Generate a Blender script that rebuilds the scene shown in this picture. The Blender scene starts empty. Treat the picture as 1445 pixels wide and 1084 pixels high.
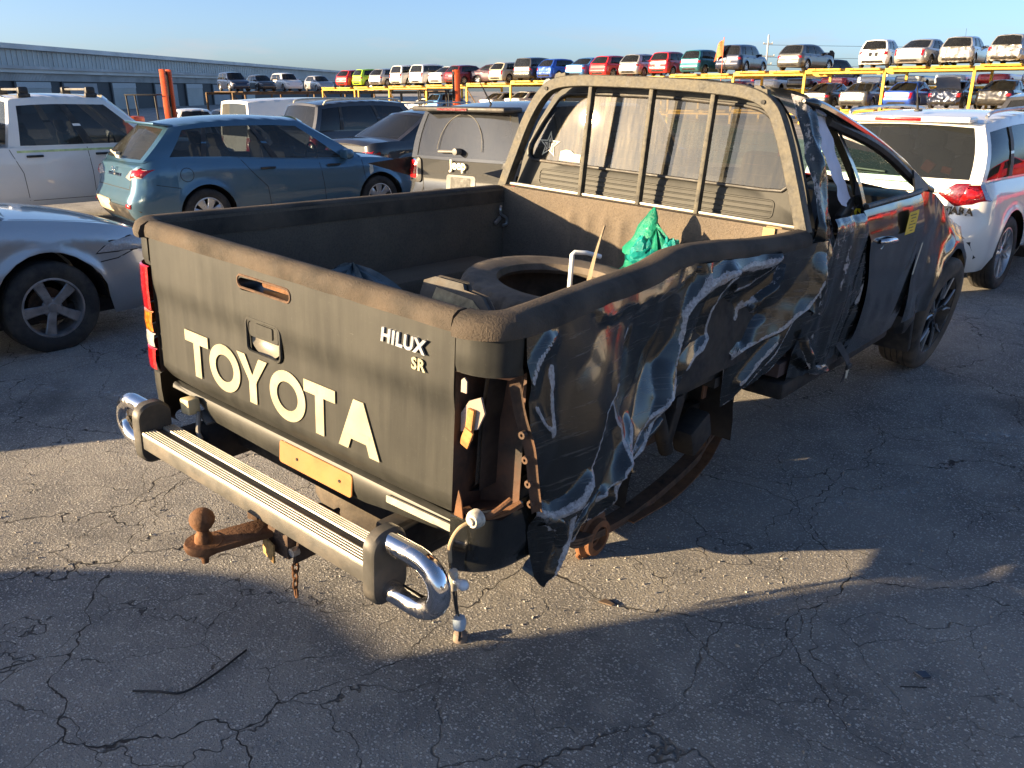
import bpy, bmesh, math, random
from mathutils import Vector, Matrix, noise
from mathutils.bvhtree import BVHTree
random.seed(7)
S = bpy.context.scene
COL = S.collection
PI = math.pi

# ------------------------------------------------------------------ camera, sky, sun, exposure
cam_d = bpy.data.cameras.new('camera')
cam_d.sensor_width = 36.0
cam_d.lens = 28.95
cam_d.clip_start = 0.05
cam_d.clip_end = 3000
cam = bpy.data.objects.new('camera', cam_d)
COL.objects.link(cam)
cam.location = (1.993, -1.341, 1.745)
_f = Vector((-0.601, 0.724, -0.338)).normalized()
cam.rotation_euler = _f.to_track_quat('-Z', 'Y').to_euler()
S.camera = cam

SUN_DIR = Vector((-0.558, -0.806, 0.199)).normalized()
W = bpy.data.worlds.new('World')
S.world = W
W.use_nodes = True
_n, _l = W.node_tree.nodes, W.node_tree.links
_n.clear()
_out = _n.new('ShaderNodeOutputWorld')
_bg = _n.new('ShaderNodeBackground')
_sky = _n.new('ShaderNodeTexSky')
_sky.sky_type = 'NISHITA'
_sky.sun_disc = False
_sky.sun_elevation = math.asin(SUN_DIR.z)
_sky.sun_rotation = math.atan2(SUN_DIR.x, SUN_DIR.y)
_sky.altitude = 50
_sky.air_density = 0.55
_sky.dust_density = 1.45
_sky.ozone_density = 2.2
_bg.inputs['Strength'].default_value = 0.060
# one thin low cloud bank above the far rack: a soft noise patch of the real sky
_tc = _n.new('ShaderNodeTexCoord')
_mp = _n.new('ShaderNodeMapping'); _mp.inputs['Scale'].default_value = (9, 9, 46)
_l.new(_tc.outputs['Generated'], _mp.inputs['Vector'])
_nz = _n.new('ShaderNodeTexNoise'); _nz.inputs['Scale'].default_value = 1.0; _nz.inputs['Detail'].default_value = 6; _nz.inputs['Roughness'].default_value = .6
_l.new(_mp.outputs[0], _nz.inputs['Vector'])
_r1 = _n.new('ShaderNodeMapRange'); _r1.inputs['From Min'].default_value = .50; _r1.inputs['From Max'].default_value = .72; _r1.inputs['To Max'].default_value = .5
_l.new(_nz.outputs['Fac'], _r1.inputs['Value'])
_sp = _n.new('ShaderNodeSeparateXYZ'); _l.new(_tc.outputs['Generated'], _sp.inputs[0])
_r2 = _n.new('ShaderNodeMapRange'); _r2.interpolation_type = 'SMOOTHSTEP'
for _k, _v in (('From Min', .075), ('From Max', .035), ('To Min', 0), ('To Max', 1)): _r2.inputs[_k].default_value = _v
_l.new(_sp.outputs[2], _r2.inputs['Value'])
_mm = _n.new('ShaderNodeMath'); _mm.operation = 'MULTIPLY'; _l.new(_r1.outputs[0], _mm.inputs[0]); _l.new(_r2.outputs[0], _mm.inputs[1])
_mx = _n.new('ShaderNodeMix'); _mx.data_type = 'RGBA'; _mx.inputs[7].default_value = (2.3, 2.35, 2.5, 1)
_l.new(_mm.outputs[0], _mx.inputs[0]); _l.new(_sky.outputs['Color'], _mx.inputs[6]); _l.new(_mx.outputs[2], _bg.inputs['Color'])
_l.new(_bg.outputs['Background'], _out.inputs['Surface'])

sun_d = bpy.data.lights.new('sun', 'SUN')
sun_d.energy = 4.1
sun_d.angle = math.radians(0.55)
sun_d.color = (1.0, 0.74, 0.43)
sun = bpy.data.objects.new('sun', sun_d)
COL.objects.link(sun)
sun.location = (-20, -30, 20)
sun.rotation_euler = SUN_DIR.to_track_quat('Z', 'Y').to_euler()
S.view_settings.view_transform = 'Standard'
S.view_settings.look = 'None'
S.view_settings.gamma = 1.0
S.view_settings.use_curve_mapping = False
S.view_settings.exposure = 2.25
S.cycles.max_bounces = 8
S.cycles.transparent_max_bounces = 12

# ------------------------------------------------------------------ mesh helpers
def lerp(a, b, t): return a + (b - a) * t
def clamp(x, a=0.0, b=1.0): return max(a, min(b, x))
def sm(a, b, x):
    t = clamp((x - a) / (b - a)) if a != b else float(x > a)
    return t * t * (3 - 2 * t)
def interp(tab, x):
    if x <= tab[0][0]: return tab[0][1]
    for (x0, y0), (x1, y1) in zip(tab, tab[1:]):
        if x <= x1: return y0 + (y1 - y0) * (x - x0) / (x1 - x0)
    return tab[-1][1]
def sinterp(tab, x):
    """Catmull-Rom style smooth interpolation of a table."""
    n = len(tab)
    if x <= tab[0][0]: return tab[0][1]
    if x >= tab[-1][0]: return tab[-1][1]
    for i in range(n - 1):
        x0, y0 = tab[i]; x1, y1 = tab[i + 1]
        if x <= x1:
            h = x1 - x0; t = (x - x0) / h
            m0 = (y1 - tab[i - 1][1]) / (x1 - tab[i - 1][0]) if i > 0 else (y1 - y0) / h
            m1 = (tab[i + 2][1] - y0) / (tab[i + 2][0] - x0) if i < n - 2 else (y1 - y0) / h
            return ((2*t**3 - 3*t*t + 1) * y0 + (t**3 - 2*t*t + t) * h * m0 + (-2*t**3 + 3*t*t) * y1 + (t**3 - t*t) * h * m1)

class MB:
    def __init__(self): self.v = []; self.f = []; self.m = []; self.cur = 0
    def add(self, vs, fs):
        o = len(self.v); self.v += [tuple(p) for p in vs]
        self.f += [tuple(i + o for i in q) for q in fs]; self.m += [self.cur] * len(fs)
        return self
    def grid(self, rows, closed_u=False, closed_v=False, flip=False):
        """rows: list of equal-length lists of points"""
        nr, nc = len(rows), len(rows[0]); fs = []
        for i in range(nr if closed_u else nr - 1):
            for j in range(nc if closed_v else nc - 1):
                a = i * nc + j; b = i * nc + (j + 1) % nc
                c = ((i + 1) % nr) * nc + (j + 1) % nc; d = ((i + 1) % nr) * nc + j
                fs.append((a, d, c, b) if flip else (a, b, c, d))
        return self.add([p for r in rows for p in r], fs)
    def box(self, c, s, rot=None, bev=0.0):
        hx, hy, hz = s[0] / 2, s[1] / 2, s[2] / 2
        b = min(bev, hx * .9, hy * .9, hz * .9)
        vs, fs = [], []
        if b <= 0:
            vs = [Vector((x, y, z)) for x in (-hx, hx) for y in (-hy, hy) for z in (-hz, hz)]
            fs = [(0, 1, 3, 2), (4, 6, 7, 5), (0, 4, 5, 1), (2, 3, 7, 6), (0, 2, 6, 4), (1, 5, 7, 3)]
        else:
            bm = bmesh.new(); bmesh.ops.create_cube(bm, size=1)
            for v in bm.verts: v.co = Vector((v.co.x * s[0], v.co.y * s[1], v.co.z * s[2]))
            bmesh.ops.bevel(bm, geom=bm.edges[:], offset=b, segments=2, affect='EDGES', profile=.5)
            bm.verts.index_update()
            vs = [v.co.copy() for v in bm.verts]; fs = [tuple(v.index for v in f.verts) for f in bm.faces]; bm.free()
        c = Vector(c)
        if rot is not None: vs = [rot @ p for p in vs]
        return self.add([p + c for p in vs], fs)
    def prism(self, poly, o, U, V, N, t, bev=0.0):
        """extrude a polygon (list of 2D) placed at o with axes U,V along N by t (from 0 to t)"""
        o, U, V, N = Vector(o), Vector(U), Vector(V), Vector(N)
        n = len(poly)
        if bev > 0:
            cx = sum(p[0] for p in poly) / n; cy = sum(p[1] for p in poly) / n
            R = max(math.hypot(p[0] - cx, p[1] - cy) for p in poly); k = 1 - bev / R
            top = [(cx + (p[0] - cx) * k, cy + (p[1] - cy) * k) for p in poly]
            vs = [o + U * p[0] + V * p[1] for p in poly] + [o + U * p[0] + V * p[1] + N * (t - bev) for p in poly] + [o + U * p[0] + V * p[1] + N * t for p in top]
            fs = [tuple(range(n - 1, -1, -1)), tuple(range(2 * n, 3 * n))]
            for r in (0, n):
                fs += [(r + i, r + (i + 1) % n, r + n + (i + 1) % n, r + n + i) for i in range(n)]
            return self.add(vs, fs)
        vs = [o + U * p[0] + V * p[1] for p in poly] + [o + U * p[0] + V * p[1] + N * t for p in poly]
        fs = [tuple(range(n - 1, -1, -1)), tuple(range(n, 2 * n))] + [(i, (i + 1) % n, n + (i + 1) % n, n + i) for i in range(n)]
        return self.add(vs, fs)
    def tube(self, pts, r, seg=10, closed=False, cap=True, rs=None, flat=None):
        pts = [Vector(p) for p in pts]; n = len(pts); rows = []
        up = None
        for i, p in enumerate(pts):
            a = pts[(i - 1) % n] if (closed or i > 0) else p
            b = pts[(i + 1) % n] if (closed or i < n - 1) else p
            t = (b - a).normalized()
            if up is None:
                up = Vector((0, 0, 1)) if abs(t.z) < .9 else Vector((1, 0, 0))
            x = (up - t * up.dot(t))
            if x.length < 1e-5: x = t.orthogonal()
            x.normalize(); y = t.cross(x); up = x
            rr = rs[i] if rs else r
            fx, fy = flat if flat else (1, 1)
            rows.append([p + x * math.cos(k * 2 * PI / seg) * rr * fx + y * math.sin(k * 2 * PI / seg) * rr * fy for k in range(seg)])
        self.grid(rows, closed_u=closed, closed_v=True, flip=False)
        if cap and not closed:
            self.add(rows[0], [tuple(range(seg))]); self.add(rows[-1], [tuple(range(seg - 1, -1, -1))])
        return self
    def sweep(self, pts, prof, up=(0, 0, 1), closed_prof=True, closed=False, cap=True, scale=None):
        """prof: 2D points (side, up) swept along pts; side = up x tangent"""
        pts = [Vector(p) for p in pts]; up = Vector(up); n = len(pts); rows = []
        for i, p in enumerate(pts):
            a = pts[(i - 1) % n] if (closed or i > 0) else p
            b = pts[(i + 1) % n] if (closed or i < n - 1) else p
            t = (b - a).normalized(); side = t.cross(up).normalized(); u2 = side.cross(t)
            k = scale[i] if scale else 1
            rows.append([p + side * q[0] * k + u2 * q[1] * k for q in prof])
        self.grid(rows, closed_u=closed, closed_v=closed_prof)
        if cap and closed_prof and not closed:
            m = len(prof)
            self.add(rows[0], [tuple(range(m - 1, -1, -1))]); self.add(rows[-1], [tuple(range(m))])
        return self
    def lathe(self, prof, c=(0, 0, 0), axis='x', seg=32, a0=0, a1=2 * PI):
        """prof: (radius, along) points"""
        c = Vector(c); full = abs(a1 - a0 - 2 * PI) < 1e-6; rows = []
        for k in range(seg if full else seg + 1):
            a = a0 + (a1 - a0) * k / seg
            ca, sa = math.cos(a), math.sin(a); r = []
            for (rad, h) in prof:
                if axis == 'x': r.append(c + Vector((h, rad * ca, rad * sa)))
                elif axis == 'y': r.append(c + Vector((rad * ca, h, rad * sa)))
                else: r.append(c + Vector((rad * ca, rad * sa, h)))
            rows.append(r)
        return self.grid(rows, closed_u=full, flip=(axis != 'y'))
    def xf(self, M):
        self.v = [tuple(M @ Vector(p)) for p in self.v]; return self
    def mesh(self, name, mats, smooth=True, angle=40, fix=True):
        me = bpy.data.meshes.new(name)
        me.from_pydata(self.v, [], self.f)
        for m_ in (mats if isinstance(mats, (list, tuple)) else [mats]): me.materials.append(m_)
        if any(self.m):
            me.polygons.foreach_set('material_index', self.m)
        if fix:
            bm = bmesh.new(); bm.from_mesh(me)
            bmesh.ops.remove_doubles(bm, verts=bm.verts[:], dist=1e-5)
            bmesh.ops.recalc_face_normals(bm, faces=bm.faces[:])
            bm.to_mesh(me); bm.free()
        if smooth:
            me.shade_smooth(); me.set_sharp_from_angle(angle=math.radians(angle))
        me.update()
        return me
    def build(self, name, mats, parent=None, label=None, **k):
        return link(self.mesh(name, mats, **k), name, parent, label)

def link(me, name, parent=None, label=None):
    o = bpy.data.objects.new(name, me); COL.objects.link(o)
    if parent is not None: o.parent = parent
    if label: o['label'] = label
    return o
def tag(o, label=None, cat=None, group=None, kind=None):
    if label: o['label'] = label
    if cat: o['category'] = cat
    if group: o['group'] = group
    if kind: o['kind'] = kind
    return o
def empty(name, loc=(0, 0, 0), rz=0.0, label=None, cat=None, group=None):
    o = bpy.data.objects.new(name, None); COL.objects.link(o)
    o.empty_display_size = .2
    o.location = loc; o.rotation_euler = (0, 0, rz)
    return tag(o, label, cat, group)
def copy_tree(o, parent=None, depth=0):
    c = o.copy(); COL.objects.link(c)
    if parent is not None: c.parent = parent; c.matrix_parent_inverse = o.matrix_parent_inverse.copy()
    for ch in list(o.children): copy_tree(ch, c, depth + 1)
    return c
def boolean(o, cutter_mb, op='DIFFERENCE'):
    c = link(cutter_mb.mesh('cutter', []), 'cutter')
    m = o.modifiers.new('b', 'BOOLEAN'); m.operation = op; m.object = c; m.solver = 'EXACT'
    dg = bpy.context.evaluated_depsgraph_get()
    me = bpy.data.meshes.new_from_object(o.evaluated_get(dg))
    old = o.data; o.modifiers.clear(); o.data = me
    me.shade_smooth(); me.set_sharp_from_angle(angle=math.radians(35))
    bpy.data.objects.remove(c); bpy.data.meshes.remove(old)
def rrect(w, h, r, n=5):
    pts = []
    for cx_, cy_, a in ((w/2 - r, h/2 - r, 0), (-w/2 + r, h/2 - r, PI/2), (-w/2 + r, -h/2 + r, PI), (w/2 - r, -h/2 + r, 1.5*PI)):
        pts += [(cx_ + r * math.cos(a + k * PI / 2 / n), cy_ + r * math.sin(a + k * PI / 2 / n)) for k in range(n + 1)]
    return pts
def spline(pts, n):
    """resample control points smoothly (Catmull-Rom), n per span"""
    P = [Vector(p) for p in pts]; out = []
    for i in range(len(P) - 1):
        p0 = P[i - 1] if i > 0 else P[i] * 2 - P[i + 1]
        p3 = P[i + 2] if i + 2 < len(P) else P[i + 1] * 2 - P[i]
        p1, p2 = P[i], P[i + 1]
        for k in range(n):
            t = k / n
            out.append(0.5 * ((2 * p1) + (p2 - p0) * t + (2 * p0 - 5 * p1 + 4 * p2 - p3) * t * t + (3 * p1 - p0 - 3 * p2 + p3) * t ** 3))
    out.append(P[-1]); return out
def text_mesh(s, size, name='text', extrude=.002, bold=0.0, shear=0.0, spacing=1.0):
    cu = bpy.data.curves.new(name, 'FONT'); cu.body = s; cu.size = size; cu.extrude = extrude; cu.offset = bold
    cu.shear = shear; cu.space_character = spacing; cu.resolution_u = 3
    cu.align_x = 'CENTER'; cu.align_y = 'CENTER'
    o = bpy.data.objects.new(name, cu); COL.objects.link(o)
    me = bpy.data.meshes.new_from_object(o.evaluated_get(bpy.context.evaluated_depsgraph_get()))
    bpy.data.objects.remove(o); bpy.data.curves.remove(cu)
    return me

# ------------------------------------------------------------------ materials
class NT:
    def __init__(self, name):
        self.mat = bpy.data.materials.new(name); self.mat.use_nodes = True
        self.t = self.mat.node_tree; self.t.nodes.clear()
        self.out = self.t.nodes.new('ShaderNodeOutputMaterial')
    def n(self, typ, ins=None, **props):
        x = self.t.nodes.new(typ)
        for k, v in props.items(): setattr(x, k, v)
        for k, v in (ins or {}).items():
            s = x.inputs[k]
            if isinstance(v, bpy.types.NodeSocket): self.t.links.new(v, s)
            else: s.default_value = v
        return x
    def link(self, a, b): self.t.links.new(a, b)
    def coord(self, kind='Object'): return self.n('ShaderNodeTexCoord').outputs[kind]
    def mapv(self, v, scale=(1, 1, 1), rot=(0, 0, 0), loc=(0, 0, 0)):
        return self.n('ShaderNodeMapping', {'Vector': v, 'Scale': scale, 'Rotation': rot, 'Location': loc}).outputs[0]
    def noise(self, v, scale, detail=4, rough=.55, dist=0.0):
        return self.n('ShaderNodeTexNoise', {'Vector': v, 'Scale': scale, 'Detail': detail, 'Roughness': rough, 'Distortion': dist}).outputs['Fac']
    def ramp(self, fac, a, b, lo=0.0, hi=1.0):
        return self.n('ShaderNodeMapRange', {'Value': fac, 'From Min': a, 'From Max': b, 'To Min': lo, 'To Max': hi}, clamp=True).outputs[0]
    def mix(self, fac, a, b):
        x = self.t.nodes.new('ShaderNodeMix'); x.data_type = 'RGBA'
        for s, v in ((x.inputs[0], fac), (x.inputs[6], a), (x.inputs[7], b)):
            if isinstance(v, bpy.types.NodeSocket): self.t.links.new(v, s)
            else: s.default_value = v if not isinstance(v, tuple) or len(v) == 4 else (*v, 1)
        return x.outputs[2]
    def math(self, op, a, b=0.0, c=0.0):
        x = self.t.nodes.new('ShaderNodeMath'); x.operation = op
        for s, v in zip(x.inputs, (a, b, c)):
            if isinstance(v, bpy.types.NodeSocket): self.t.links.new(v, s)
            else: s.default_value = v
        return x.outputs[0]
    def bump(self, h, strength=.3, dist=.01, normal=None):
        ins = {'Height': h, 'Strength': strength, 'Distance': dist}
        if normal is not None: ins['Normal'] = normal
        return self.n('ShaderNodeBump', ins).outputs[0]
    def bsdf(self, color, rough=.5, metal=0.0, normal=None, coat=0.0, coat_rough=.03, spec=.5, trans=0.0, ior=1.45, alpha=1.0, out=True, sss=None):
        ins = {'Base Color': color if isinstance(color, bpy.types.NodeSocket) or len(color) == 4 else (*color, 1), 'Roughness': rough, 'Metallic': metal,
               'Coat Weight': coat, 'Coat Roughness': coat_rough, 'Specular IOR Level': spec, 'Transmission Weight': trans, 'IOR': ior, 'Alpha': alpha}
        if normal is not None: ins['Normal'] = normal
        b = self.n('ShaderNodeBsdfPrincipled', ins)
        if out: self.link(b.outputs[0], self.out.inputs[0])
        return b
def simple(name, col, rough=.5, metal=0.0, coat=0.0, var=.25, vscale=14, bump=0.0, bscale=60, dirt=None, dirt_amt=.3, spec=.5, coat_rough=.04):
    """a plain surface with uneven tone, uneven gloss, optional grain and dirt"""
    t = NT(name); co = t.coord()
    n1 = t.noise(co, vscale, 5)
    dark = tuple(c * (1 - var) for c in col); lite = tuple(min(1, c * (1 + var)) for c in col)
    c = t.mix(t.ramp(n1, .3, .7), dark, lite)
    rg = t.ramp(t.noise(co, vscale * 2.3, 4), .25, .75, max(.02, rough * .8), min(1, rough * 1.2))
    if dirt is not None:
        d = t.ramp(t.noise(co, vscale * .5, 7, .65), .62 - dirt_amt * .45, .72, 0, min(1, dirt_amt * 1.8))
        c = t.mix(d, c, dirt); rg = t.mix(d, rg, (.85, .85, .85))
    nm = None
    if bump > 0:
        nm = t.bump(t.noise(co, bscale, 5, .6), bump, .01)
    t.bsdf(c, rg, metal, nm, coat, coat_rough, spec)
    return t.mat
DUST = (.16, .125, .09)
def car_paint(name, col, metal=.0, rough=.35, dusty=.18, flake=True, coat=1.0):
    """clear-coated car paint with a thin film of road dust"""
    t = NT(name); co = t.coord()
    big = t.noise(co, 1.6, 6, .65); fine = t.noise(co, 240, 2)
    c = t.mix(t.ramp(fine, .35, .65, 0, .18 if flake else 0), col, tuple(min(1, x * 1.5 + .02) for x in col))
    zz = t.n('ShaderNodeSeparateXYZ', {'Vector': co}).outputs[2]
    low = t.ramp(zz, .75, .2, 0, .35)
    d = t.math('MULTIPLY', t.math('ADD', t.ramp(big, .4, .75), low), dusty)
    c = t.mix(d, c, DUST)
    cr = t.ramp(d, 0, .3, .03, .3)
    t.bsdf(c, rough, metal, t.bump(t.noise(co, 2.2, 3), .02, .02), coat, cr)
    return t.mat
# ------------------------------------------------------------------ ground
def asphalt():
    t = NT('asphalt'); co = t.coord()
    warp = t.n('ShaderNodeTexNoise', {'Vector': co, 'Scale': 1.3, 'Detail': 5, 'Roughness': .6}).outputs['Color']
    wv = t.n('ShaderNodeVectorMath', {0: warp, 1: (.5, .5, .5)}, operation='SUBTRACT').outputs[0]
    wv = t.n('ShaderNodeVectorMath', {0: wv, 'Scale': .55}, operation='SCALE').outputs[0]
    p = t.n('ShaderNodeVectorMath', {0: co, 1: wv}, operation='ADD').outputs[0]
    def crack(scale, w, msk_scale, lo, hi):
        d = t.n('ShaderNodeTexVoronoi', {'Vector': p, 'Scale': scale, 'Randomness': 1.0}, feature='DISTANCE_TO_EDGE').outputs['Distance']
        wob = t.ramp(t.noise(co, 9, 3), .3, .7, .2, 1.4)
        k = t.math('DIVIDE', d, t.math('MULTIPLY', wob, w))
        k = t.ramp(k, .35, 1.0, 1, 0)
        return t.math('MULTIPLY', k, t.ramp(t.noise(co, msk_scale, 3), lo, hi))
    c1 = crack(.85, .0034, .35, .30, .44)
    c2 = crack(2.2, .0058, .42, .34, .50)
    cr = t.math('MAXIMUM', c1, t.math('MULTIPLY', c2, .8))
    # aggregate: stones of two sizes set in the binder
    v1 = t.n('ShaderNodeTexVoronoi', {'Vector': co, 'Scale': 72.0, 'Randomness': 1.0}, feature='F1')
    v2 = t.n('ShaderNodeTexVoronoi', {'Vector': co, 'Scale': 125.0, 'Randomness': 1.0}, feature='F1')
    rnd1 = t.n('ShaderNodeSeparateColor', {'Color': v1.outputs['Color']}).outputs[0]
    rnd2 = t.n('ShaderNodeSeparateColor', {'Color': v2.outputs['Color']}).outputs[1]
    stone1 = t.math('MULTIPLY', t.ramp(v1.outputs['Distance'], .38, .25), t.ramp(rnd1, .45, .62))
    stone2 = t.math('MULTIPLY', t.ramp(v2.outputs['Distance'], .42, .28), t.ramp(rnd2, .4, .6))
    st = t.math('MAXIMUM', stone1, stone2)
    big = t.noise(co, .55, 6, .62); mid = t.noise(co, 4.5, 5, .65)
    base = t.mix(t.ramp(big, .38, .62), (.17, .168, .166), (.335, .32, .30))
    base = t.mix(t.ramp(mid, .42, .75, 0, .55), base, (.42, .39, .34))
    base = t.mix(t.math('MULTIPLY', st, t.ramp(rnd1, 0, 1, .45, 1.0)), base, t.mix(rnd2, (.48, .465, .45), (.80, .78, .74)))
    # dark drips and stains, pale scuffs
    stn = t.ramp(t.noise(co, .8, 4, .55, .8), .58, .70)
    base = t.mix(t.math('MULTIPLY', stn, .55), base, (.06, .06, .062))
    sc = t.math('MULTIPLY', t.ramp(t.noise(t.mapv(co, (1.2, 14, 1), (0, 0, .5)), 1.0, 6, .7), .69, .75), t.ramp(mid, .45, .6))
    base = t.mix(t.math('MULTIPLY', sc, .55), base, (.42, .41, .40))
    base = t.mix(cr, base, (.05, .047, .045))
    h = t.math('ADD', t.math('MULTIPLY', st, .55), t.math('MULTIPLY', t.noise(co, 75, 4, .75), 1.1))
    h = t.math('SUBTRACT', h, t.math('MULTIPLY', cr, 2.2))
    nm = t.bump(t.noise(co, 5, 4, .6), .45, .03)
    nm = t.bump(h, 1.0, .016, nm)
    t.bsdf(base, t.ramp(st, 0, 1, .88, .62), 0, nm, spec=.4)
    return t.mat
gm = MB()
xs = [-600, -200, -90, -40, -20, -10, -5, -2.5, 0, 2.5, 5, 10, 20, 40, 90, 200, 600]
def gz(x):          # the yard drains away to the left
    return -.02 * max(0.0, min(60.0, -x) - 3)
xs = sorted(set(xs + [-3.0, -60.0]))
gm.grid([[(x, y, gz(x)) for x in xs] for y in xs], flip=True)
ground = gm.build('ground', asphalt(), fix=False, smooth=False)
tag(ground, 'worn grey asphalt yard with spidery cracks', kind='structure')

# ------------------------------------------------------------------ shared materials
RUBBER = simple('tyre_rubber', (.020, .020, .021), .75, dirt=(.10, .085, .065), dirt_amt=.35, vscale=9, bump=.15, bscale=120)
RUBBER_BROWN = simple('dusty_tyre', (.030, .027, .025), .8, dirt=(.14, .11, .08), dirt_amt=.6, vscale=9, bump=.2, bscale=120)
BLACK_PLASTIC = simple('black_plastic', (.022, .022, .023), .5, dirt=DUST, dirt_amt=.25, bump=.08, bscale=200)
DARK = simple('dark_cavity', (.012, .012, .013), .7)
CHROME = simple('chrome', (.76, .76, .78), .08, 1.0, var=.08, vscale=30, dirt=(.22, .16, .11), dirt_amt=.27)
ALLOY = simple('alloy', (.52, .53, .55), .32, .85, var=.12, dirt=(.12, .10, .08), dirt_amt=.25)
ALU = simple('tread_aluminium', (.46, .44, .38), .45, .6, var=.12, vscale=30, dirt=(.2, .16, .11), dirt_amt=.2)
STEEL = simple('painted_grey_steel', (.17, .165, .155), .55, .2, dirt=DUST, dirt_amt=.3)
RUST = simple('rust', (.17, .075, .03), .88, .0, var=.55, vscale=30, bump=.35, bscale=90, dirt=(.06, .035, .022), dirt_amt=.5)
RUST_DARK = simple('dark_rusty_steel', (.075, .048, .032), .85, .0, var=.55, vscale=16, bump=.3, bscale=80, dirt=(.13, .06, .03), dirt_amt=.45)
UNDER = simple('underseal', (.016, .015, .015), .75, dirt=(.06, .045, .032), dirt_amt=.4)
WHITE_VINYL = simple('white_vinyl', (.58, .54, .43), .45, dirt=(.25, .21, .16), dirt_amt=.25, vscale=20)
def light_mat(name, col, rough=.12):
    t = NT(name); co = t.coord()
    w = t.n('ShaderNodeTexVoronoi', {'Vector': co, 'Scale': 60.0}, feature='F1').outputs['Distance']
    c = t.mix(t.ramp(w, .1, .6), col, tuple(x * (.45 if col[1] < .4 else .8) for x in col))
    t.bsdf(c, rough, 0, t.bump(w, .25, .004), 1.0, .03)
    return t.mat
RED_L = light_mat('red_lens', (.58, .012, .014)); AMBER_L = light_mat('amber_lens', (.75, .22, .015)); CLEAR_L = light_mat('clear_lens', (.44, .42, .41))
RED_DARK = light_mat('dark_red_lens', (.20, .006, .010))
def glass_mat(name, tint=(.02, .025, .028), see=.55, dust=.12, streak=False):
    """car glass: part seen through, part mirror, with a dust film"""
    t = NT(name); co = t.coord()
    tr = t.n('ShaderNodeBsdfTransparent', {'Color': (*[min(1, .35 + x * 10) for x in tint], 1)})
    b = t.bsdf((*tint, 1), .03 if not streak else .012, 0, t.bump(t.noise(co, 3, 2), .01, .02) if not streak else None, 0, out=False, spec=.6)
    m = t.n('ShaderNodeMixShader', {0: see, 1: b.outputs[0], 2: tr.outputs[0]})
    if streak:
        s = t.noise(t.mapv(co, (34, 1, 2.6)), 1.0, 7, .72)
        s2 = t.noise(t.mapv(co, (120, 1, 12)), 1.0, 4, .7)
        patch = t.ramp(t.noise(co, 2.6, 5, .6), .3, .7, .6, 1.15)
        dfac = t.math('MULTIPLY', t.math('ADD', t.ramp(s, .38, .72, .16, .52), t.ramp(s2, .50, .75, 0, .35)), patch)
        dfac = t.math('MULTIPLY', dfac, dust)
    else:
        dfac = t.ramp(t.noise(co, 3.5, 6, .65), .35, .8, dust * .25, dust)
    d = t.n('ShaderNodeBsdfDiffuse', {'Color': (.26, .24, .20, 1)})
    if streak:          # a dust film scatters the sun forward as well as sideways
        gl = t.n('ShaderNodeBsdfGlossy', {'Color': (.010, .009, .0075, 1), 'Roughness': .24})
        d = t.n('ShaderNodeMixShader', {0: .55, 1: d.outputs[0], 2: gl.outputs[0]})
    m2 = t.n('ShaderNodeMixShader', {0: dfac, 1: m.outputs[0], 2: d.outputs[0]})
    t.link(m2.outputs[0], t.out.inputs[0])
    return t.mat
GLASS = glass_mat('car_glass', see=.42, dust=.10)
GLASS_DARK = glass_mat('dark_car_glass', (.008, .009, .010), .12, .035)
GLASS_DIRTY = glass_mat('dirty_rear_glass', (.010, .012, .013), .30, .62, streak=True)
FABRIC = simple('seat_fabric', (.05, .05, .055), .9)

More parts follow.
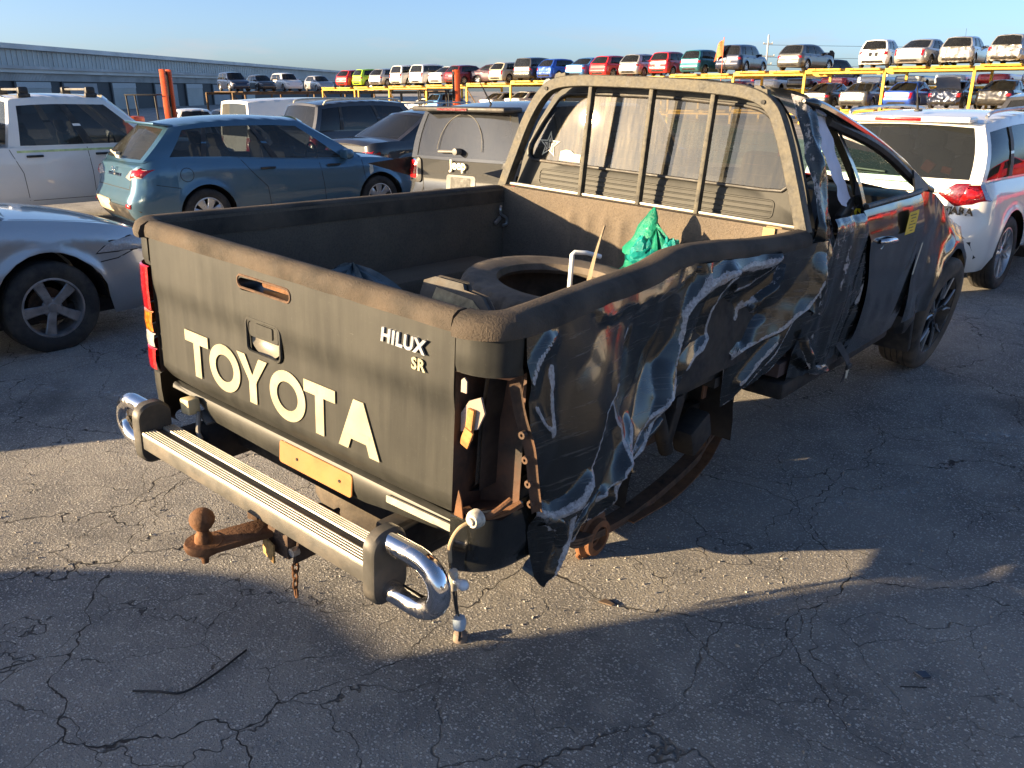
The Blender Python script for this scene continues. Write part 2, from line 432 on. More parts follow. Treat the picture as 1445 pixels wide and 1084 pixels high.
def truck_paint(name, dusty, gloss, streaks=True, wear=False, coat=.5, spec=.5):
    t = NT(name); co = t.coord()
    base = (.0075, .0085, .009, 1)
    big = t.noise(co, 3.2, 6, .65)
    d = t.ramp(big, .30, .78, .25, 1.0)
    if streaks:
        s = t.noise(t.mapv(co, (26, 26, 1.6)), 1.0, 6, .7)
        d = t.math('ADD', t.math('MULTIPLY', d, .65), t.ramp(s, .40, .70, -.06, .26))
    d = t.math('MULTIPLY', d, dusty)
    spk = t.ramp(t.noise(co, 170, 3, .6), .62, .75, 0, .35)
    d = t.math('ADD', d, t.math('MULTIPLY', spk, dusty))
    c = t.mix(d, base, (.155, .152, .128, 1))
    # hairline scratches
    sc = t.noise(t.mapv(co, (7, 60, 90), (.5, .3, .2)), 1.0, 5, .75)
    sm_ = t.math('MULTIPLY', t.ramp(sc, .70, .735), .35)
    c = t.mix(sm_, c, (.24, .23, .21))
    rough = t.math('ADD', t.ramp(d, 0, .6, gloss, .6), t.math('MULTIPLY', sm_, .5))
    nm = t.bump(t.noise(co, 5, 4, .6), .03, .02)
    if wear:
        at = t.n('ShaderNodeAttribute', attribute_name='wear').outputs['Fac']
        nz = t.noise(t.mapv(co, (30, 16, 16)), 1.0, 6, .75)
        nz2 = t.noise(co, 95, 4, .7)
        f_ = t.math('ADD', at, t.math('MULTIPLY', t.math('SUBTRACT', nz, .5), 1.5))
        f_ = t.math('ADD', f_, t.math('MULTIPLY', t.math('SUBTRACT', nz2, .5), .5))
        f_ = t.math('ADD', f_, t.math('MULTIPLY', t.math('SUBTRACT', t.noise(co, 6.5, 3), .5), 1.3))
        wf = t.ramp(f_, .53, .60)
        prim = t.mix(t.ramp(nz2, .35, .65), (.46, .45, .46), (.17, .165, .17))
        at2 = t.n('ShaderNodeAttribute', attribute_name='rusty').outputs['Fac']
        prim = t.mix(t.ramp(t.math('ADD', at2, t.math('SUBTRACT', nz, .5)), .55, .7), prim, (.24, .12, .06))
        c = t.mix(wf, c, prim)
        rough = t.mix(wf, rough, (.6, .6, .6))
        nm = t.bump(t.math('SUBTRACT', 0.0, wf), .35, .004, nm)
        # fans of fine scuffs
        fan = t.ramp(t.noise(t.mapv(co, (3, 4, 70), (.9, 0, 0)), 1.0, 6, .75), .56, .68, 0, .42)
        c = t.mix(fan, c, (.15, .14, .13)); rough = t.math('ADD', rough, t.math('MULTIPLY', fan, .8))
    t.bsdf(c, rough, 0, nm, coat, .06, spec)
    return t.mat
P_GATE = truck_paint('dusty_black_paint', .27, .45, coat=.06, spec=.4)
P_SIDE = truck_paint('scraped_black_paint', .13, .13, streaks=False, wear=True, coat=.35)
P_CAB = truck_paint('black_cab_paint', .10, .09)
P_BACK = truck_paint('dusty_cab_back_paint', .21, .55, coat=.0, spec=.35)
def liner_mat():
    t = NT('sprayed_bed_liner'); co = t.coord()
    n1 = t.noise(co, 2.2, 6, .65); fine = t.noise(co, 130, 4, .7)
    c = t.mix(t.ramp(n1, .3, .7), (.085, .076, .068), (.165, .132, .100))
    geo = t.n('ShaderNodeNewGeometry').outputs['Normal']
    up = t.n('ShaderNodeSeparateXYZ', {'Vector': geo}).outputs[2]
    c = t.mix(t.math('MULTIPLY', t.ramp(up, .2, .9), .35), c, (.15, .115, .08))
    c = t.mix(t.ramp(fine, .45, .7, 0, .4), c, (.03, .027, .025))
    t.bsdf(c, .9, 0, t.bump(fine, .7, .006), spec=.25)
    return t.mat
LINER = liner_mat()
CAPMAT = simple('rough_rail_cap', (.052, .045, .038), .85, var=.3, vscale=6, bump=.5, bscale=190, dirt=(.12, .09, .065), dirt_amt=.45, spec=.3)

# ------------------------------------------------------------------ the wrecked ute
TR = Matrix(((0.9988, 0.0, 0.049), (-0.0013, 0.9996, 0.0268), (-0.049, -0.0268, 0.9984))).to_4x4()
truck = empty('pickup_truck', label='wrecked black extra-cab ute with torn crumpled side, dusty open tub and no rear wheel', cat='ute')
truck.matrix_world = Matrix.Translation((-.061, -.033, .002)) @ TR
def noise3(v, w, s, seed=0.0): return noise.noise(Vector((v * s, w * s, seed)))

# --- tailgate
def gate_v(z):      # outer face: flat with a soft step and a rolled lower edge
    return .012 * sm(1.09, 1.00, z) * 0 - .008 * sm(1.02, 1.10, z) + .030 * sm(.80, .742, z) ** 2
prof = [(gate_v(z), z) for z in [.742 + .503 * k / 22 for k in range(23)]]
prof = prof + [(.062, 1.245), (.062, .742)]
m = MB(); us = [-.708 + 1.414 * k / 40 for k in range(41)]
m.grid([[(u, p[0] + .012 * (abs(u) / .71) ** 6 + .0015 * noise3(u, p[1], 4, 3), p[1]) for p in prof] for u in us], closed_v=True)
m.add([(us[0], p[0] + .012, p[1]) for p in prof], [tuple(range(len(prof)))]); m.add([(us[-1], p[0] + .012, p[1]) for p in prof], [tuple(range(len(prof) - 1, -1, -1))])
gate = m.build('tailgate', P_GATE, truck, angle=50)
c = MB(); c.prism(rrect(.256, .038, .017), (-.043, -.1, 1.2), (1, 0, 0), (0, 0, 1), (0, 1, 0), .3)
boolean(gate, c)
c = MB(); c.prism(rrect(.166, .105, .02), (-.060, -.1, 1.040), (1, 0, 0), (0, 0, 1), (0, 1, 0), .128)
boolean(gate, c)
m = MB()                                                    # rolled lip round the slot
def ring_rr(mb, c0, w, h, r, rad, v):
    mb.tube([(c0[0] + p[0], v, c0[1] + p[1]) for p in rrect(w, h, r, 6)], rad, 6, closed=True)
ring_rr(m, (-.043, 1.2), .256, .038, .017, .004, -.008)
m.build('slot_lip', RUST_DARK, gate)
m = MB()
m.prism(rrect(.150, .016, .007), (-.043, .040, 1.19), (1, 0, 0), (0, 0, 1), (0, 1, 0), .01)
m.box((.04, .045, 1.205), (.06, .01, .03), bev=.003)
m.build('latch_plate', RUST, gate)
m = MB()                                                    # handle surround, paddle and pull cup
ring_rr(m, (-.060, 1.040), .168, .107, .02, .0055, -.004)
m.build('handle_surround', P_GATE, gate)
m = MB()
m.prism(rrect(.15, .052, .012), (-.060, .012, 1.062), (1, 0, 0), (0, 0, 1), (0, -1, 0), .016, bev=.004)
m.build('tailgate_handle', P_GATE, gate)
m = MB(); m.prism(rrect(.085, .036, .006), (-.052, -.004, 1.066), (1, 0, 0), (0, 0, 1), (0, -1, 0), .004, bev=.002)
m.build('lock_plate', P_BACK, gate)
m = MB()
m.grid([[(-.060 + .075 * math.cos(a) * k, .026 - .016 * (1 - k * k) * 0 + .0 - .022 * k ** 3, 1.030 - .048 * math.sin(a) * k) for a in [PI * j / 16 for j in range(17)]] for k in (.0, .3, .55, .75, .9, 1.0)])
m.build('handle_cup', simple('worn_grey_cup', (.20, .185, .15), .4, dirt=DUST, dirt_amt=.3), gate)
# lettering: cut vinyl, each letter its own piece
def T_(w, h, s): return [[(-w/2, h/2), (-w/2, h/2 - s), (-s/2, h/2 - s), (-s/2, -h/2), (s/2, -h/2), (s/2, h/2 - s), (w/2, h/2 - s), (w/2, h/2)]]
def Y_(w, h, s):
    k = s * .60
    return [[(-w/2, h/2), (-k, 0), (-s/2, -.06 * h), (-s/2, -h/2), (s/2, -h/2), (s/2, -.06 * h), (k, 0), (w/2, h/2), (w/2 - s * 1.15, h/2), (0, .10 * h), (-w/2 + s * 1.15, h/2)]]
def A_(w, h, s):
    return [[(-w/2, -h/2), (-s * .55, h/2), (s * .55, h/2), (w/2, -h/2), (w/2 - s * 1.1, -h/2), (.0 + s * .68, -.17 * h + 0), (-s * .68, -.17 * h), (-w/2 + s * 1.1, -h/2)],]
def letter(polys, cx_, cz_, mat, name, parent, v, t, shear=0, holes=None):
    m = MB()
    for P_ in polys:
        P2 = [(p[0] + shear * p[1], p[1]) for p in P_]
        me = bmesh.new()
        vs = [me.verts.new((p[0], 0, p[1])) for p in P2]; me.faces.new(vs); me.normal_update()
        bmesh.ops.triangulate(me, faces=me.faces[:])
        me.verts.index_update()
        fr = [(cx_ + q.co.x, v, cz_ + q.co.z) for q in me.verts]; bk = [(p[0], v + t, p[2]) for p in fr]; n = len(fr)
        fs = [tuple(q.index for q in f.verts) for f in me.faces]
        m.add(fr + bk, fs + [tuple(i + n for i in reversed(f)) for f in fs] + [(i, (i + 1) % n, n + (i + 1) % n, n + i) for i in range(n)])
        me.free()
    return m.build(name, mat, parent, smooth=False)
def o_letter(cx_, cz_, w, h, s, mat, name, parent, v, t):
    m = MB(); rows = []
    for k in range(40):
        a = 2 * PI * k / 40; ca, sa = math.cos(a), math.sin(a)
        o_, i_ = (w / 2 * ca, h / 2 * sa), ((w / 2 - s) * ca, (h / 2 - s * .95) * sa)
        rows.append([(cx_ + o_[0], v, cz_ + o_[1]), (cx_ + i_[0], v, cz_ + i_[1]), (cx_ + i_[0], v + t, cz_ + i_[1]), (cx_ + o_[0], v + t, cz_ + o_[1])])
    m.grid(rows, closed_u=True, closed_v=True)
    return m.build(name, mat, parent, smooth=False)
LETTER = simple('cream_vinyl', (.40, .355, .24), .55, dirt=(.14, .125, .09), dirt_amt=.48, vscale=20)
LZ, LH, LS, LV = .893, .153, .037, -.0055
def lv(u): return LV + .0008
letter(T_(.138, LH, LS), -.440, LZ, LETTER, 'letter', gate, LV, .003)
o_letter(-.281, LZ - .002, .172, LH + .004, .035, LETTER, 'letter', gate, LV, .003)
letter(Y_(.158, LH, LS), -.128, LZ, LETTER, 'letter', gate, LV, .003)
o_letter(.047, LZ - .002, .172, LH + .004, .035, LETTER, 'letter', gate, LV, .003)
letter(T_(.140, LH, LS), .198, LZ, LETTER, 'letter', gate, LV, .003)
letter(A_(.170, LH, LS), .366, LZ, LETTER, 'letter', gate, LV, .003)
m = MB(); m.box((.366, LV + .0011, LZ - .030), (.088, .003, .026)); 
m.build('letter', LETTER, gate, smooth=False)
def badge(s, size, u, z, mat, name, parent, v, bold=.0, spacing=1.0, shear=0.0, ext=.003):
    me = text_mesh(s, size, name, ext, bold, shear, spacing); me.materials.append(mat)
    o = link(me, name, parent); o.rotation_euler = (PI / 2, 0, 0); o.location = (u, v, z); return o
badge('HILUX', .050, .540, 1.182, simple('bright_badge', (.44, .46, .50), .25, .4, coat=.6), 'model_badge', gate, -.0095, .002, 1.12, .12, .003)
badge('SR', .042, .596, 1.134, simple('pale_badge', (.62, .58, .40), .3, .6), 'trim_badge', gate, -.0085, .0012, 1.1, 0, .0015)

# --- rail caps (sprayed liner lip): tailgate cap, right bent cap, left cap, front cap
cap_prof = [(-.040, .0), (-.042, .018), (-.036, .038), (-.018, .050), (.014, .051), (.034, .043), (.044, .025), (.046, -.03), (.03, -.032), (.03, 0)]
m = MB()
pts = [(u, .026 + .0, 1.244) for u in [-.706 + 1.410 * k / 24 for k in range(25)]]
m.sweep(pts, [(-p[0] * .85, p[1]) for p in cap_prof])
for i, p in enumerate(m.v): m.v[i] = (p[0], p[1], p[2] + .0015 * noise3(p[0], p[1], 30))
m.build('tailgate_cap', CAPMAT, gate)
rc = spline([(.712, .030, 1.244), (.745, .034, 1.244), (.780, .055, 1.246), (.797, .10, 1.248), (.795, .20, 1.250), (.770, .42, 1.252), (.752, .62, 1.254), (.738, .80, 1.262), (.724, 1.0, 1.284), (.726, 1.22, 1.274), (.748, 1.45, 1.262), (.775, 1.70, 1.258), (.790, 1.90, 1.262)], 6)
cp2 = [(-.052, -.004), (-.054, .012), (-.044, .036), (-.020, .049), (.016, .051), (.036, .043), (.048, .025), (.050, -.03), (.03, -.032), (.0, -.004)]
m = MB(); m.sweep(rc, [(-p[0], p[1]) for p in cp2])
for i, p in enumerate(m.v):
    k = .006 * noise3(p[1], p[2], 3.5, 2) * sm(.5, .9, p[1]) + .0015 * noise3(p[1], p[0], 28)
    m.v[i] = (p[0] + k, p[1], p[2] + k)
rcap = m.build('rail_cap', CAPMAT, truck, 'bent dusty rail cap on the crumpled side')
m = MB()
lc = spline([(-.714, .030, 1.244), (-.745, .034, 1.244), (-.785, .055, 1.245), (-.800, .11, 1.245), (-.800, .5, 1.245), (-.800, 1.9, 1.245)], 6)
m.sweep(lc, [(p[0], p[1]) for p in cp2])
m.build('rail_cap', CAPMAT, truck)

# --- corner panels under the caps (body colour) and the tail-light pockets
def corner(side):
    path = [(.712, .0), (.735, .002), (.765, .008), (.80, .026), (.826, .055), (.838, .10)]
    path = [Vector((side * p[0], p[1], 0)) for p in path]
    return spline(path, 4)
for s in (1, -1):
    m = MB(); zs = [1.244, 1.236, 1.20, 1.165, 1.148, 1.145]
    rows = [[(p.x, p.y + (.0 if z > 1.15 else .006), z) for z in zs] for p in corner(s)]
    m.grid(rows)
    m.build('corner_panel', P_GATE, truck)
    m = MB()                                            # lower corner below the lamp
    zs = [.765, .755, .70, .64, .585, .56]
    k = {.765: .012, .755: 0, .70: 0, .64: .004, .585: .02, .56: .05}
    rows = [[(p.x - s * k[z] * .5, p.y + k[z], z + .035 * (abs(p.x) - .71) / .13 * (1 if s > 0 else 0)) for z in zs] for p in corner(s) + [Vector((s * .842, .17, 0)), Vector((s * .84, .24, 0))]]
    m.grid(rows)
    m.build('lower_corner', truck_paint('corner_paint', .12, .16) if s > 0 else P_GATE, truck)
    # pocket behind the lamp
    m = MB()
    m.grid([[(s * .712, .004, z) for z in (.76, 1.146)], [(s * .716, .11, z) for z in (.76, 1.146)], [(s * .76, .135, z) for z in (.76, 1.146)], [(s * .825, .135, z) for z in (.76, 1.146)]])
    m.add([(s * .712, .0, .762), (s * .84, .05, .775), (s * .83, .15, .775), (s * .712, .15, .762)], [(0, 1, 2, 3)])
    m.add([(s * .712, .0, 1.146), (s * .84, .05, 1.146), (s * .83, .15, 1.146), (s * .712, .15, 1.146)], [(0, 1, 2, 3)])
    m.build('lamp_pocket', simple('rusty_pocket', (.028, .022, .019), .6, var=.5, vscale=9, dirt=(.15, .06, .025), dirt_amt=.42, bump=.2, bscale=40), truck)
# left tail lamp (whole)
tl = MB(); segs = [(1.145, .985, 0), (.985, .905, 1), (.905, .850, 2), (.850, .765, 0)]
lamp = None
for k, (z1, z0, mi) in enumerate(segs):
    m = MB(); pth = [(-.709, -.002), (-.73, -.004), (-.765, .002), (-.803, .022), (-.832, .055), (-.846, .10), (-.848, .16)]
    zz = [z0 + .0015, z0 + .006, (z0 + z1) / 2, z1 - .006, z1 - .0015]; off = [0, .006, .008, .006, 0]
    rows = [[(p.x - .6 * o, p.y - o, z) for z, o in zip(zz, off)] for p in spline([(a, b, 0) for a, b in pth], 3)]
    m.grid(rows, flip=True)
    if lamp is None:
        lamp = m.build('tail_light', RED_L, truck, 'red, amber and clear lamp on the undamaged corner')
    else:
        m.build('lens', (RED_L, AMBER_L, CLEAR_L)[mi], lamp)
# what is left in the right pocket
m = MB(); m.prism([(0, 0), (.045, .015), (.062, .06), (.05, .10), (.02, .085), (0, .05)], (.715, .03, .985), (1, .25, 0), (0, 0, 1), (0, -1, 0), .006)
m.prism([(.0, 0), (.018, 0), (.018, .03), (.009, .038), (0, .03)], (.728, .01, 1.098), (1, 0, 0), (0, 0, 1), (0, -1, 0), .004)
m.build('broken_lamp_shard', simple('smoky_shard', (.33, .30, .28), .25, dirt=(.3, .14, .05), dirt_amt=.4), truck)
m = MB(); m.box((.742, .028, 1.01), (.022, .012, .085), Matrix.Rotation(.1, 3, 'Y'), .003); m.box((.738, .022, .975), (.03, .008, .05), Matrix.Rotation(.35, 3, 'Y'), .003)
m.build('rusty_bracket', simple('orange_rust', (.42, .19, .06), .85, var=.4, vscale=40), truck)
m = MB(); m.sweep(spline([(.836, .075, 1.13), (.842, .095, 1.05), (.862, .115, .96), (.868, .13, .87), (.872, .15, .775)], 5), [(-.012, -.004), (.012, -.004), (.014, .01), (.006, .004), (-.006, .004), (-.014, .010)], up=(1, -1, 0))
for z in (1.0, .93, .86, .80): m.lathe([(.004, -.008), (.010, -.008), (.011, .004), (.005, .006), (.0, .006)], (.856 + (1 - z) * .05, .095 + (1 - z) * .2, z), 'y', 10)
m.build('rusty_flange', RUST_DARK, truck)
m = MB(); m.sweep(spline([(.735, .03, .775), (.78, .02, .770), (.83, .05, .785), (.862, .10, .81)], 5), [(-.012, 0), (.012, 0), (.012, .006), (-.012, .006)])
m.tube(spline([(.77, .01, .78), (.80, .0, .79), (.83, .02, .80), (.85, .07, .83)], 5), .008, 8)
m.prism([(0, 0), (.03, .0), (.022, .05), (.012, .075), (.004, .03)], (.725, .0, .765), (1, 0, 0), (0, 0, 1), (0, 1, 0), .004)
m.build('rusty_ledge', RUST, truck)
# socket, hanging wiring and bulb, plug lying on the ground
m = MB(); m.lathe([(.0, -.012), (.018, -.014), (.024, -.004), (.024, .012), (.014, .016), (.0, .016)], (.806, -.012, .79), 'y', 14)
m.lathe([(.0, -.018), (.010, -.018), (.010, -.012)], (.806, -.014, .79), 'y', 10)
soc = m.build('wiring_socket', simple('scuffed_socket', (.45, .42, .35), .5, var=.4, vscale=60), truck)
m = MB(); m.tube(spline([(.80, -.02, .785), (.782, -.045, .765), (.766, -.055, .72), (.768, -.055, .67)], 6), .0055, 8)
m.build('wire', simple('tan_sleeve', (.33, .25, .15), .8, var=.35, vscale=30), soc)
m = MB()
m.tube(spline([(.768, -.055, .67), (.755, -.03, .60), (.70, .05, .44), (.60, .18, .25), (.50, .29, .10), (.455, .345, .05)], 6), .0045, 6)
m.tube(spline([(.766, -.055, .68), (.79, -.055, .60), (.792, -.05, .55), (.80, -.05, .52)], 5), .0025, 5)
m.build('wire', BLACK_PLASTIC, soc)
m = MB(); m.tube([(.782, -.058, .655), (.782, -.058, .60)], .011, 10); m.box((.784, -.058, .64), (.02, .016, .02), bev=.003)
m.build('bulb_holder', simple('grey_holder', (.45, .42, .36), .5), soc)
m = MB(); m.lathe([(.0, -.004), (.008, -.004), (.009, .012), (.014, .022), (.014, .032), (.008, .040), (0, .042)], (.79, -.058, .628), 'x', 14)
m.build('bulb', simple('bulb_glass', (.62, .66, .70), .05, coat=1, var=.1), soc)
m = MB(); m.lathe([(.0, -.02), (.016, -.02), (.018, .0), (.014, .012), (0, .014)], (.802, -.05, .51), 'z', 12)
m.build('loose_connector', simple('blue_grey_plastic', (.30, .36, .42), .4), soc)
m = MB(); m.lathe([(.0, -.022), (.022, -.022), (.025, -.01), (.023, .014), (.013, .022), (0, .024)], (.44, .362, .042), 'z', 14)
m.build('trailer_plug', simple('grey_brown_plug', (.21, .16, .125), .65, var=.3), soc)

# --- valance, number-plate ghost
m = MB(); us = [-.66 + 1.385 * k / 30 for k in range(31)]
def val_low(u): return interp([(-.66, .735), (-.52, .72), (-.44, .655), (.0, .645), (.35, .645), (.46, .66), (.73, .69)], u)
rows = [[(u, .040, .735), (u, .022, .728), (u, .016, .715), (u, .018, lerp(.715, val_low(u), .6)), (u, .026, val_low(u)), (u, .05, val_low(u) - .002)] for u in us]
m.grid(rows); m.build('rear_valance', P_GATE, truck)
m = MB(); m.prism(rrect(.345, .072, .010), (.142, .0155, .684), (1, 0, 0), (0, .06, 1), (0, -1, 0), .004, bev=.002)
pl = m.build('plate_mount', simple('bare_tan_plate_mount', (.34, .145, .04), .6, var=.25, vscale=10, dirt=(.12, .08, .05), dirt_amt=.3), truck, 'tan patch where the number plate was')
m = MB()
for u in (.06, .26): m.lathe([(0, -.002), (.005, -.002), (.005, .004)], (u, .011, .684), 'y', 8)
m.build('screw', DARK, pl)
m = MB(); m.prism(rrect(.27, .022, .004), (.60, .012, .713), (1, 0, .03), (0, 0, 1), (0, -1, 0), .006); m.build('chrome_strip', ALU, truck)
m = MB(); m.box((-.50, -.012, .700), (.055, .045, .055), Matrix.Rotation(-.1, 3, 'Y'), .006); m.build('number_plate_lamp', simple('cream_lamp_body', (.50, .40, .22), .5), truck)
m = MB(); m.tube(spline([(-.47, .0, .68), (-.43, -.03, .63), (-.40, -.04, .615), (-.43, -.05, .60)], 5), .008, 8); m.box((-.46, .03, .66), (.06, .05, .01), Matrix.Rotation(.5, 3, 'Y')); m.build('bumper_bracket', STEEL, truck)

# --- step bumper
bump = None
m = MB(); m.box((.02, -.108, .598), (1.12, .125, .052), bev=.006)
bump = m.build('step_bumper', simple('grey_bumper_bar', (.085, .082, .075), .55, .1, dirt=DUST, dirt_amt=.35), truck)
for v0, w in ((-.148, .046), (-.078, .040)):
    m = MB(); prof = []
    n = 5
    for k in range(n):
        a = -w / 2 + w * k / n; prof += [(a, .0), (a + w / n * .25, .006), (a + w / n * .75, .006)]
    prof += [(w / 2, 0), (w / 2, -.006), (-w / 2, -.006)]
    m.sweep([(-.535, v0, .629), (.578, v0, .629)], prof)
    m.build('tread_strip', ALU, bump, smooth=False)
m = MB(); m.box((.02, -.112, .625), (1.11, .020, .006)); m.build('rubber_insert', BLACK_PLASTIC, bump)
for s in (-1, 1):
    m = MB(); m.prism(rrect(.120, .215, .050, 7), (.582 if s > 0 else -.580, -.118, .618), (0, 1, 0), (0, 0, 1), (1, 0, 0), .038, bev=.008)
    m.build('end_plate', simple('charcoal_end_plate', (.062, .060, .055), .5, dirt=DUST, dirt_amt=.35), bump)
    x0 = .618 if s > 0 else -.583; x1 = x0 + s * .173; v = -.118
    pts = [(x0, v, .690), (lerp(x0, x1, .5), v, .690)]
    for k in range(0, 13):
        a = PI / 2 - PI * k / 12
        pts.append((lerp(x0, x1, .55) + s * .082 * math.cos(a), v, .620 + .070 * math.sin(a)))
    pts += [(lerp(x0, x1, .5), v, .550), (x0, v, .550)]
    m = MB(); m.tube(pts, .029, 18); m.build('chrome_loop', CHROME, bump)
    m = MB(); m.box((s * .50, .10, .58), (.05, .32, .09), bev=.01); m.build('bracket', UNDER, bump)

# --- tow hitch
m = MB(); m.box((.13, -.02, .455), (.10, .20, .085), bev=.008); m.box((.02, -.05, .50), (.5, .07, .07), bev=.006)
m.box((.20, -.03, .47), (.012, .14, .16), Matrix.Rotation(.3, 3, 'Y'), .004); m.box((.07, -.06, .50), (.10, .02, .10), Matrix.Rotation(.2, 3, 'Z'), .004)
m.box((.015, -.11, .515), (.035, .05, .045), Matrix.Rotation(.4, 3, 'Z'), .004)
hitch = m.build('tow_hitch', RUST_DARK, truck)
m = MB(); m.box((.045, -.205, .475), (.095, .21, .020), Matrix.Rotation(-.22, 3, 'Z'), .004); m.lathe([(0, -.012), (.052, -.012), (.056, 0), (.052, .012), (0, .012)], (.02, -.29, .475), 'z', 20)
m.lathe([(0, -.06), (.010, -.06), (.012, -.035), (.022, -.035), (.022, -.012)], (.02, -.29, .475), 'z', 10)
m.build('tongue', RUST, hitch)
m = MB(); m.lathe([(0, .01), (.026, .010), (.024, .03), (.017, .04), (.017, .05), (.026, .058), (.034, .072), (.036, .084), (.032, .098), (.020, .110), (0, .114)], (.02, -.29, .475), 'z', 22)
m.build('tow_ball', RUST, hitch)
m = MB(); m.box((.115, -.14, .435), (.075, .006, .06), Matrix.Rotation(-.2, 3, 'Z')); m.build('hitch_plate', simple('ochre_plate', (.36, .22, .08), .7, var=.5, vscale=60), hitch)
m = MB(); m.lathe([(0, -.012), (.014, -.012), (.014, .01), (.0, .01)], (.20, -.11, .45), 'y', 8); m.build('bolt', ALLOY, hitch)
for k in range(7):
    m = MB(); a = .3 * math.sin(k * 1.7); rot = Matrix.Rotation(a + (PI / 2 if k % 2 else 0), 3, 'Z')
    pts = [rot @ Vector((.009 * math.cos(q), 0, .019 * math.sin(q))) + Vector((.165 + .004 * math.sin(k), -.085, .455 - k * .029)) for q in [2 * PI * j / 12 for j in range(12)]]
    m.tube(pts, .0038, 6, closed=True); m.build('chain_link', RUST, hitch)
hitch.location = (0, 0, .025)
# --- crumpled right bedside
CREASES = [  # polyline in (v, z), height, width rear/up side, width other side, wear width, rust
    ([(1.111, 1.226), (1.007, 1.117), (.970, 1.010), (.932, .900), (.852, .838), (.754, .746), (.620, .698), (.548, .650)], .060, .125, .035, .022, .12),
    ([(1.60, 1.235), (1.45, 1.228), (1.250, 1.215), (1.111, 1.19)], .038, .05, .06, .020, .50),
    ([(1.30, 1.20), (1.268, 1.183), (1.223, 1.088), (1.237, .989), (1.098, .912)], .040, .06, .035, .015, .15),
    ([(1.590, 1.245), (1.483, 1.143), (1.402, 1.138)], .028, .05, .03, .008, .2),
    ([(1.99, 1.10), (1.916, 1.007), (1.802, .935), (1.578, .887), (1.501, .856)], .060, .12, .04, .018, .50),
    ([(.501, 1.03), (.48, 1.005), (.423, .972), (.391, .885), (.363, .818), (.30, .74)], .045, .17, .03, .0125, .0),
    ([(.877, .865), (.725, .806), (.587, .736), (.369, .699), (.267, .616), (.206, .529)], .050, .13, .03, .008, .0),
    ([(.444, 1.232), (.677, 1.215), (.921, 1.225), (1.03, 1.245)], .016, .03, .05, 0, 0),
    ([(1.048, 1.24), (.998, 1.152), (.941, 1.050), (.864, .977), (.841, .887), (.681, .741)], -.034, .10, .06, 0, 0),
    ([(.192, 1.15), (.195, 1.058), (.198, .970)], .008, .03, .02, .012, 0),
    ([(.125, 1.06), (.154, 1.02), (.185, .990)], .006, .02, .02, .008, 0),
    ([(.185, 1.213), (.140, 1.183), (.108, 1.134)], .022, .03, .05, .008, .3),
    ([(.10, .765), (.20, .735), (.285, .752), (.343, .797)], .036, .05, .04, .020, .05),
    ([(1.652, 1.134), (1.577, 1.078), (1.493, 1.051), (1.472, .973)], .030, .05, .03, .016, .25),
    ([(1.476, 1.014), (1.383, .991), (1.312, .979), (1.20, .95)], .030, .05, .03, .016, .3),
    ([(2.03, 1.22), (2.00, 1.084), (1.905, .949), (1.816, .815), (1.66, .712)], .030, .08, .02, .006, .1),
    ([(.662, .842), (.605, .766), (.562, .744), (.545, .664)], .025, .04, .025, .012, 0),
    ([(.525, .970), (.600, .863), (.60, .768)], .018, .05, .03, .010, 0),
    ([(.62, 1.152), (.575, 1.11), (.513, 1.020)], .012, .06, .05, .010, .1),
    ([(.30, .70), (.27, .63), (.23, .56)], .03, .03, .03, .014, 0),
    ([(.46, .71), (.41, .66), (.36, .60)], .03, .03, .03, .016, 0),
    ([(1.66, 1.00), (1.60, .97), (1.56, .92)], -.03, .04, .03, .0, 0),
    ([(1.40, 1.10), (1.33, 1.06), (1.30, 1.0)], -.03, .04, .04, .0, 0),
    ([(1.80, .86), (1.72, .80), (1.62, .72)], .02, .04, .03, .010, .1),
]
def seg_d(p, line):
    best = (9, 0)
    for (ax, ay), (bx, by) in zip(line, line[1:]):
        dx, dy = bx - ax, by - ay; L2 = dx * dx + dy * dy
        t = clamp(((p[0] - ax) * dx + (p[1] - ay) * dy) / L2)
        qx, qy = p[0] - ax - dx * t, p[1] - ay - dy * t
        d = math.hypot(qx, qy)
        if d < best[0]: best = (d, dx * qy - dy * qx)
    return best
CAPU = [(.10, .797), (.20, .795), (.42, .770), (.62, .752), (.80, .738), (1.0, .724), (1.22, .726), (1.45, .748), (1.70, .775), (1.90, .790), (2.08, .80)]
BOT = [(.10, .70), (.14, .56), (.20, .520), (.26, .545), (.32, .590), (.40, .600), (.46, .612), (.51, .618), (.577, .656), (.69, .689), (.79, .704), (.916, .754), (1.02, .814), (1.105, .869), (1.19, .926), (1.27, .945), (1.354, .940), (1.43, .915), (1.488, .862), (1.505, .78), (1.53, .635), (1.60, .652), (1.659, .686), (1.818, .723), (1.937, .789), (2.06, .857)]
TOPZ = [(.10, 1.247), (.6, 1.254), (.8, 1.262), (1.0, 1.284), (1.22, 1.274), (1.45, 1.262), (2.08, 1.26)]
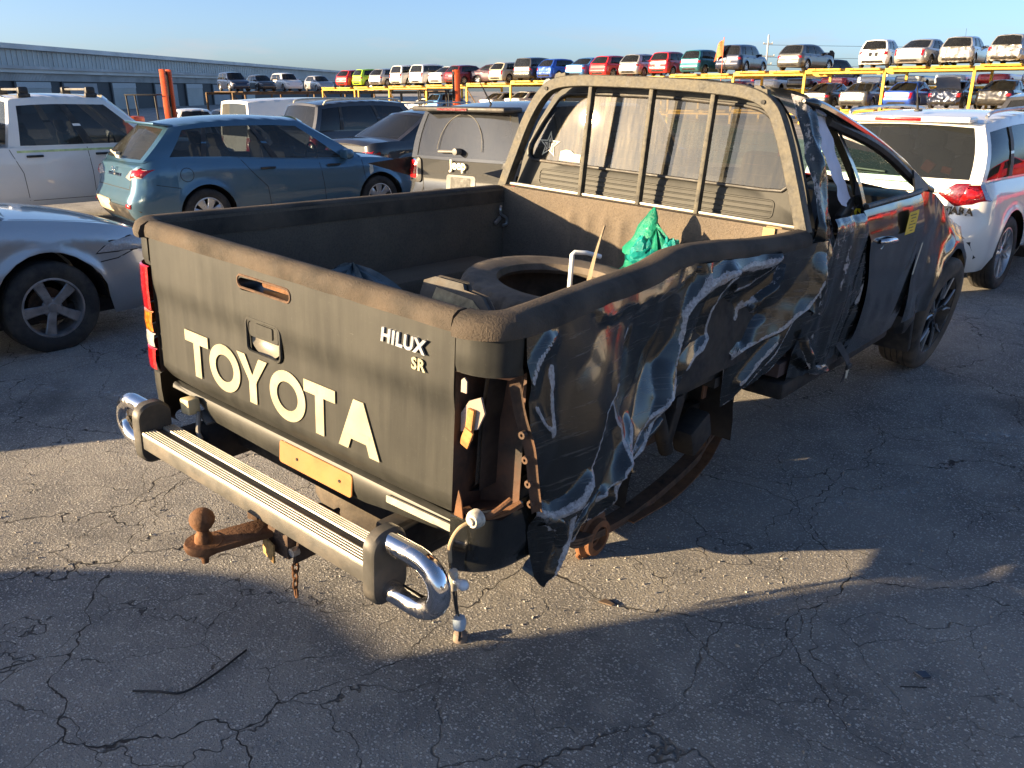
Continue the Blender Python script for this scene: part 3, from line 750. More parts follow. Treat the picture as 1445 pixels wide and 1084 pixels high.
def side_u(v, z, full=True):
    top = sinterp(CAPU, v) + .046; zt = interp(TOPZ, v)
    low = interp([(.1, .842), (.3, .850), (.6, .815), (.9, .775), (1.2, .735), (1.5, .715), (1.8, .765), (2.08, .81)], v)
    t = clamp((zt - z) / .62)
    u = lerp(top, low, sm(0, 1, t)) + .022 * math.sin(PI * min(1, t * 1.1)) * sm(.9, .4, v)
    u -= .035 * sm(.35, 0, abs(v - .62)) * sm(.25, 0, abs(z - 1.08)) * 0
    u -= .030 * math.exp(-((v - .70) / .16) ** 2 - ((z - 1.0) / .16) ** 2)
    u += .016 * math.exp(-((v - .38) / .13) ** 2 - ((z - 1.02) / .20) ** 2)
    u -= .050 * math.exp(-((v - 1.45) / .25) ** 2 - ((z - 1.02) / .14) ** 2)
    wear = rust = 0.0
    p = (v + .012 * noise3(v, z, 9, 11), z + .012 * noise3(v, z, 9, 17))
    for line, amp, wl, wr, ww, ru in CREASES:
        d, sgn = seg_d(p, line)
        w = wl if sgn < 0 else wr
        if d < w:
            k = 1 - d / w
            u += .68 * amp * (k if amp > 0 else k ** 1.3)
        if ww > 0 and d < ww * 3.2:
            q = math.exp(-(d / ww) ** 1.6)
            if q > wear: wear = q; rust = ru
    n_ = noise.noise(Vector(((v * .8 + z * .9) * 2.2, (v * .9 - z * .8) * 7.0, 4.0)))
    k = .35 + .65 * sm(.5, 1.0, v)
    u += .007 * n_ * k + .0035 * noise3(v, z, 11, 7) * k
    return u, wear, rust
m = MB(); NV, NZ = 230, 96; wears = []; rusts = []; rows = []
for i in range(NV):
    v = lerp(.10, 2.075, i / (NV - 1)); zt = interp(TOPZ, v); zb = interp(BOT, v) + .007 * noise3(v, 0, 22, 5) + .006 * noise3(v, 0, 60, 9)
    r = []
    for j in range(NZ):
        z = lerp(zt, zb, j / (NZ - 1)); u, w_, ru = side_u(v, z)
        if j == NZ - 1: w_ = max(w_, .55)
        elif j == NZ - 2: w_ = max(w_, .42)
        lean = .055 * sm(.32, .10, v) * sm(1.14, .70, z)         # the torn rear edge swings out and forward
        r.append((u, v + lean * sm(.22, .1, v), z)); wears.append(w_); rusts.append(ru)
    rows.append(r)
m.grid(rows, flip=True)
me = m.mesh('bedside_panel', P_SIDE, angle=22, fix=False)
a = me.attributes.new('wear', 'FLOAT', 'POINT'); a.data.foreach_set('value', wears)
a = me.attributes.new('rusty', 'FLOAT', 'POINT'); a.data.foreach_set('value', rusts)
panel = link(me, 'bedside_panel', truck, 'torn crumpled bedside with bare metal creases')
# crushed flange hanging from the fold: loose strips of torn sheet
def strip(pts, w0, w1, name, mat, parent, n=26, seed=1, curl=.02):
    m = MB(); rows = []; P_ = spline(pts, max(2, n // (len(pts) - 1)))
    for i, p in enumerate(P_):
        t = i / (len(P_) - 1); w = lerp(w0, w1, t) * (1 + .25 * noise.noise(Vector((t * 9, seed, 0)))); tng = (P_[min(i + 1, len(P_) - 1)] - P_[max(i - 1, 0)]).normalized()
        side = tng.cross(Vector((.9, -.3, .1))).normalized()
        row = []
        for j in range(7):
            s = j / 6 - .5
            q = p + side * w * s + Vector((1, -.2, .1)) * (curl * (1 - 4 * s * s) + .012 * noise.noise(Vector((t * 8, s * 5, seed))))
            row.append(q)
        rows.append(row)
    m.grid(rows)
    me = m.mesh(name, mat, angle=80, fix=False)
    a = me.attributes.new('wear', 'FLOAT', 'POINT'); nn = len(me.vertices)
    a.data.foreach_set('value', [.62 if (k % 7) in (0, 6) else (.40 if (k % 7) in (1, 5) else .12) for k in range(nn)])
    a = me.attributes.new('rusty', 'FLOAT', 'POINT'); a.data.foreach_set('value', [.1] * nn)
    return link(me, name, parent)
strip([(.79, .90, .79), (.81, .70, .74), (.82, .55, .685), (.825, .42, .64), (.82, .33, .60)], .03, .06, 'torn_strip', P_SIDE, panel, seed=3)
strip([(.845, .45, .72), (.855, .36, .67), (.845, .28, .60), (.82, .21, .53)], .045, .08, 'torn_strip', P_SIDE, panel, seed=8, curl=.03)
strip([(.86, .19, .735), (.872, .25, .70), (.86, .26, .63), (.835, .21, .55)], .05, .08, 'torn_strip', P_SIDE, panel, seed=14, curl=.03)
strip([(.84, 1.58, 1.225), (.86, 1.50, 1.16), (.84, 1.43, 1.12), (.82, 1.40, 1.08)], .02, .05, 'torn_strip', P_SIDE, panel, seed=33, curl=.03)
# --- left bedside, plain
m = MB(); rows = []
for i in range(60):
    v = lerp(.10, 2.0, i / 59); r = []
    for j in range(16):
        zb = .60
        if abs(v - 1.26) < .42: zb = max(zb, .33 + math.sqrt(max(0, .42 ** 2 - (v - 1.26) ** 2)))
        z = lerp(1.245, zb, j / 15); r.append((-.846 - .012 * math.sin(PI * j / 15), v, z))
    rows.append(r)
m.grid(rows); m.build('bedside_panel', P_CAB, truck)

# --- tub interior
m = MB()
FL = .80
vs_ = [.064 + (1.90 - .064) * k / 40 for k in range(41)]
rows = []
for v in vs_:
    cu = sinterp(CAPU, v)
    rows.append([(cu - .036, v, 1.275), (cu - .040, v, 1.15), (min(cu - .030, .74), v, 1.0), (.735, v, FL + .03), (.70, v, FL)])
m.grid(rows)
m.build('bed_wall', LINER, truck)
m = MB(); m.grid([[(sinterp(CAPU, v) - .030, v, 1.25), (sinterp(CAPU, v) - .028, v, 1.15), (.752, v, 1.0), (.75, v, FL + .02), (.66, v, FL - .02)] for v in vs_]); m.build('inner_skin', UNDER, truck)
m = MB()
m.grid([[(-.755, v, 1.285), (-.752, v, 1.15), (-.748, v, 1.0), (-.742, v, FL + .03), (-.70, v, FL)] for v in vs_], flip=True)
m.build('bed_wall', LINER, truck)
m = MB(); rows = []
for k in range(25):                                             # floor with pressed ribs
    pass
us = [-.70 + 1.40 * k / 84 for k in range(85)]
m.grid([[(u, v, FL + (.010 if (k % 12) in (3, 4, 5, 6, 7, 8) else 0)) for k, u in enumerate(us)] for v in (.06, 1.92)])
m.build('bed_floor', LINER, truck)
m = MB(); us = [-.77 + 1.55 * k / 120 for k in range(121)]
def rib(u):
    s = 0
    for c in (-.33, -.235, -.14, -.045, .05, .145): s += .011 * math.exp(-((u - c) / .020) ** 2)
    return s
m.grid([[(u, 1.905 - rib(u) * sm(1.245, 1.20, z), z) for u in us] for z in (FL, .9, 1.0, 1.1, 1.18, 1.20, 1.215, 1.23, 1.245, 1.27, 1.298)])
m.grid([[(u, v, 1.300 if v < 2.0 else 1.292) for u in us] for v in (1.905, 1.95, 2.0)])
m.build('bed_front_wall', LINER, truck)
for s, v0 in ((-1, 1.26), (1, 1.28)):
    m = MB(); m.box((s * .63, v0, FL + .09), (.22, .84, .19), bev=.05); m.build('wheel_house', LINER, truck)
m = MB(); m.tube(spline([(-.735, 1.86, 1.20), (-.725, 1.845, 1.185), (-.728, 1.86, 1.16), (-.72, 1.89, 1.14), (-.725, 1.90, 1.11), (-.725, 1.87, 1.105)], 4), .007, 8)
m.box((-.735, 1.84, 1.13), (.012, .05, .02), Matrix.Rotation(.6, 3, 'X'), .003)
m.build('tie_down_hook', ALLOY, truck)
m = MB(); m.sweep([(.70, 1.915, 1.296), (.64, 1.903, 1.298)], [(-.004, 0), (.004, 0), (.004, .006), (-.004, .006)]); m.box((.655, 1.897, 1.262), (.05, .004, .07)); m.build('tape_tab', simple('brown_tape', (.33, .22, .10), .6), truck)
# underside
m = MB()
m.box((.47, 2.3, .56), (.09, 4.6, .13), bev=.01); m.box((-.47, 2.3, .56), (.09, 4.6, .13), bev=.01)
for v in (.15, .75, 1.75, 2.6): m.box((0, v, .58), (.94, .07, .09), bev=.01)
m.box((0, 1.0, .775), (1.40, 1.9, .03))
for v in (.3, .6, .9, 1.2, 1.5, 1.8): m.box((0, v, .745), (1.42, .05, .04))
ch = m.build('chassis', UNDER, truck)
m = MB(); m.lathe([(0, -.10), (.22, -.10), (.34, -.09), (.37, -.03), (.37, .03), (.34, .09), (.22, .10), (0, .06)], (-.08, .64, .365), 'z', 30); m.build('sun_block_spare', RUBBER_BROWN, truck)  # unseen spare, added and hung low to block sun under the tray
m = MB(); m.box((-.33, 2.25, .47), (.50, 1.15, .30), bev=.06); m.build('fuel_tank', UNDER, truck)  # from here to the left flap: unseen parts added to block sun underneath
m = MB(); m.box((.08, 2.75, .45), (.34, .9, .30), bev=.08); m.tube([(0, 1.2, .34), (.05, 2.4, .44)], .045, 8); m.build('gearbox', UNDER, truck)
m = MB(); m.tube(spline([(.30, 3.2, .42), (.34, 2.3, .38), (.33, 1.5, .42), (.36, .5, .46), (.42, .12, .45)], 5), .035, 8); m.tube([(.33, 2.0, .38), (.33, 1.45, .40)], .085, 12); m.build('exhaust_pipe', RUST_DARK, truck)
m = MB(); m.box((-.76, 3.0, .46), (.14, 1.7, .16), bev=.03); m.build('left_sill', UNDER, truck)
m = MB(); m.box((-.70, .62, .46), (.30, .02, .36), bev=.004); m.build('mud_flap', BLACK_PLASTIC, truck)
m = MB(); rows = []                                               # inner wheel well behind the open arch
for k in range(15):
    a = PI * k / 14; rows.append([(u, 1.28 + .41 * math.cos(a), .44 + .44 * math.sin(a)) for u in (.42, .62, .72)])
m.grid(rows); m.add([(.42, 1.28 + .41 * math.cos(PI * k / 14), .44 + .44 * math.sin(PI * k / 14)) for k in range(15)], [tuple(range(15))])
m.build('wheel_well', UNDER, truck)
m = MB(); m.box((.60, 1.40, .70), (.05, .06, .42), Matrix.Rotation(-.35, 3, 'X'), .008); m.box((.64, 1.48, .52), (.10, .16, .13), Matrix.Rotation(.4, 3, 'X'), .02)
m.tube([(.58, 1.16, .84), (.60, 1.36, .46)], .03, 10); m.box((.62, 1.25, .80), (.10, .14, .05), Matrix.Rotation(.5, 3, 'X'), .008); m.box((.55, 1.62, .50), (.05, .10, .16), bev=.01)
m.build('damper', UNDER, truck)
TIN = simple('brown_tin', (.16, .08, .045), .75)
m = MB(); m.box((.64, 1.33, .80), (.01, .09, .05), Matrix.Rotation(.5, 3, 'X')); m.build('torn_bracket', TIN, truck)
m = MB(); m.box((.66, 1.50, .70), (.008, .03, .07)); m.build('torn_bracket', TIN, truck)
# axle dropped to the ground and the hanging leaf springs
m = MB(); m.lathe([(.042, -1.05), (.042, 0)], (.47, 1.09, .135), 'x', 18)
m.lathe([(.0, -.02), (.095, -.02), (.095, .0), (.078, .006), (.074, .03), (.050, .034), (.046, .01), (.030, .01), (.028, -.01), (0, -.012)], (.47, 1.09, .135), 'x', 28)
for k in range(4):
    a = k * PI / 2 + .78; m.box((.458, 1.09 + .088 * math.cos(a), .135 + .088 * math.sin(a)), (.018, .04, .04), Matrix.Rotation(a, 3, 'X'), .008)
m.box((-.12, 1.08, .17), (.30, .26, .27), bev=.08)
axle = m.build('rear_axle', simple('brown_rusty_axle', (.20, .085, .035), .85, var=.5, vscale=24, bump=.3, bscale=80, dirt=(.08, .045, .03), dirt_amt=.45), truck)
m = MB(); m.lathe([(.0, -.004), (.027, -.004), (.027, .001), (.0, .001)], (.466, 1.09, .135), 'x', 16); m.build('hub_bore', DARK, axle)
for dz, lo, wd in ((0, 0, .062), (-.012, .10, .06), (-.024, .22, .06)):
    m = MB(); P_ = [(.50, .60 + lo, .40), (.49, .86, .23), (.47, 1.08, .165), (.47, 1.35, .15), (.48, 1.65, .19), (.50, 1.86, .27), (.52, 2.02 - lo * .9, .41)]
    m.sweep(spline([(a, b, c + dz) for a, b, c in P_], 5), [(-wd / 2, -.005), (wd / 2, -.005), (wd / 2, .005), (-wd / 2, .005)])
    m.build('leaf_spring', RUST_DARK, truck)
m = MB(); m.sweep(spline([(.50, 1.30, .13), (.52, 1.62, .14), (.53, 1.86, .215), (.53, 1.98, .31)], 5), [(-.03, -.003), (.03, -.003), (.03, .003), (-.03, .003)]); m.build('leaf_spring', RUST, truck)
for hx, hy in ((.52, 2.04), (.505, .58)):
    m = MB(); m.box((hx, hy, .445), (.07, .055, .16), bev=.01); m.build('spring_hanger', UNDER, truck)

# --- headboard
HB = [(-.800, 1.285), (-.745, 1.44), (-.675, 1.62), (-.605, 1.735), (-.53, 1.790), (-.40, 1.812), (-.2, 1.818), (.05, 1.820), (.30, 1.815), (.46, 1.800), (.555, 1.755), (.615, 1.665), (.69, 1.50), (.778, 1.285)]
def hbv(z): return 1.955 + (z - 1.285) * .05
m = MB(); P_ = spline([(u, hbv(z), z) for u, z in HB], 5)
m.sweep(P_, [(-.022, -.028), (.022, -.028), (.026, -.022), (.026, .022), (.022, .028), (-.022, .028), (-.026, .022), (-.026, -.022)], up=(0, 1, 0))
hb = m.build('headboard', simple('dusty_headboard', (.040, .038, .033), .6, .0, var=.3, vscale=40, dirt=(.14, .126, .095), dirt_amt=.52, bump=.15, bscale=90), truck)
for u in (-.322, .0, .296):
    m = MB(); m.box((u, (hbv(1.3) + hbv(1.80)) / 2, 1.545), (.021, .036, .53), Matrix.Rotation(-.05, 3, 'X'), .004); m.build('bar', hb.data.materials[0], hb)
m = MB(); m.box((0, 1.962, 1.306), (1.54, .03, .012), bev=.003); m.build('foot_rail', ALU, hb)
for u, z, r in ((-.50, 1.833, .1), (.50, 1.818, -.25)):
    m = MB(); m.prism([(-.035, 0), (.035, 0), (.03, .022), (.008, .018), (-.004, .026), (-.03, .018)], (u, hbv(z) + .012, z - .012), (math.cos(r), 0, -math.sin(r) * -1), (0, 0, 1), (0, -1, 0), .03, bev=.003)
    m.build('lug', hb.data.materials[0], hb)
for u, z in ((-.565, 1.770), (.525, 1.772)):
    m = MB(); m.lathe([(0, -.034), (.009, -.034), (.009, -.02)], (u, hbv(z), z), 'y', 10); m.build('bolt_hole', DARK, hb)

# --- cab back: pressed panel, rubber seal, dirty rear glass
def bkv(z): return 2.035 + (z - 1.30) * .115
OUT = [(-.80, 1.20), (-.80, 1.30), (-.755, 1.45), (-.70, 1.60), (-.615, 1.745), (-.53, 1.800), (-.40, 1.825), (0, 1.835), (.40, 1.820), (.52, 1.790), (.590, 1.72), (.655, 1.60), (.72, 1.45), (.785, 1.30), (.785, 1.20)]
WIN = [(-.70, 1.425), (-.735, 1.452), (-.728, 1.50), (-.66, 1.62), (-.58, 1.725), (-.54, 1.748), (-.40, 1.757), (0, 1.764), (.38, 1.752), (.47, 1.738), (.515, 1.71), (.575, 1.62), (.640, 1.50), (.648, 1.452), (.615, 1.425)]
def loop(pl, n=160):
    cx_, cz_ = -.03, 1.585; pts = [Vector((p[0], p[1], 0)) for p in pl] + [Vector((pl[0][0], pl[0][1], 0))]; out = []
    for k in range(n):
        a = 2 * PI * k / n; d = Vector((math.cos(a), math.sin(a), 0)); best = None
        for p, q in zip(pts, pts[1:]):
            e = q - p; den = d.x * e.y - d.y * e.x
            if abs(den) < 1e-9: continue
            w_ = Vector((p.x - cx_, p.y - cz_, 0)); t = (w_.x * e.y - w_.y * e.x) / den; s = (w_.x * d.y - w_.y * d.x) / den
            if t > 0 and -1e-6 <= s <= 1 + 1e-6: best = t if best is None else max(best, t)
        out.append((cx_ + d.x * best, cz_ + d.y * best))
    return out
Lo, Lw = loop(OUT), loop(WIN)
m = MB(); rows = []
for a, b in zip(Lo, Lw):
    r = []
    for k, dv in ((0, .02), (.06, .0), (.55, 0), (.9, .0), (1.0, .012)):
        u, z = lerp(a[0], b[0], k), lerp(a[1], b[1], k); r.append((u, bkv(z) + dv, z))
    rows.append(r)
m.grid(rows, closed_u=True)
back = m.build('cab_back', P_BACK, truck, fix=True)
m = MB(); m.tube([(u, bkv(z) - .001, z) for u, z in Lw], .0085, 8, closed=True); m.build('window_seal', BLACK_PLASTIC, back)
m = MB(); Lg = [(lerp(u, -.03, .004), lerp(z, 1.585, .004)) for u, z in Lw]
m.add([(-.03, bkv(1.585) + .012, 1.585)] + [(u, bkv(z) + .012, z) for u, z in Lg], [(0, 1 + k, 1 + (k + 1) % len(Lg)) for k in range(len(Lg))])
rg = m.build('rear_window', GLASS_DIRTY, truck, 'streaky dust covered rear window', fix=True)
m = MB()
for z in (1.72, 1.68, 1.64, 1.60, 1.56, 1.52, 1.48):
    hw = .60 - (z - 1.45) * .45
    m.box((-.03, bkv(z) + .0155, z), (2 * hw, .001, .0016))
m.build('demister_line', simple('demister_red', (.30, .12, .07), .6), rg)
for z0, z1, hw in ((1.385, 1.315, .62),):
    m = MB(); hh = (z0 - z1) / 2; zc = (z0 + z1) / 2
    m.tube([(-.02 + p[0], bkv(zc + p[1]) - .0, zc + p[1]) for p in rrect(2 * hw, 2 * hh, .018, 5)], .0042, 6, closed=True)
    for q in (.33, -.33): m.tube([(-.02 - hw, bkv(zc + q * hh) - .0, zc + q * hh), (-.02 + hw, bkv(zc + q * hh) - .0, zc + q * hh)], .0042, 6)
    m.build('pressed_rib', P_BACK, back)
# stickers on the glass
def star(r, k=.42, n=5, a0=PI / 2): return [((r if i % 2 == 0 else r * k) * math.cos(a0 + i * PI / n), (r if i % 2 == 0 else r * k) * math.sin(a0 + i * PI / n)) for i in range(2 * n)]
m = MB(); so, si = star(.066), star(.050); n = 10; o_ = Vector((-.612, bkv(1.505) + .0085, 1.505))
m.add([o_ + Vector((p[0], .115 * p[1], p[1])) for p in so] + [o_ + Vector((p[0], .115 * p[1], p[1])) for p in si], [(i, (i + 1) % n, n + (i + 1) % n, n + i) for i in range(n)])
si = star(.036); m.add([o_ + Vector((p[0], .115 * p[1] , p[1])) for p in si], [tuple(range(10))])
m.build('star_sticker', WHITE_VINYL, rg, smooth=False)
m = MB()
for dx in (-.007, .008): m.box(o_ + Vector((dx, -.0016, -.002)), (.006, .001, .034))
m.box(o_ + Vector((.008, -.0016, .012)), (.018, .001, .005))
m.build('star_mark', DARK, rg, smooth=False)
m = MB(); m.prism([(-.062, -.024), (.062, -.024), (.062, .012), (.020, .014), (.0, .026), (-.03, .028), (-.062, .018)], (-.475, bkv(1.462) + .007, 1.462), (1, 0, 0), (0, .115, 1), (0, -1, 0), .001)
st = m.build('bumper_sticker', simple('cream_sticker', (.62, .57, .42), .6), rg, smooth=False)
me = text_mesh('SHOP LOCAL', .019, 'print', .0002); me.materials.append(simple('sticker_ink', (.32, .26, .16), .7))
o = link(me, 'print', rg); o.rotation_euler = (PI / 2 - .115, 0, 0); o.location = (-.475, bkv(1.455) + .0052, 1.452)
# red elastic seat-belt seen behind the glass
m = MB(); m.sweep(spline([(.50, 2.13, 1.68), (.56, 2.13, 1.64), (.60, 2.13, 1.55), (.62, 2.12, 1.47)], 6), [(-.006, 0), (.006, 0), (.006, .002), (-.006, .002)], up=(0, 1, 0)); m.box((.565, 2.125, 1.585), (.034, .004, .05))
m.build('red_strap', simple('orange_red_strap', (.70, .09, .02), .7), truck)

# --- cab: roof, pillars, doors, fender
def roofz(v): return sinterp([(2.03, 1.815), (2.20, 1.775), (2.45, 1.73), (2.8, 1.66), (3.1, 1.59), (3.25, 1.55)], v)
m = MB(); rows = []
for k in range(24):
    v = lerp(2.06, 3.25, k / 23); r = []
    zl = 1.80 - .05 * ((v - 2.06) / 1.2) ** 2; zr = roofz(v)
    for j in range(25):
        s = j / 24; u = lerp(-.62, .655, s); z = lerp(zl, zr, sm(.25, 1, s)) + .045 * math.sin(PI * s) ** .6 + .02 * noise3(u, v, 3.2, 2) * sm(.3, 1, s) * math.sin(PI * s)
        r.append((u + .02 * noise3(v, u, 5, 8) * (s > .95), v, z))
    rows.append(r)
m.grid(rows); roof = m.build('roof', P_CAB, truck, 'crushed roof')
m = MB(); m.tube(spline([(.650, 2.05, 1.785), (.668, 2.20, roofz(2.2) - .012), (.68, 2.45, roofz(2.45) - .015), (.69, 2.8, roofz(2.8) - .018), (.70, 3.1, roofz(3.1) - .02), (.73, 3.35, 1.49), (.77, 3.62, 1.385), (.79, 3.74, 1.35)], 6), .024, 10, rs=[.006, .012, .018] + [.024] * 46, flat=(1, 1.2))
m.build('roof_rail', P_CAB, truck)
m = MB(); m.tube(spline([(.655, 2.32, 1.71), (.70, 2.75, 1.63), (.72, 3.08, 1.55), (.755, 3.34, 1.455), (.79, 3.55, 1.375)], 6), .026, 8); m.build('window_frame', BLACK_PLASTIC, truck)
m = MB(); m.tube(spline([(-.64, 2.06, 1.78), (-.66, 2.8, 1.77), (-.68, 3.15, 1.66), (-.78, 3.74, 1.35)], 6), .035, 8); m.tube([(-.64, 2.5, 1.77), (-.80, 2.5, 1.34)], .04, 8); m.build('roof_rail', P_CAB, truck)
# crumpled corner pillar
def crumple_grid(rows_ctrl, nv, nz, amp, sc, name, mat, parent, wear=.3, seed=0, label=None, edge=.2):
    """rows_ctrl: list of rows of control points -> dense noisy sheet"""
    R_ = [spline(r, nv) for r in rows_ctrl]; cols = list(zip(*R_)); C_ = [spline(c, nz) for c in cols]; rows = list(zip(*C_))
    m = MB(); out = []; wr = []
    for i, r in enumerate(rows):
        rr = []
        for j, p in enumerate(r):
            n1 = noise.noise(Vector((p.y * sc, p.z * sc * .6, seed))); n2 = noise.noise(Vector((p.y * sc * 2.7, p.z * sc * 1.6, seed + 9)))
            rid = (1 - abs(n1) * 2.2)
            rr.append(p + Vector((amp * (n1 * 1.2 + .5 * n2), 0, 0)))
            e = min(i, len(rows) - 1 - i, j, len(r) - 1 - j)
            wr.append(clamp(wear * max(0, rid) + (edge if e == 0 else 0)))
        out.append(rr)
    m.grid(out); me = m.mesh(name, mat, angle=80, fix=False)
    a = me.attributes.new('wear', 'FLOAT', 'POINT'); a.data.foreach_set('value', wr)
    a = me.attributes.new('rusty', 'FLOAT', 'POINT'); a.data.foreach_set('value', [.12] * len(wr))
    return link(me, name, parent, label)
crumple_grid([[(.60, 2.045, 1.81), (.645, 2.07, 1.795), (.665, 2.13, 1.765)],
              [(.69, 2.05, 1.60), (.735, 2.08, 1.58), (.74, 2.14, 1.57)],
              [(.765, 2.05, 1.40), (.80, 2.08, 1.38), (.79, 2.17, 1.36)],
              [(.80, 2.04, 1.20), (.845, 2.08, 1.18), (.83, 2.22, 1.16)],
              [(.81, 2.03, .98), (.85, 2.06, .95), (.83, 2.20, .92)]], 6, 8, .018, 16, 'corner_pillar', P_SIDE, truck, .52, 3, 'crumpled corner pillar stripped to grey metal')
def gapv(z): return sinterp([(.62, 2.655), (.75, 2.69), (.92, 2.70), (1.15, 2.60), (1.34, 2.47)], z)
# rear access door skin
rows = []
for z in (1.335, 1.29, 1.15, 1.0, .85, .72, .60):
    v1 = gapv(z) - .006; u1 = interp([(.6, .80), (.8, .825), (1.1, .85), (1.29, .852), (1.335, .835)], z)
    rows.append([(u1 - .02 + .02 * sm(2.0, 2.3, v), v, z) for v in [lerp(2.14 if z > .9 else 2.02, v1, k / 5) for k in range(6)]])
crumple_grid(rows, 7, 7, .014, 6, 'rear_door', P_SIDE, truck, .38, 12, 'buckled rear access door')
m = MB(); m.box((.70, 2.35, .60), (.20, .75, .08), bev=.02); m.box((.72, 3.0, .585), (.16, .95, .07), bev=.02); m.build('sill', UNDER, truck)
strip([(.82, 2.02, .86), (.845, 2.10, .74), (.83, 2.22, .66), (.82, 2.42, .615)], .06, .04, 'torn_strip', P_SIDE, truck, seed=41, curl=.02)
# front door
def door_u(z): return interp([(.60, .815), (.75, .842), (1.0, .862), (1.2, .862), (1.32, .848), (1.345, .83)], z)
def doorf(z): return sinterp([(.60, 3.47), (.80, 3.54), (.95, 3.56), (1.12, 3.54), (1.34, 3.46)], z)
m = MB(); rows = []
for z in [lerp(1.352, .612, k / 26) for k in range(27)]:
    r = []
    for k in range(33):
        v = lerp(gapv(z) + .006, doorf(z) - .004, k / 32)
        r.append((door_u(z) + .010 * noise3(v, z, 2.4, 31) + .003 * noise3(v, z, 7, 3) - .010 * sm(3.2, 3.5, v) + .006 * math.exp(-((z - 1.20) / .02) ** 2), v, z))
    rows.append(r)
m.grid(rows, flip=True); m.grid([[(p[0] - .035, p[1], p[2]) for p in (r[0], r[-1])] for r in rows])
door = m.build('door', P_CAB, truck, 'black front door with scuffs', fix=False)
m = MB(); m.grid([[(p.x, p.y, p.z), (p.x - .04, p.y + .012, p.z), (p.x - .05, p.y + .06, p.z - .0)] for p in spline([(.655, 2.385, 1.715), (.72, 2.42, 1.60), (.79, 2.45, 1.47), (.835, 2.475, 1.35)], 6)])
m.grid([[(p.x + .002, p.y + .0, p.z), (p.x - .004, p.y + .065, p.z - .006)] for p in spline([(.655, 2.385, 1.715), (.72, 2.42, 1.60), (.79, 2.45, 1.47), (.835, 2.475, 1.35)], 6)])
m.build('door_pillar', P_CAB, door)
m = MB(); m.tube(spline([(.835, 2.50, 1.358), (.842, 2.9, 1.368), (.83, 3.3, 1.366), (.81, 3.48, 1.368)], 5), .014, 8); m.build('belt_seal', BLACK_PLASTIC, door)
m = MB(); m.prism([(0, 0), (.24, 0), (.24, .03), (.02, .11)], (.81, 3.34, 1.365), (0, 1, 0), (-.35, 0, 1), (1, 0, 0), .01); m.build('quarter_light', BLACK_PLASTIC, door)
m = MB(); m.tube(spline([(.868, 2.715, 1.185), (.893, 2.735, 1.19), (.898, 2.80, 1.187), (.895, 2.86, 1.183), (.868, 2.885, 1.18)], 5), .013, 10, flat=(1, 1)); m.build('door_handle', CHROME, door)
m = MB(); m.lathe([(0, .0), (.034, .0), (.042, .004)], (.858, 2.775, 1.185), 'x', 18); m.build('handle_cup', P_CAB, door)
m = MB(); m.prism([(0, 0), (.17, .0), (.18, .10), (.17, .115), (.012, .11)], (.874, 3.08, 1.18), (0, 1, 0), (0, 0, 1), (1, 0, 0), .0015)
stk = m.build('yellow_sticker', simple('yellow_sticker', (.72, .50, .04), .6, var=.1), door, smooth=False)
m = MB()
for k in range(6): m.box((.8762, 3.165 + .012 * (k % 2), 1.275 - k * .016), (.0008, .11 - .03 * (k % 3), .005))
m.build('print_line', simple('faded_print', (.16, .12, .05), .8), door, smooth=False)
m = MB(); m.prism([(0, 0), (.022, 0), (.085, .165), (.063, .165)], (.868, 3.43, .93), (0, 1, 0), (0, 0, 1), (1, 0, 0), .0012); m.build('white_tape', WHITE_VINYL, door, smooth=False)
# fender, wheel arch, mudguard flap
WV, WR = 4.39, .375
m = MB(); rows = []
for k in range(46):
    v = lerp(3.50, 5.05, k / 45); zt = sinterp([(3.5, 1.362), (3.75, 1.335), (4.05, 1.26), (4.35, 1.15), (4.6, 1.08), (4.9, 1.03), (5.05, .98)], v)
    zb = .64 if abs(v - WV) > .43 else max(.64, .53 + math.sqrt(max(0, .43 ** 2 - (v - WV) ** 2)))
    r = []
    for j in range(16):
        t = j / 15; z = lerp(zt, zb, t)
        u = .80 + .055 * math.sin(PI * min(1, t * 1.15) * .6) - .12 * sm(4.7, 5.05, v) + .022 * noise3(v, z, 3.4, 40) + .008 * noise3(v, z, 9, 44) + .025 * math.exp(-(abs(math.hypot(v - WV, z - .53) - .45) / .05) ** 2)
        r.append((u, v, z))
    rows.append(r)
m.grid(rows); m.build('front_fender', P_CAB, truck)
m = MB(); m.grid([[(.80 * s * (1 if s < 0 else 1), v, z - .08 * abs(s) ** 3) for s in [-1 + 2 * k / 12 for k in range(13)]] for v, z in ((3.75, 1.36), (4.0, 1.31), (4.3, 1.20), (4.6, 1.12), (4.95, 1.03))]); m.build('bonnet', P_CAB, truck)
m = MB(); m.box((0, 5.15, .72), (1.5, .18, .5), bev=.08); m.build('front_bumper', P_CAB, truck)
m = MB(); m.grid([[(-.80 - .03 * math.sin(PI * t), v, lerp(1.33, .62 if abs(v - WV) > .42 else max(.62, .36 + math.sqrt(max(0, .42 ** 2 - (v - WV) ** 2))), t)) for t in [k / 6 for k in range(7)]] for v in [2.05 + 2.9 * k / 50 for k in range(51)]]); m.build('left_flank', P_CAB, truck)
m = MB(); m.box((.70, 3.86, .54), (.28, .05, .34), Matrix.Rotation(.32, 3, 'X'), .02); m.box((.77, 3.80, .60), (.14, .22, .16), Matrix.Rotation(.3, 3, 'X'), .06); m.build('mud_flap', BLACK_PLASTIC, truck)
m = MB(); rows = []
for k in range(13):
    a = PI * k / 12; rows.append([(u, WV + .42 * math.cos(a), .54 + .42 * math.sin(a)) for u in (.50, .66, .80)])
m.grid(rows); m.build('wheel_arch_liner', UNDER, truck)
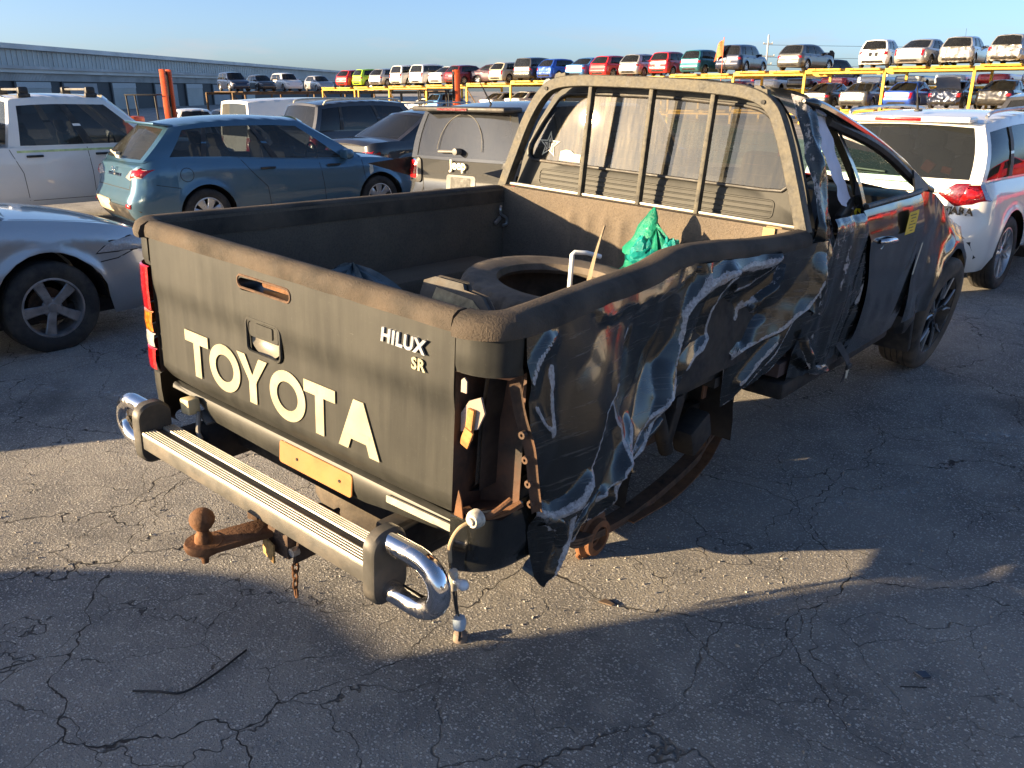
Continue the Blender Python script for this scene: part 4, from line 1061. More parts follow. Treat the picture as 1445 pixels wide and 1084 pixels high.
# broken windscreen, dashboard, seats
m = MB(); rows = []
for k in range(9):
    t = k / 8; rows.append([(lerp(-.64, .70, s) * lerp(1, 1.13, t), lerp(3.22, 3.80, t) + .10 * (1 - (2 * s - 1) ** 2), lerp(1.64 - .10 * s, 1.36, t)) for s in [j / 14 for j in range(15)]])
m.grid(rows)
def shattered():
    t = NT('shattered_screen'); co = t.coord()
    v = t.n('ShaderNodeTexVoronoi', {'Vector': co, 'Scale': 26.0}, feature='DISTANCE_TO_EDGE').outputs['Distance']
    f_ = t.ramp(v, .02, .09, .85, .12)
    p = t.ramp(t.noise(co, 2.2, 3), .42, .60)
    fac = t.math('MULTIPLY', f_, p)
    a = t.n('ShaderNodeBsdfTransparent', {'Color': (.50, .78, .72, 1)})
    b = t.bsdf((.62, .72, .68), .3, out=False)
    x = t.n('ShaderNodeMixShader', {0: fac, 1: a.outputs[0], 2: b.outputs[0]}); t.link(x.outputs[0], t.out.inputs[0]); return t.mat
m.build('windscreen', shattered(), truck, 'shattered windscreen')
m = MB(); m.box((0, 3.62, 1.20), (1.45, .40, .26), bev=.06); m.lathe([(.17, -.01), (.19, .0), (.17, .01)], (.36, 3.30, 1.22), 'y', 24); m.build('dashboard', BLACK_PLASTIC, truck)
for s in (-.36, .36):
    m = MB(); m.box((s, 2.55, 1.12), (.46, .14, .58), Matrix.Rotation(-.2, 3, 'X'), .05); m.box((s, 2.47, 1.47), (.24, .09, .16), bev=.04); m.box((s, 2.82, .86), (.46, .5, .16), bev=.05); m.build('seat', FABRIC, truck)
m = MB(); m.box((0, 2.9, .70), (1.55, 1.9, .06)); m.box((0, 2.10, 1.0), (1.5, .06, .65)); m.build('cab_floor', simple('brown_cab_trim', (.075, .05, .045), .85), truck)
# torn airbag curtain hanging in the rear side window
m = MB(); rows = []
for k in range(19):
    t = k / 18; a = Vector((.650, 2.12, 1.735)).lerp(Vector((.775, 2.33, 1.375)), t); b = Vector((.655, 2.32, 1.725)).lerp(Vector((.785, 2.50, 1.34)), t)
    w0 = .0 + .045 * noise.noise(Vector((t * 6, 0, 5))); rows.append([a.lerp(b, clamp(s + (w0 if s in (0, 1) else 0) + (.22 * (t > .38) * (s < .5) * .5))) + Vector((.012 * noise.noise(Vector((t * 7, s * 4, 1))), 0, 0)) for s in (0, .2, .4, .6, .8, .92)])
m.grid(rows); m.build('airbag_curtain', simple('pale_lavender_cloth', (.52, .55, .68), .7, var=.08), truck)
m = MB(); m.box((.77, 2.43, 1.335), (.03, .16, .07), Matrix.Rotation(.5, 3, 'X'), .01); m.build('belt_reel', BLACK_PLASTIC, truck)
m = MB(); m.tube([(.80, 2.50, 1.37), (.805, 2.53, 1.30)], .008, 6); m.box((.80, 2.50, 1.31), (.006, .02, .08), Matrix.Rotation(.6, 3, 'X')); m.build('yellow_tag', simple('yellow_tag', (.80, .60, .03), .5), truck)
# seat belt shut out under the door
m = MB(); m.sweep(spline([(.80, 2.60, .70), (.850, 2.635, .62), (.856, 2.64, .56), (.845, 2.64, .50)], 5), [(-.024, -.001), (.024, -.001), (.024, .001), (-.024, .001)], up=(1, 0, 0)); belt = m.build('seat_belt', simple('belt_webbing', (.035, .035, .038), .8), truck)
m = MB(); m.box((.862, 2.64, .585), (.014, .060, .024), bev=.004); m.build('buckle', BLACK_PLASTIC, belt)
m = MB(); m.prism([(-.024, 0), (.024, 0), (.02, -.014), (.012, -.018), (.012, -.05), (-.012, -.05), (-.012, -.018), (-.02, -.014)], (.858, 2.64, .575), (0, 1, 0), (0, 0, 1), (1, 0, 0), .004); m.build('latch_tongue', WHITE_VINYL, belt)

# --- wheels of the ute
def tyre_mb(r, w, tread=28, groove=.006, rim=.66):
    m = MB(); h = w / 2; ri = r * rim
    prof = [(ri, -h * .86), (ri + .012, -h * .96), (lerp(ri, r, .45), -h * 1.02), (lerp(ri, r, .8), -h * .98), (r - .012, -h * .90), (r - .003, -h * .80)]
    for g in (-.5, -.17, .17, .5):
        prof += [(r, h * (g - .09)), (r, h * (g - .035)), (r - groove, h * (g - .03)), (r - groove, h * (g + .03)), (r, h * (g + .035)), (r, h * (g + .09))]
    prof += [(r - .003, h * .80), (r - .012, h * .90), (lerp(ri, r, .8), h * .98), (lerp(ri, r, .45), h * 1.02), (ri + .012, h * .96), (ri, h * .86), (ri - .01, h * .4), (ri - .01, -h * .4)]
    m.lathe(prof + [prof[0]], (0, 0, 0), 'x', 56); return m
def spoke_rim(r, w, n, mat, mat2, parent, style='single', ro=.66, tw=0.0):
    """rim barrel + spokes + hub with the outer face towards +x"""
    R = r * ro; h = w / 2
    m = MB(); m.lathe([(R + .002, h * .80), (R + .004, h * .90), (R - .010, h * .92), (R - .016, h * .80), (R - .022, h * .2), (R - .03, -h * .7), (R + .002, -h * .8)], (0, 0, 0), 'x', 48)
    rim_o = m.build('rim', mat2, parent)
    m = MB()
    x0 = h * .72
    for k in range(n):
        a = 2 * PI * k / n
        M_ = Matrix.Rotation(a, 3, 'X')
        if style == 'single':
            pts = [(x0 * .92, 0, .03), (x0 * .98, .01, R * .5), (x0 * 1.02, .02 + tw, R - .008)]; ws = [.030, .032, .042]
            L_ = [pts]
        elif style == 'fan':
            L_ = [[(x0 * .96, 0, .03), (x0, .006, R * .5), (x0 * 1.05, .010, R - .008)]]; ws = [.034, .040, .058]
        else:
            L_ = [[(x0 * .9, 0, .035), (x0 * 1.0, s * .012, R * .45), (x0 * 1.08, s * R * .26, R * .965)] for s in (-1, 1)]; ws = [.016, .015, .012]
        for pts in L_:
            rows = []
            P_ = spline(pts, 4)
            for i, p in enumerate(P_):
                t = i / (len(P_) - 1); wd = ws[0] + (ws[1] - ws[0]) * min(1, t * 2) if t < .5 else lerp(ws[1], ws[2], t * 2 - 1)
                rows.append([M_ @ (p + Vector((dx, dy, 0))) for dx, dy in ((-.022, -wd * .8), (-.004, -wd), (.004, -wd * .8), (.004, wd * .8), (-.004, wd), (-.022, wd * .8))])
            m.grid(rows, closed_v=True); m.add(rows[-1], [tuple(range(6))])
    m.lathe([(.0, h * .74), (.03, h * .74), (.034, h * .70), (.062, h * .66), (.070, h * .55), (.05, h * .3)], (0, 0, 0), 'x', 24)
    m.build('spoke', mat, rim_o)
    m = MB()
    for k in range(5):
        a = 2 * PI * k / 5 + .3; m.lathe([(.0, h * .70), (.009, h * .70), (.010, h * .60)], (0, .045 * math.cos(a), .045 * math.sin(a)), 'x', 8)
    m.build('wheel_nut', DARK, rim_o)
    m = MB(); m.lathe([(0, -h * .1), (R * .62, -h * .1), (R * .62, -h * .3), (0, -h * .3)], (0, 0, 0), 'x', 28); m.build('brake_disc', RUST_DARK, rim_o)
    return rim_o
BLACK_ALLOY = simple('black_alloy', (.018, .018, .02), .25, .3, coat=.6)
def truck_wheel(u, v, z, rx, rz):
    t_ = tyre_mb(WR, .235).build('wheel', RUBBER_BROWN if u > 0 else RUBBER, truck)
    t_.location = (u, v, z); t_.rotation_euler = (0, rx, rz)
    spoke_rim(WR, .235, 5, BLACK_ALLOY, BLACK_ALLOY, t_, 'double', .70)
    return t_
wh = truck_wheel(.745, WV + .03, WR + .157, .10, -.06)
m = MB()
for k in range(5):
    a = 2 * PI * k / 5; M_ = Matrix.Rotation(a, 3, 'X')
    for s in (-1, 1):
        m.tube([M_ @ Vector((.098, s * .018, .11)), M_ @ Vector((.1005, s * .014 + s * .018, .165)), M_ @ Vector((.1015, s * .062 + s * .014, .248))], .006, 6)
m.build('machined_edge', ALLOY, wh)
truck_wheel(-.745, WV, WR + .083, 0, -.06).rotation_euler = (0, 0, PI - .06)
lw = truck_wheel(-.72, 1.26, WR - .0, 0, PI)

# ------------------------------------------------------------------ loose things in the tub (placed in the ute's own tilted frame)
TW = truck.matrix_world.copy()
def in_tub(o, u, v, z, rot=(0, 0, 0)):
    o.matrix_world = TW @ Matrix.Translation((u, v, z)) @ Matrix.Rotation(rot[2], 4, 'Z') @ Matrix.Rotation(rot[1], 4, 'Y') @ Matrix.Rotation(rot[0], 4, 'X')
    return o
def loose_tyre(R_, w, seed):
    m = MB(); h = w / 2; rows = []; n = 144
    for k in range(n):
        a = 2 * PI * k / n; gr = .010 if (k % 4) == 0 else 0
        prof = [(R_ * .62, -h * .75), (R_ * .64, -h * .95), (R_ * .80, -h * 1.04), (R_ * .92, -h * .98), (R_ - .012 - gr, -h * .84), (R_ - .002 - gr, -h * .60), (R_ - gr * .6, -h * .42), (R_ - .008, -h * .40), (R_ - .008, -h * .34), (R_, -h * .32),
                (R_, h * .32), (R_ - .008, h * .34), (R_ - .008, h * .40), (R_ - gr * .6, h * .42), (R_ - .002 - gr, h * .60), (R_ - .012 - gr, h * .84), (R_ * .92, h * .98), (R_ * .80, h * 1.04), (R_ * .64, h * .95), (R_ * .62, h * .75), (R_ * .66, h * .6), (R_ * .93, h * .7), (R_ * .955, 0), (R_ * .93, -h * .7), (R_ * .66, -h * .6)]
        rows.append([(q[0] * math.cos(a), q[0] * math.sin(a), q[1]) for q in prof])
    m.grid(rows, closed_u=True, closed_v=True); return m
t1 = loose_tyre(.385, .235, 1).build('spare_tyre', simple('grey_dusty_tyre', (.034, .032, .030), .8, dirt=(.19, .155, .12), dirt_amt=.75, vscale=9, bump=.2, bscale=120)); in_tub(t1, .19, 1.13, FL + .19, (.03, .05, .4))
tag(t1, 'dusty loose tyre lying flat in the open tub', 'tyre')
m = MB(); m.tube([(0, 0, -.13), (0, 0, .095), (.004, .008, .102), (.03, .045, .100), (.060, .09, .086)], .0085, 10); pv = m.build('pvc_pipe', simple('white_pipe', (.72, .76, .76), .35)); in_tub(pv, .325, 1.0, FL + .345, (0, 0, 0))
tag(pv, 'thin white bent pipe sticking up inside the loose tyre', 'pipe')
m = MB(); rows = []
for k in range(13):
    t = k / 12; w = lerp(.024, .002, t ** 1.3); rows.append([(-w, .03 * t * t, .30 * t - .10), (0, .03 * t * t + .006, .30 * t - .10), (w, .03 * t * t, .30 * t - .10), (0, .03 * t * t - .003, .30 * t - .10)])
m.grid(rows, closed_v=True); sp = m.build('plastic_spike', simple('tan_strip', (.20, .155, .105), .7, var=.3)); in_tub(sp, .40, 1.0, FL + .36, (.0, .15, -.6))
tag(sp, 'tan pointed strip standing up beside the white pipe', 'trim strip')
m = MB()                                                            # broken black interior panel near the tailgate
m.prism([(-.03, -.13), (.27, -.15), (.235, -.03), (.175, .028), (.11, .036), (.10, .052), (.0, .056), (-.035, .04)], (0, 0, 0), (1, .1, 0), (0, .42, .9), (0, -.9, .42), .022, bev=.004)
m.tube([(-.03, .02, .035), (.0, .026, .052), (.10, .036, .05), (.115, .028, .034), (.175, .03, .026), (.235, .015, -.03)], .007, 6)
bp = m.build('broken_panel', simple('broken_black_plastic', (.03, .028, .026), .6, dirt=(.17, .13, .09), dirt_amt=.4)); in_tub(bp, .37, .27, 1.215, (0, 0, 0))
m = MB(); m.prism([(.015, -.05), (.235, -.075), (.205, -.025), (.15, .012), (.02, .026)], (0, -.0205, .0095), (1, .1, 0), (0, .42, .9), (0, -.9, .42), .003); m.build('glued_backing', simple('buff_backing', (.36, .28, .16), .8, var=.4, vscale=40), bp, smooth=False)
m = MB(); m.box((.185, -.02, -.02), (.016, .012, .014), Matrix.Rotation(-.45, 3, 'X')); m.build('clip', DARK, bp)
tag(bp, 'broken black plastic trim panel leaning inside the tailgate', 'trim panel')
def bag(name, w, d, h, n, seed, mat, peak=None):
    m = MB(); rows = []
    for i in range(n + 1):
        t = i / n; r = []
        for j in range(2 * n):
            a = 2 * PI * j / (2 * n)
            R_ = (1 - t) ** .55 if not peak else (1 - t) ** .8
            f_ = 1 + .28 * noise.noise(Vector((math.cos(a) * 2.2, math.sin(a) * 2.2, t * 2.4 + seed))) + .16 * noise.noise(Vector((math.cos(a) * 6, math.sin(a) * 6, t * 3 + seed)))
            px, py = (peak[0] * t ** 1.5, peak[1] * t ** 1.5) if peak else (0, 0)
            z = h * t * (1 + .25 * noise.noise(Vector((math.cos(a) * 3, math.sin(a) * 3, seed + 3))))
            r.append((w * R_ * f_ * math.cos(a) + px, d * R_ * f_ * math.sin(a) + py, z))
        rows.append(r)
    m.grid(rows, closed_v=True); return m.build(name, mat, angle=28)
def thin_film(name, col, tr):
    t = NT(name); co = t.coord()
    c = t.mix(t.ramp(t.noise(co, 9, 4), .35, .65), tuple(x * .6 for x in col), col)
    b = t.bsdf(c, .28, 0, t.bump(t.noise(co, 30, 5, .7, 1.0), .5, .02), .4, out=False)
    tl_ = t.n('ShaderNodeBsdfTranslucent', {'Color': c}); x = t.n('ShaderNodeMixShader', {0: tr, 1: b.outputs[0], 2: tl_.outputs[0]})
    t.link(x.outputs[0], t.out.inputs[0]); return t.mat
GB = thin_film('green_film', (.03, .42, .26), .4)
gb = bag('plastic_bag', .19, .15, .24, 18, 2.0, GB, (-.03, .02)); in_tub(gb, .27, 1.70, FL + .20)
m = MB()
for k, (dx, dy, r1, hh) in enumerate(((-.055, -.02, .075, .09), (.0, -.06, .09, .05), (.06, .0, .07, .10))):
    rows = []
    for i in range(9):
        t = i / 8; rows.append([(dx + r1 * (1 - t * .7) * (1 + .4 * noise.noise(Vector((math.cos(a) * 4, math.sin(a) * 4, t * 4 + k)))) * math.cos(a), dy + r1 * (1 - t * .7) * (1 + .4 * noise.noise(Vector((math.cos(a) * 4, math.sin(a) * 4, t * 4 + k + 7)))) * math.sin(a), .12 + hh * t + .03 * noise.noise(Vector((a, t * 3, k)))) for a in [2 * PI * j / 22 for j in range(22)]])
    m.grid(rows, closed_v=True)
m.build('bag_fold', thin_film('teal_film', (.02, .46, .42), .45), gb, angle=25)
m = MB(); rows = []
for i in range(11):
    t = i / 10; w = .075 * (1 - t) ** .7 + .004
    rows.append([(-.085 + .02 * t + w * math.cos(a) * (1 + .35 * noise.noise(Vector((math.cos(a) * 3, t * 4, 1)))), .05 * t + w * .6 * math.sin(a) * (1 + .35 * noise.noise(Vector((math.sin(a) * 3, t * 4, 5)))), .13 + .20 * t) for a in [2 * PI * j / 20 for j in range(20)]])
m.grid(rows, closed_v=True); m.build('bag_ear', GB, gb, angle=25)
tag(gb, 'crumpled green plastic bag against the front wall of the tub', 'plastic bag')
bt = bag('plastic_sheet', .33, .22, .20, 18, 9.0, simple('blue_grey_sheeting', (.09, .12, .135), .3, var=.3, vscale=18, bump=.4, bscale=25)); in_tub(bt, -.47, .68, FL + .09, (0, 0, .3))
tag(bt, 'crumpled blue grey plastic sheeting lying in the shaded tub', 'plastic sheet')
# ------------------------------------------------------------------ parked cars
SHAPES = {}
def body_fn(sp):
    """returns functions describing the lower body: top height along y, plan loop, rear/front profiles"""
    L, Wd = sp['L'], sp['W']; hl, hw = L / 2, Wd / 2
    rr, rf = sp.get('rr', .28), sp.get('rf', .45)
    loop = []
    # half loop from rear centre to front centre, on a rounded rectangle (superellipse corners)
    nface = 10
    for k in range(nface): loop.append((hw * .72 * k / nface, -hl, 1.0, 0.0))
    for k in range(12):
        a = PI / 2 * k / 11; loop.append((hw * .72 + hw * .28 * math.sin(a), -hl + rr * (1 - math.cos(a)), 1 - .85 * (k / 11), 0.0))
    y0, y1 = -hl + rr, hl - rf; ya = sorted(set([y0 + (y1 - y0) * k / 44 for k in range(1, 44)] + [q + s * sp['arch'] * c for q in sp['ax'] for s in (-1, 1) for c in (.999, .96, .88, .75, .5, .25)] + [q for q in sp['ax']]))
    ya = [y for y in ya if y0 < y < y1]
    for y in ya: loop.append((hw, y, .15 * sm(y0 + .7, y0, y), .15 * sm(y1 - .7, y1, y)))
    for k in range(12):
        a = PI / 2 * (1 - k / 11); loop.append((hw * .62 + hw * .38 * math.sin(a), hl - rf * (1 - math.cos(a)), 0.0, .15 + .85 * (k / 11)))
    for k in range(nface - 1, -1, -1): loop.append((hw * .62 * k / nface, hl, 0.0, 1.0))
    return loop
def car_shape(kind, sp):
    """build once per body style; returns dict of part name -> mesh"""
    if kind in SHAPES: return SHAPES[kind]
    L, Wd, H = sp['L'], sp['W'], sp['H']; hl, hw = L / 2, Wd / 2
    loop = body_fn(sp); N = len(loop); qs = [0, .04, .12, .22, .34, .46, .58, .70, .80, .88, .94, .975, 1.0]
    sill = sp.get('sill', .20); belt = sp['belt']
    def topz(y): return sinterp(belt, y)
    def sidef(q): return sinterp([(0, .93), (.12, .975), (.45, 1.0), (.70, .985), (.86, .972), (1.0, sp.get('tumble', .93))], q) + .006 * math.exp(-((q - .80) / .05) ** 2)
    rp, fp = sp['rear'], sp['front']                        # offset inwards from the end plane as a function of z
    m = MB(); rows = []
    for (x, y, wr, wf) in loop:
        r = []
        yy0 = y + wr * sinterp(rp, .5) - wf * sinterp(fp, .5)
        zt = topz(y); zb = sill
        for q_ in sp['ax']:
            d = abs(y - q_)
            if d < sp['arch']: zb = max(zb, sp['r'] + math.sqrt(max(0, sp['arch'] ** 2 - d * d)) if x > hw * .9 else zb)
        for q in qs:
            z = lerp(zb, zt, q); k = sidef(clamp((z - sill) / (zt - sill)))
            if x > hw * .9:                                  # flare lip round the arches
                for q_ in sp['ax']:
                    d = math.hypot(y - q_, z - sp['r']) - sp['arch']
                    k += sp.get('flare', .018) * math.exp(-(d / .045) ** 2)
            r.append((x * k, y + wr * sinterp(rp, z) - wf * sinterp(fp, z), z))
        rows.append(r)
    m.grid(rows); n0 = len(m.v)
    m.grid([[(-p[0], p[1], p[2]) for p in r] for r in rows], flip=True)
    # lids: bonnet / boot across the top, crowned
    top = [r[-1] for r in rows]; gy0, gy1 = sp['gh'][0][0], sp['gh'][1][0]
    for cond in ((lambda y: y <= gy0 + .06), (lambda y: y >= gy1 - .10)):
        seg = [p for p in top if cond(p[1])]
        if len(seg) > 2:
            m.grid([[(p[0] * s, p[1] + 0, p[2] + .045 * (1 - s * s) * min(1, p[0] / hw)) for s in [-1 + 2 * k / 12 for k in range(13)]] for p in seg])
    body = m.mesh('body', [], angle=32)
    # greenhouse: side surface ruled from the belt line to the roof edge
    (rb, fb), (rt, ft) = (sp['gh'][0][0], sp['gh'][1][0]), (sp['gh'][0][1], sp['gh'][1][1])
    hb, ht = hw * sp.get('tumble', .93) - .005, hw * sp.get('roofw', .72); roof = sp['roof']
    def side(p, q):
        y = lerp(lerp(rb, fb, p), lerp(rt, ft, p), q); yb = lerp(rb, fb, p)
        zt = sinterp(roof, lerp(rt, ft, p)); z = lerp(topz(yb) - .01, zt, q)
        x = lerp(hb, ht, q) + .035 * math.sin(PI * q) - .05 * (2 * p - 1) ** 4 * sp.get('taper', 1)
        return Vector((x, y, z))
    wins = sp['win']; q0, q1 = .06, .86
    ps = sorted(set([0, 1] + [w for a, b in wins for w in (a, b)] + [k / 24 for k in range(25)])); qv = [0, q0, .25, .45, .65, q1, .93, 1.0]
    def inwin(p, q): return any(a < p < b for a, b in wins) and q0 < q < q1
    m = MB(); g = MB()
    for sx in (1, -1):
        for i in range(len(ps) - 1):
            for j in range(len(qv) - 1):
                cell = [side(ps[i], qv[j]), side(ps[i + 1], qv[j]), side(ps[i + 1], qv[j + 1]), side(ps[i], qv[j + 1])]
                cell = [Vector((c.x * sx, c.y, c.z)) for c in cell]
                f_ = (0, 1, 2, 3) if sx > 0 else (3, 2, 1, 0)
                if inwin((ps[i] + ps[i + 1]) / 2, (qv[j] + qv[j + 1]) / 2): g.add([c - Vector((.008 * sx, 0, 0)) for c in cell], [f_])
                else: m.add(cell, [f_])
    # roof
    rows = []
    for k in range(17):
        p = k / 16; e = side(p, 1); rows.append([(e.x * s, e.y, e.z + sp.get('crown', .05) * (1 - s * s) ** .8) for s in [-1 + 2 * j / 12 for j in range(13)]])
    m.grid(rows)
    # rear glass and windscreen (frame of body colour round each)
    def endface(p, bul, inset):
        rows = []
        sv = [-1, -1 + inset, -.6, -.3, 0, .3, .6, 1 - inset, 1]; qe = [0, .08 if p == 1 else sp.get('rq', .08), .3, .5, .7, .92, 1]
        for q in qe:
            e = side(p, q); rows.append([Vector((e.x * s, e.y + bul * (1 - s * s) * (1 if p == 1 else -1), e.z + sp.get('crown', .05) * q * (1 - s * s) ** .8)) for s in sv])
        for i in range(len(qe) - 1):
            for j in range(len(sv) - 1):
                cell = [rows[i][j], rows[i][j + 1], rows[i + 1][j + 1], rows[i + 1][j]]
                if 0 < i < len(qe) - 2 and 0 < j < len(sv) - 2: (gf if p == 1 else gr).add([c + Vector((0, -.008 if p == 1 else .008, 0)) for c in cell], [(0, 1, 2, 3)])
                else: m.add(cell, [(0, 1, 2, 3)])
    gf, gr = MB(), MB()
    endface(1, .16, .10); endface(0, sp.get('rbul', .08), .12)
    cabin = m.mesh('cabin', [], angle=32)
    out = {'body': body, 'cabin': cabin, 'side_window': g.mesh('side_window', []), 'rear_window': gr.mesh('rear_window', []), 'windscreen': gf.mesh('windscreen', [])}
    # pillars between the side windows in black
    m = MB()
    for (a0, b0), (a1, b1) in zip(wins, wins[1:]):
        for sx in (1, -1):
            rows = [[Vector((s_.x * sx + .003 * sx, s_.y, s_.z)) for s_ in (side(b0, q), side(a1, q))] for q in (q0, .3, .6, q1)]
            m.grid(rows, flip=sx < 0)
    out['pillar'] = m.mesh('pillar', []) if m.v else None
    # wheel wells, underbody, interior
    m = MB()
    for q_ in sp['ax']:
        for sx in (1, -1):
            m.grid([[(sx * x, q_ + sp['arch'] * 1.02 * math.cos(PI * k / 10), sp['r'] + sp['arch'] * 1.02 * math.sin(PI * k / 10)) for x in (hw * .5, hw * .75, hw * .94)] for k in range(11)])
            m.add([(sx * hw * .55, q_ + sp['arch'] * math.cos(PI * k / 10), sp['r'] - .1 + (sp['arch'] + .1) * math.sin(PI * k / 10)) for k in range(11)], [tuple(range(11))])
    m.box((0, 0, sill + .06), (Wd * .86, L * .88, .12), bev=.04)
    zb = topz((rb + fb) / 2) - .14
    m.box((0, (rb + fb) / 2, zb), (Wd * .84, (fb - rb) * .96, .03))
    out['underbody'] = m.mesh('underbody', [])
    m = MB(); sb = sp.get('seats', [(.25, .5), (-.60, .5)])
    for y, w in sb:
        for x in (-.36, .36):
            m.grid([[(x * hw / .88 + q[0] * w_, y - .22 * (z_ - .12) + q[1] * d_, zb + z_) for q in ((-1, -1), (0, -1.25), (1, -1), (1.1, 0), (1, 1), (0, 1.2), (-1, 1), (-1.1, 0))] for w_, d_, z_ in ((.20, .06, -.05), (.22, .07, .10), (.20, .06, .26), (.13, .05, .29), (.10, .04, .31), (.12, .05, .34), (.125, .05, .43), (.10, .04, .47), (.0, .0, .475))], closed_v=True)
    out['seat'] = m.mesh('seat', [])
    m = MB(); m.box((0, fb - .30, zb + .02), (Wd * .78, .36, .14), bev=.05); m.lathe([(.165, -.014), (.19, 0), (.165, .014)], (.36, fb - .62, zb + .12), 'y', 20); out['dashboard'] = m.mesh('dashboard', [])
    m = MB()
    for sx in (1, -1):
        e = side(.90, .0); m.box((sx * (e.x + .09), e.y - .02, e.z + .08), (.24, .13, .14), bev=.045)
    out['mirror'] = m.mesh('mirror', [])
    SHAPES[kind] = out; out['_side'] = side; out['_topz'] = topz; out['_sp'] = sp
    for nm in ('body', 'cabin'):
        bm = bmesh.new(); bm.from_mesh(out[nm]); out['_bvh_' + nm] = BVHTree.FromBMesh(bm); bm.free()
    return out
def _hit(sh, o, d):
    best = None
    for nm in ('body', 'cabin'):
        h = sh['_bvh_' + nm].ray_cast(o, d)
        if h[0] is not None and (best is None or h[3] < best[3]): best = h
    return best
def conform(sh, poly, o, U, V, D, t=.010, rings=4):
    """a thin piece laid onto the body: polygon in (U,V) projected along D"""
    o, U, V, D = Vector(o), Vector(U), Vector(V), Vector(D).normalized(); n = len(poly)
    # densify outline
    P_ = []
    for i in range(n):
        a, b = poly[i], poly[(i + 1) % n]; k = max(1, int(math.hypot(b[0] - a[0], b[1] - a[1]) / .10))
        P_ += [(lerp(a[0], b[0], j / k), lerp(a[1], b[1], j / k)) for j in range(k)]
    n = len(P_); cx_ = sum(p[0] for p in P_) / n; cy_ = sum(p[1] for p in P_) / n
    m = MB(); rows = []; last = None
    for k in range(rings + 2):
        s = 1 - k / rings * .999 if k <= rings else 0
        if k == 0: s, lift = 1.0, -.004
        else:
            s = 1 - (k - 1) / rings * .998; lift = t if k > 1 else t * .6
            if k == 1: s = .985
        r = []
        for p in P_:
            q = o + U * (cx_ + (p[0] - cx_) * s) + V * (cy_ + (p[1] - cy_) * s); h = _hit(sh, q, D)
            if h is None or h[0] is None: pt = last if last is not None else q + D * .5
            else: pt = h[0]
            last = pt; r.append(pt - D * lift)
        rows.append(r)
    m.grid(rows, closed_v=True); return m
def seam(sh, pts, D, w=.004, off=.0012):
    """a shut line: narrow dark ribbon following the body"""
    D = Vector(D).normalized(); P_ = []
    for a, b in zip(pts, pts[1:]):
        k = max(1, int((Vector(b) - Vector(a)).length / .05)); P_ += [Vector(a).lerp(Vector(b), j / k) for j in range(k)]
    P_.append(Vector(pts[-1])); hits = []
    for p in P_:
        h = _hit(sh, p, D)
        if h is not None and h[0] is not None: hits.append(h[0] - D * off)
    m = MB()
    if len(hits) > 1: m.sweep(hits, [(-w, 0), (w, 0)], up=-D, closed_prof=False)
    return m
RIM_SETS = {}
def wheel_parts(style, r, w, n, mat, mat2, tyre_mat):
    key = (style, r, w, n, mat.name)
    if key not in RIM_SETS:
        o = tyre_mb(r, w, rim=.64 if style != 'double' else .68).build('wheel', tyre_mat)
        spoke_rim(r, w, n, mat, mat2, o, style, .645 if style != 'double' else .685)
        o.hide_render = False; RIM_SETS[key] = o; o['_proto'] = 1
        return o, True
    return RIM_SETS[key], False
FAR_WHEEL = {}
def far_wheel(r, w):
    if (r, w) not in FAR_WHEEL:
        m = MB(); h = w / 2
        m.lathe([(0, -h * .8), (r * .9, -h * .8), (r, -h * .5), (r, h * .5), (r * .95, h * .85), (r * .64, h * .9), (r * .62, h * .6)], (0, 0, 0), 'x', 28)
        m.cur = 1; m.lathe([(r * .63, h * .92), (r * .60, h * .98), (r * .55, h * .8)], (0, 0, 0), 'x', 28)
        for k in range(6):
            a = 2 * PI * k / 6; M_ = Matrix.Rotation(a, 3, 'X'); m.add([M_ @ Vector(p) for p in ((h * .8, -.025, 0), (h * .8, .025, 0), (h * .95, .035, r * .6), (h * .95, -.035, r * .6))], [(0, 1, 2, 3)])
        m.lathe([(0, h * .9), (.06, h * .85)], (0, 0, 0), 'x', 12)
        m.cur = 2; m.lathe([(0, h * .62), (r * .62, h * .62)], (0, 0, 0), 'x', 20)
        FAR_WHEEL[(r, w)] = m.mesh('wheel', [RUBBER, ALLOY, DARK])
    return FAR_WHEEL[(r, w)]
SPLIT = {}
def loose(me):
    if me.name in SPLIT: return SPLIT[me.name]
    bm = bmesh.new(); bm.from_mesh(me); bmesh.ops.remove_doubles(bm, verts=bm.verts[:], dist=1e-4); bm.verts.index_update(); seen = set(); out = []
    for v in bm.verts:
        if v.index in seen: continue
        st = [v]; seen.add(v.index); comp = []
        while st:
            q = st.pop(); comp.append(q)
            for e in q.link_edges:
                w = e.other_vert(q)
                if w.index not in seen: seen.add(w.index); st.append(w)
        ix = {q.index: i for i, q in enumerate(comp)}; fs = {f for q in comp for f in q.link_faces}
        n = bpy.data.meshes.new(me.name); n.from_pydata([q.co[:] for q in comp], [], [[ix[q.index] for q in f.verts] for f in fs]); n.shade_smooth(); n.set_sharp_from_angle(angle=math.radians(35)); out.append(n)
    bm.free(); SPLIT[me.name] = out; return out
def put(o_me, name, parent, mat, label=None):
    if name in ('side_window', 'pillar', 'mirror', 'door_handle', 'seat'):
        for n in loose(o_me):
            o = link(n, name, parent)
            if not n.materials: n.materials.append(mat)
            o.material_slots[0].link = 'OBJECT'; o.material_slots[0].material = mat
        return o
    o = link(o_me, name, parent, label)
    if name == 'shut_line': o['kind'] = 'stuff'
    if not o_me.materials: o_me.materials.append(mat)
    if o.material_slots:
        o.material_slots[0].link = 'OBJECT'; o.material_slots[0].material = mat
    return o
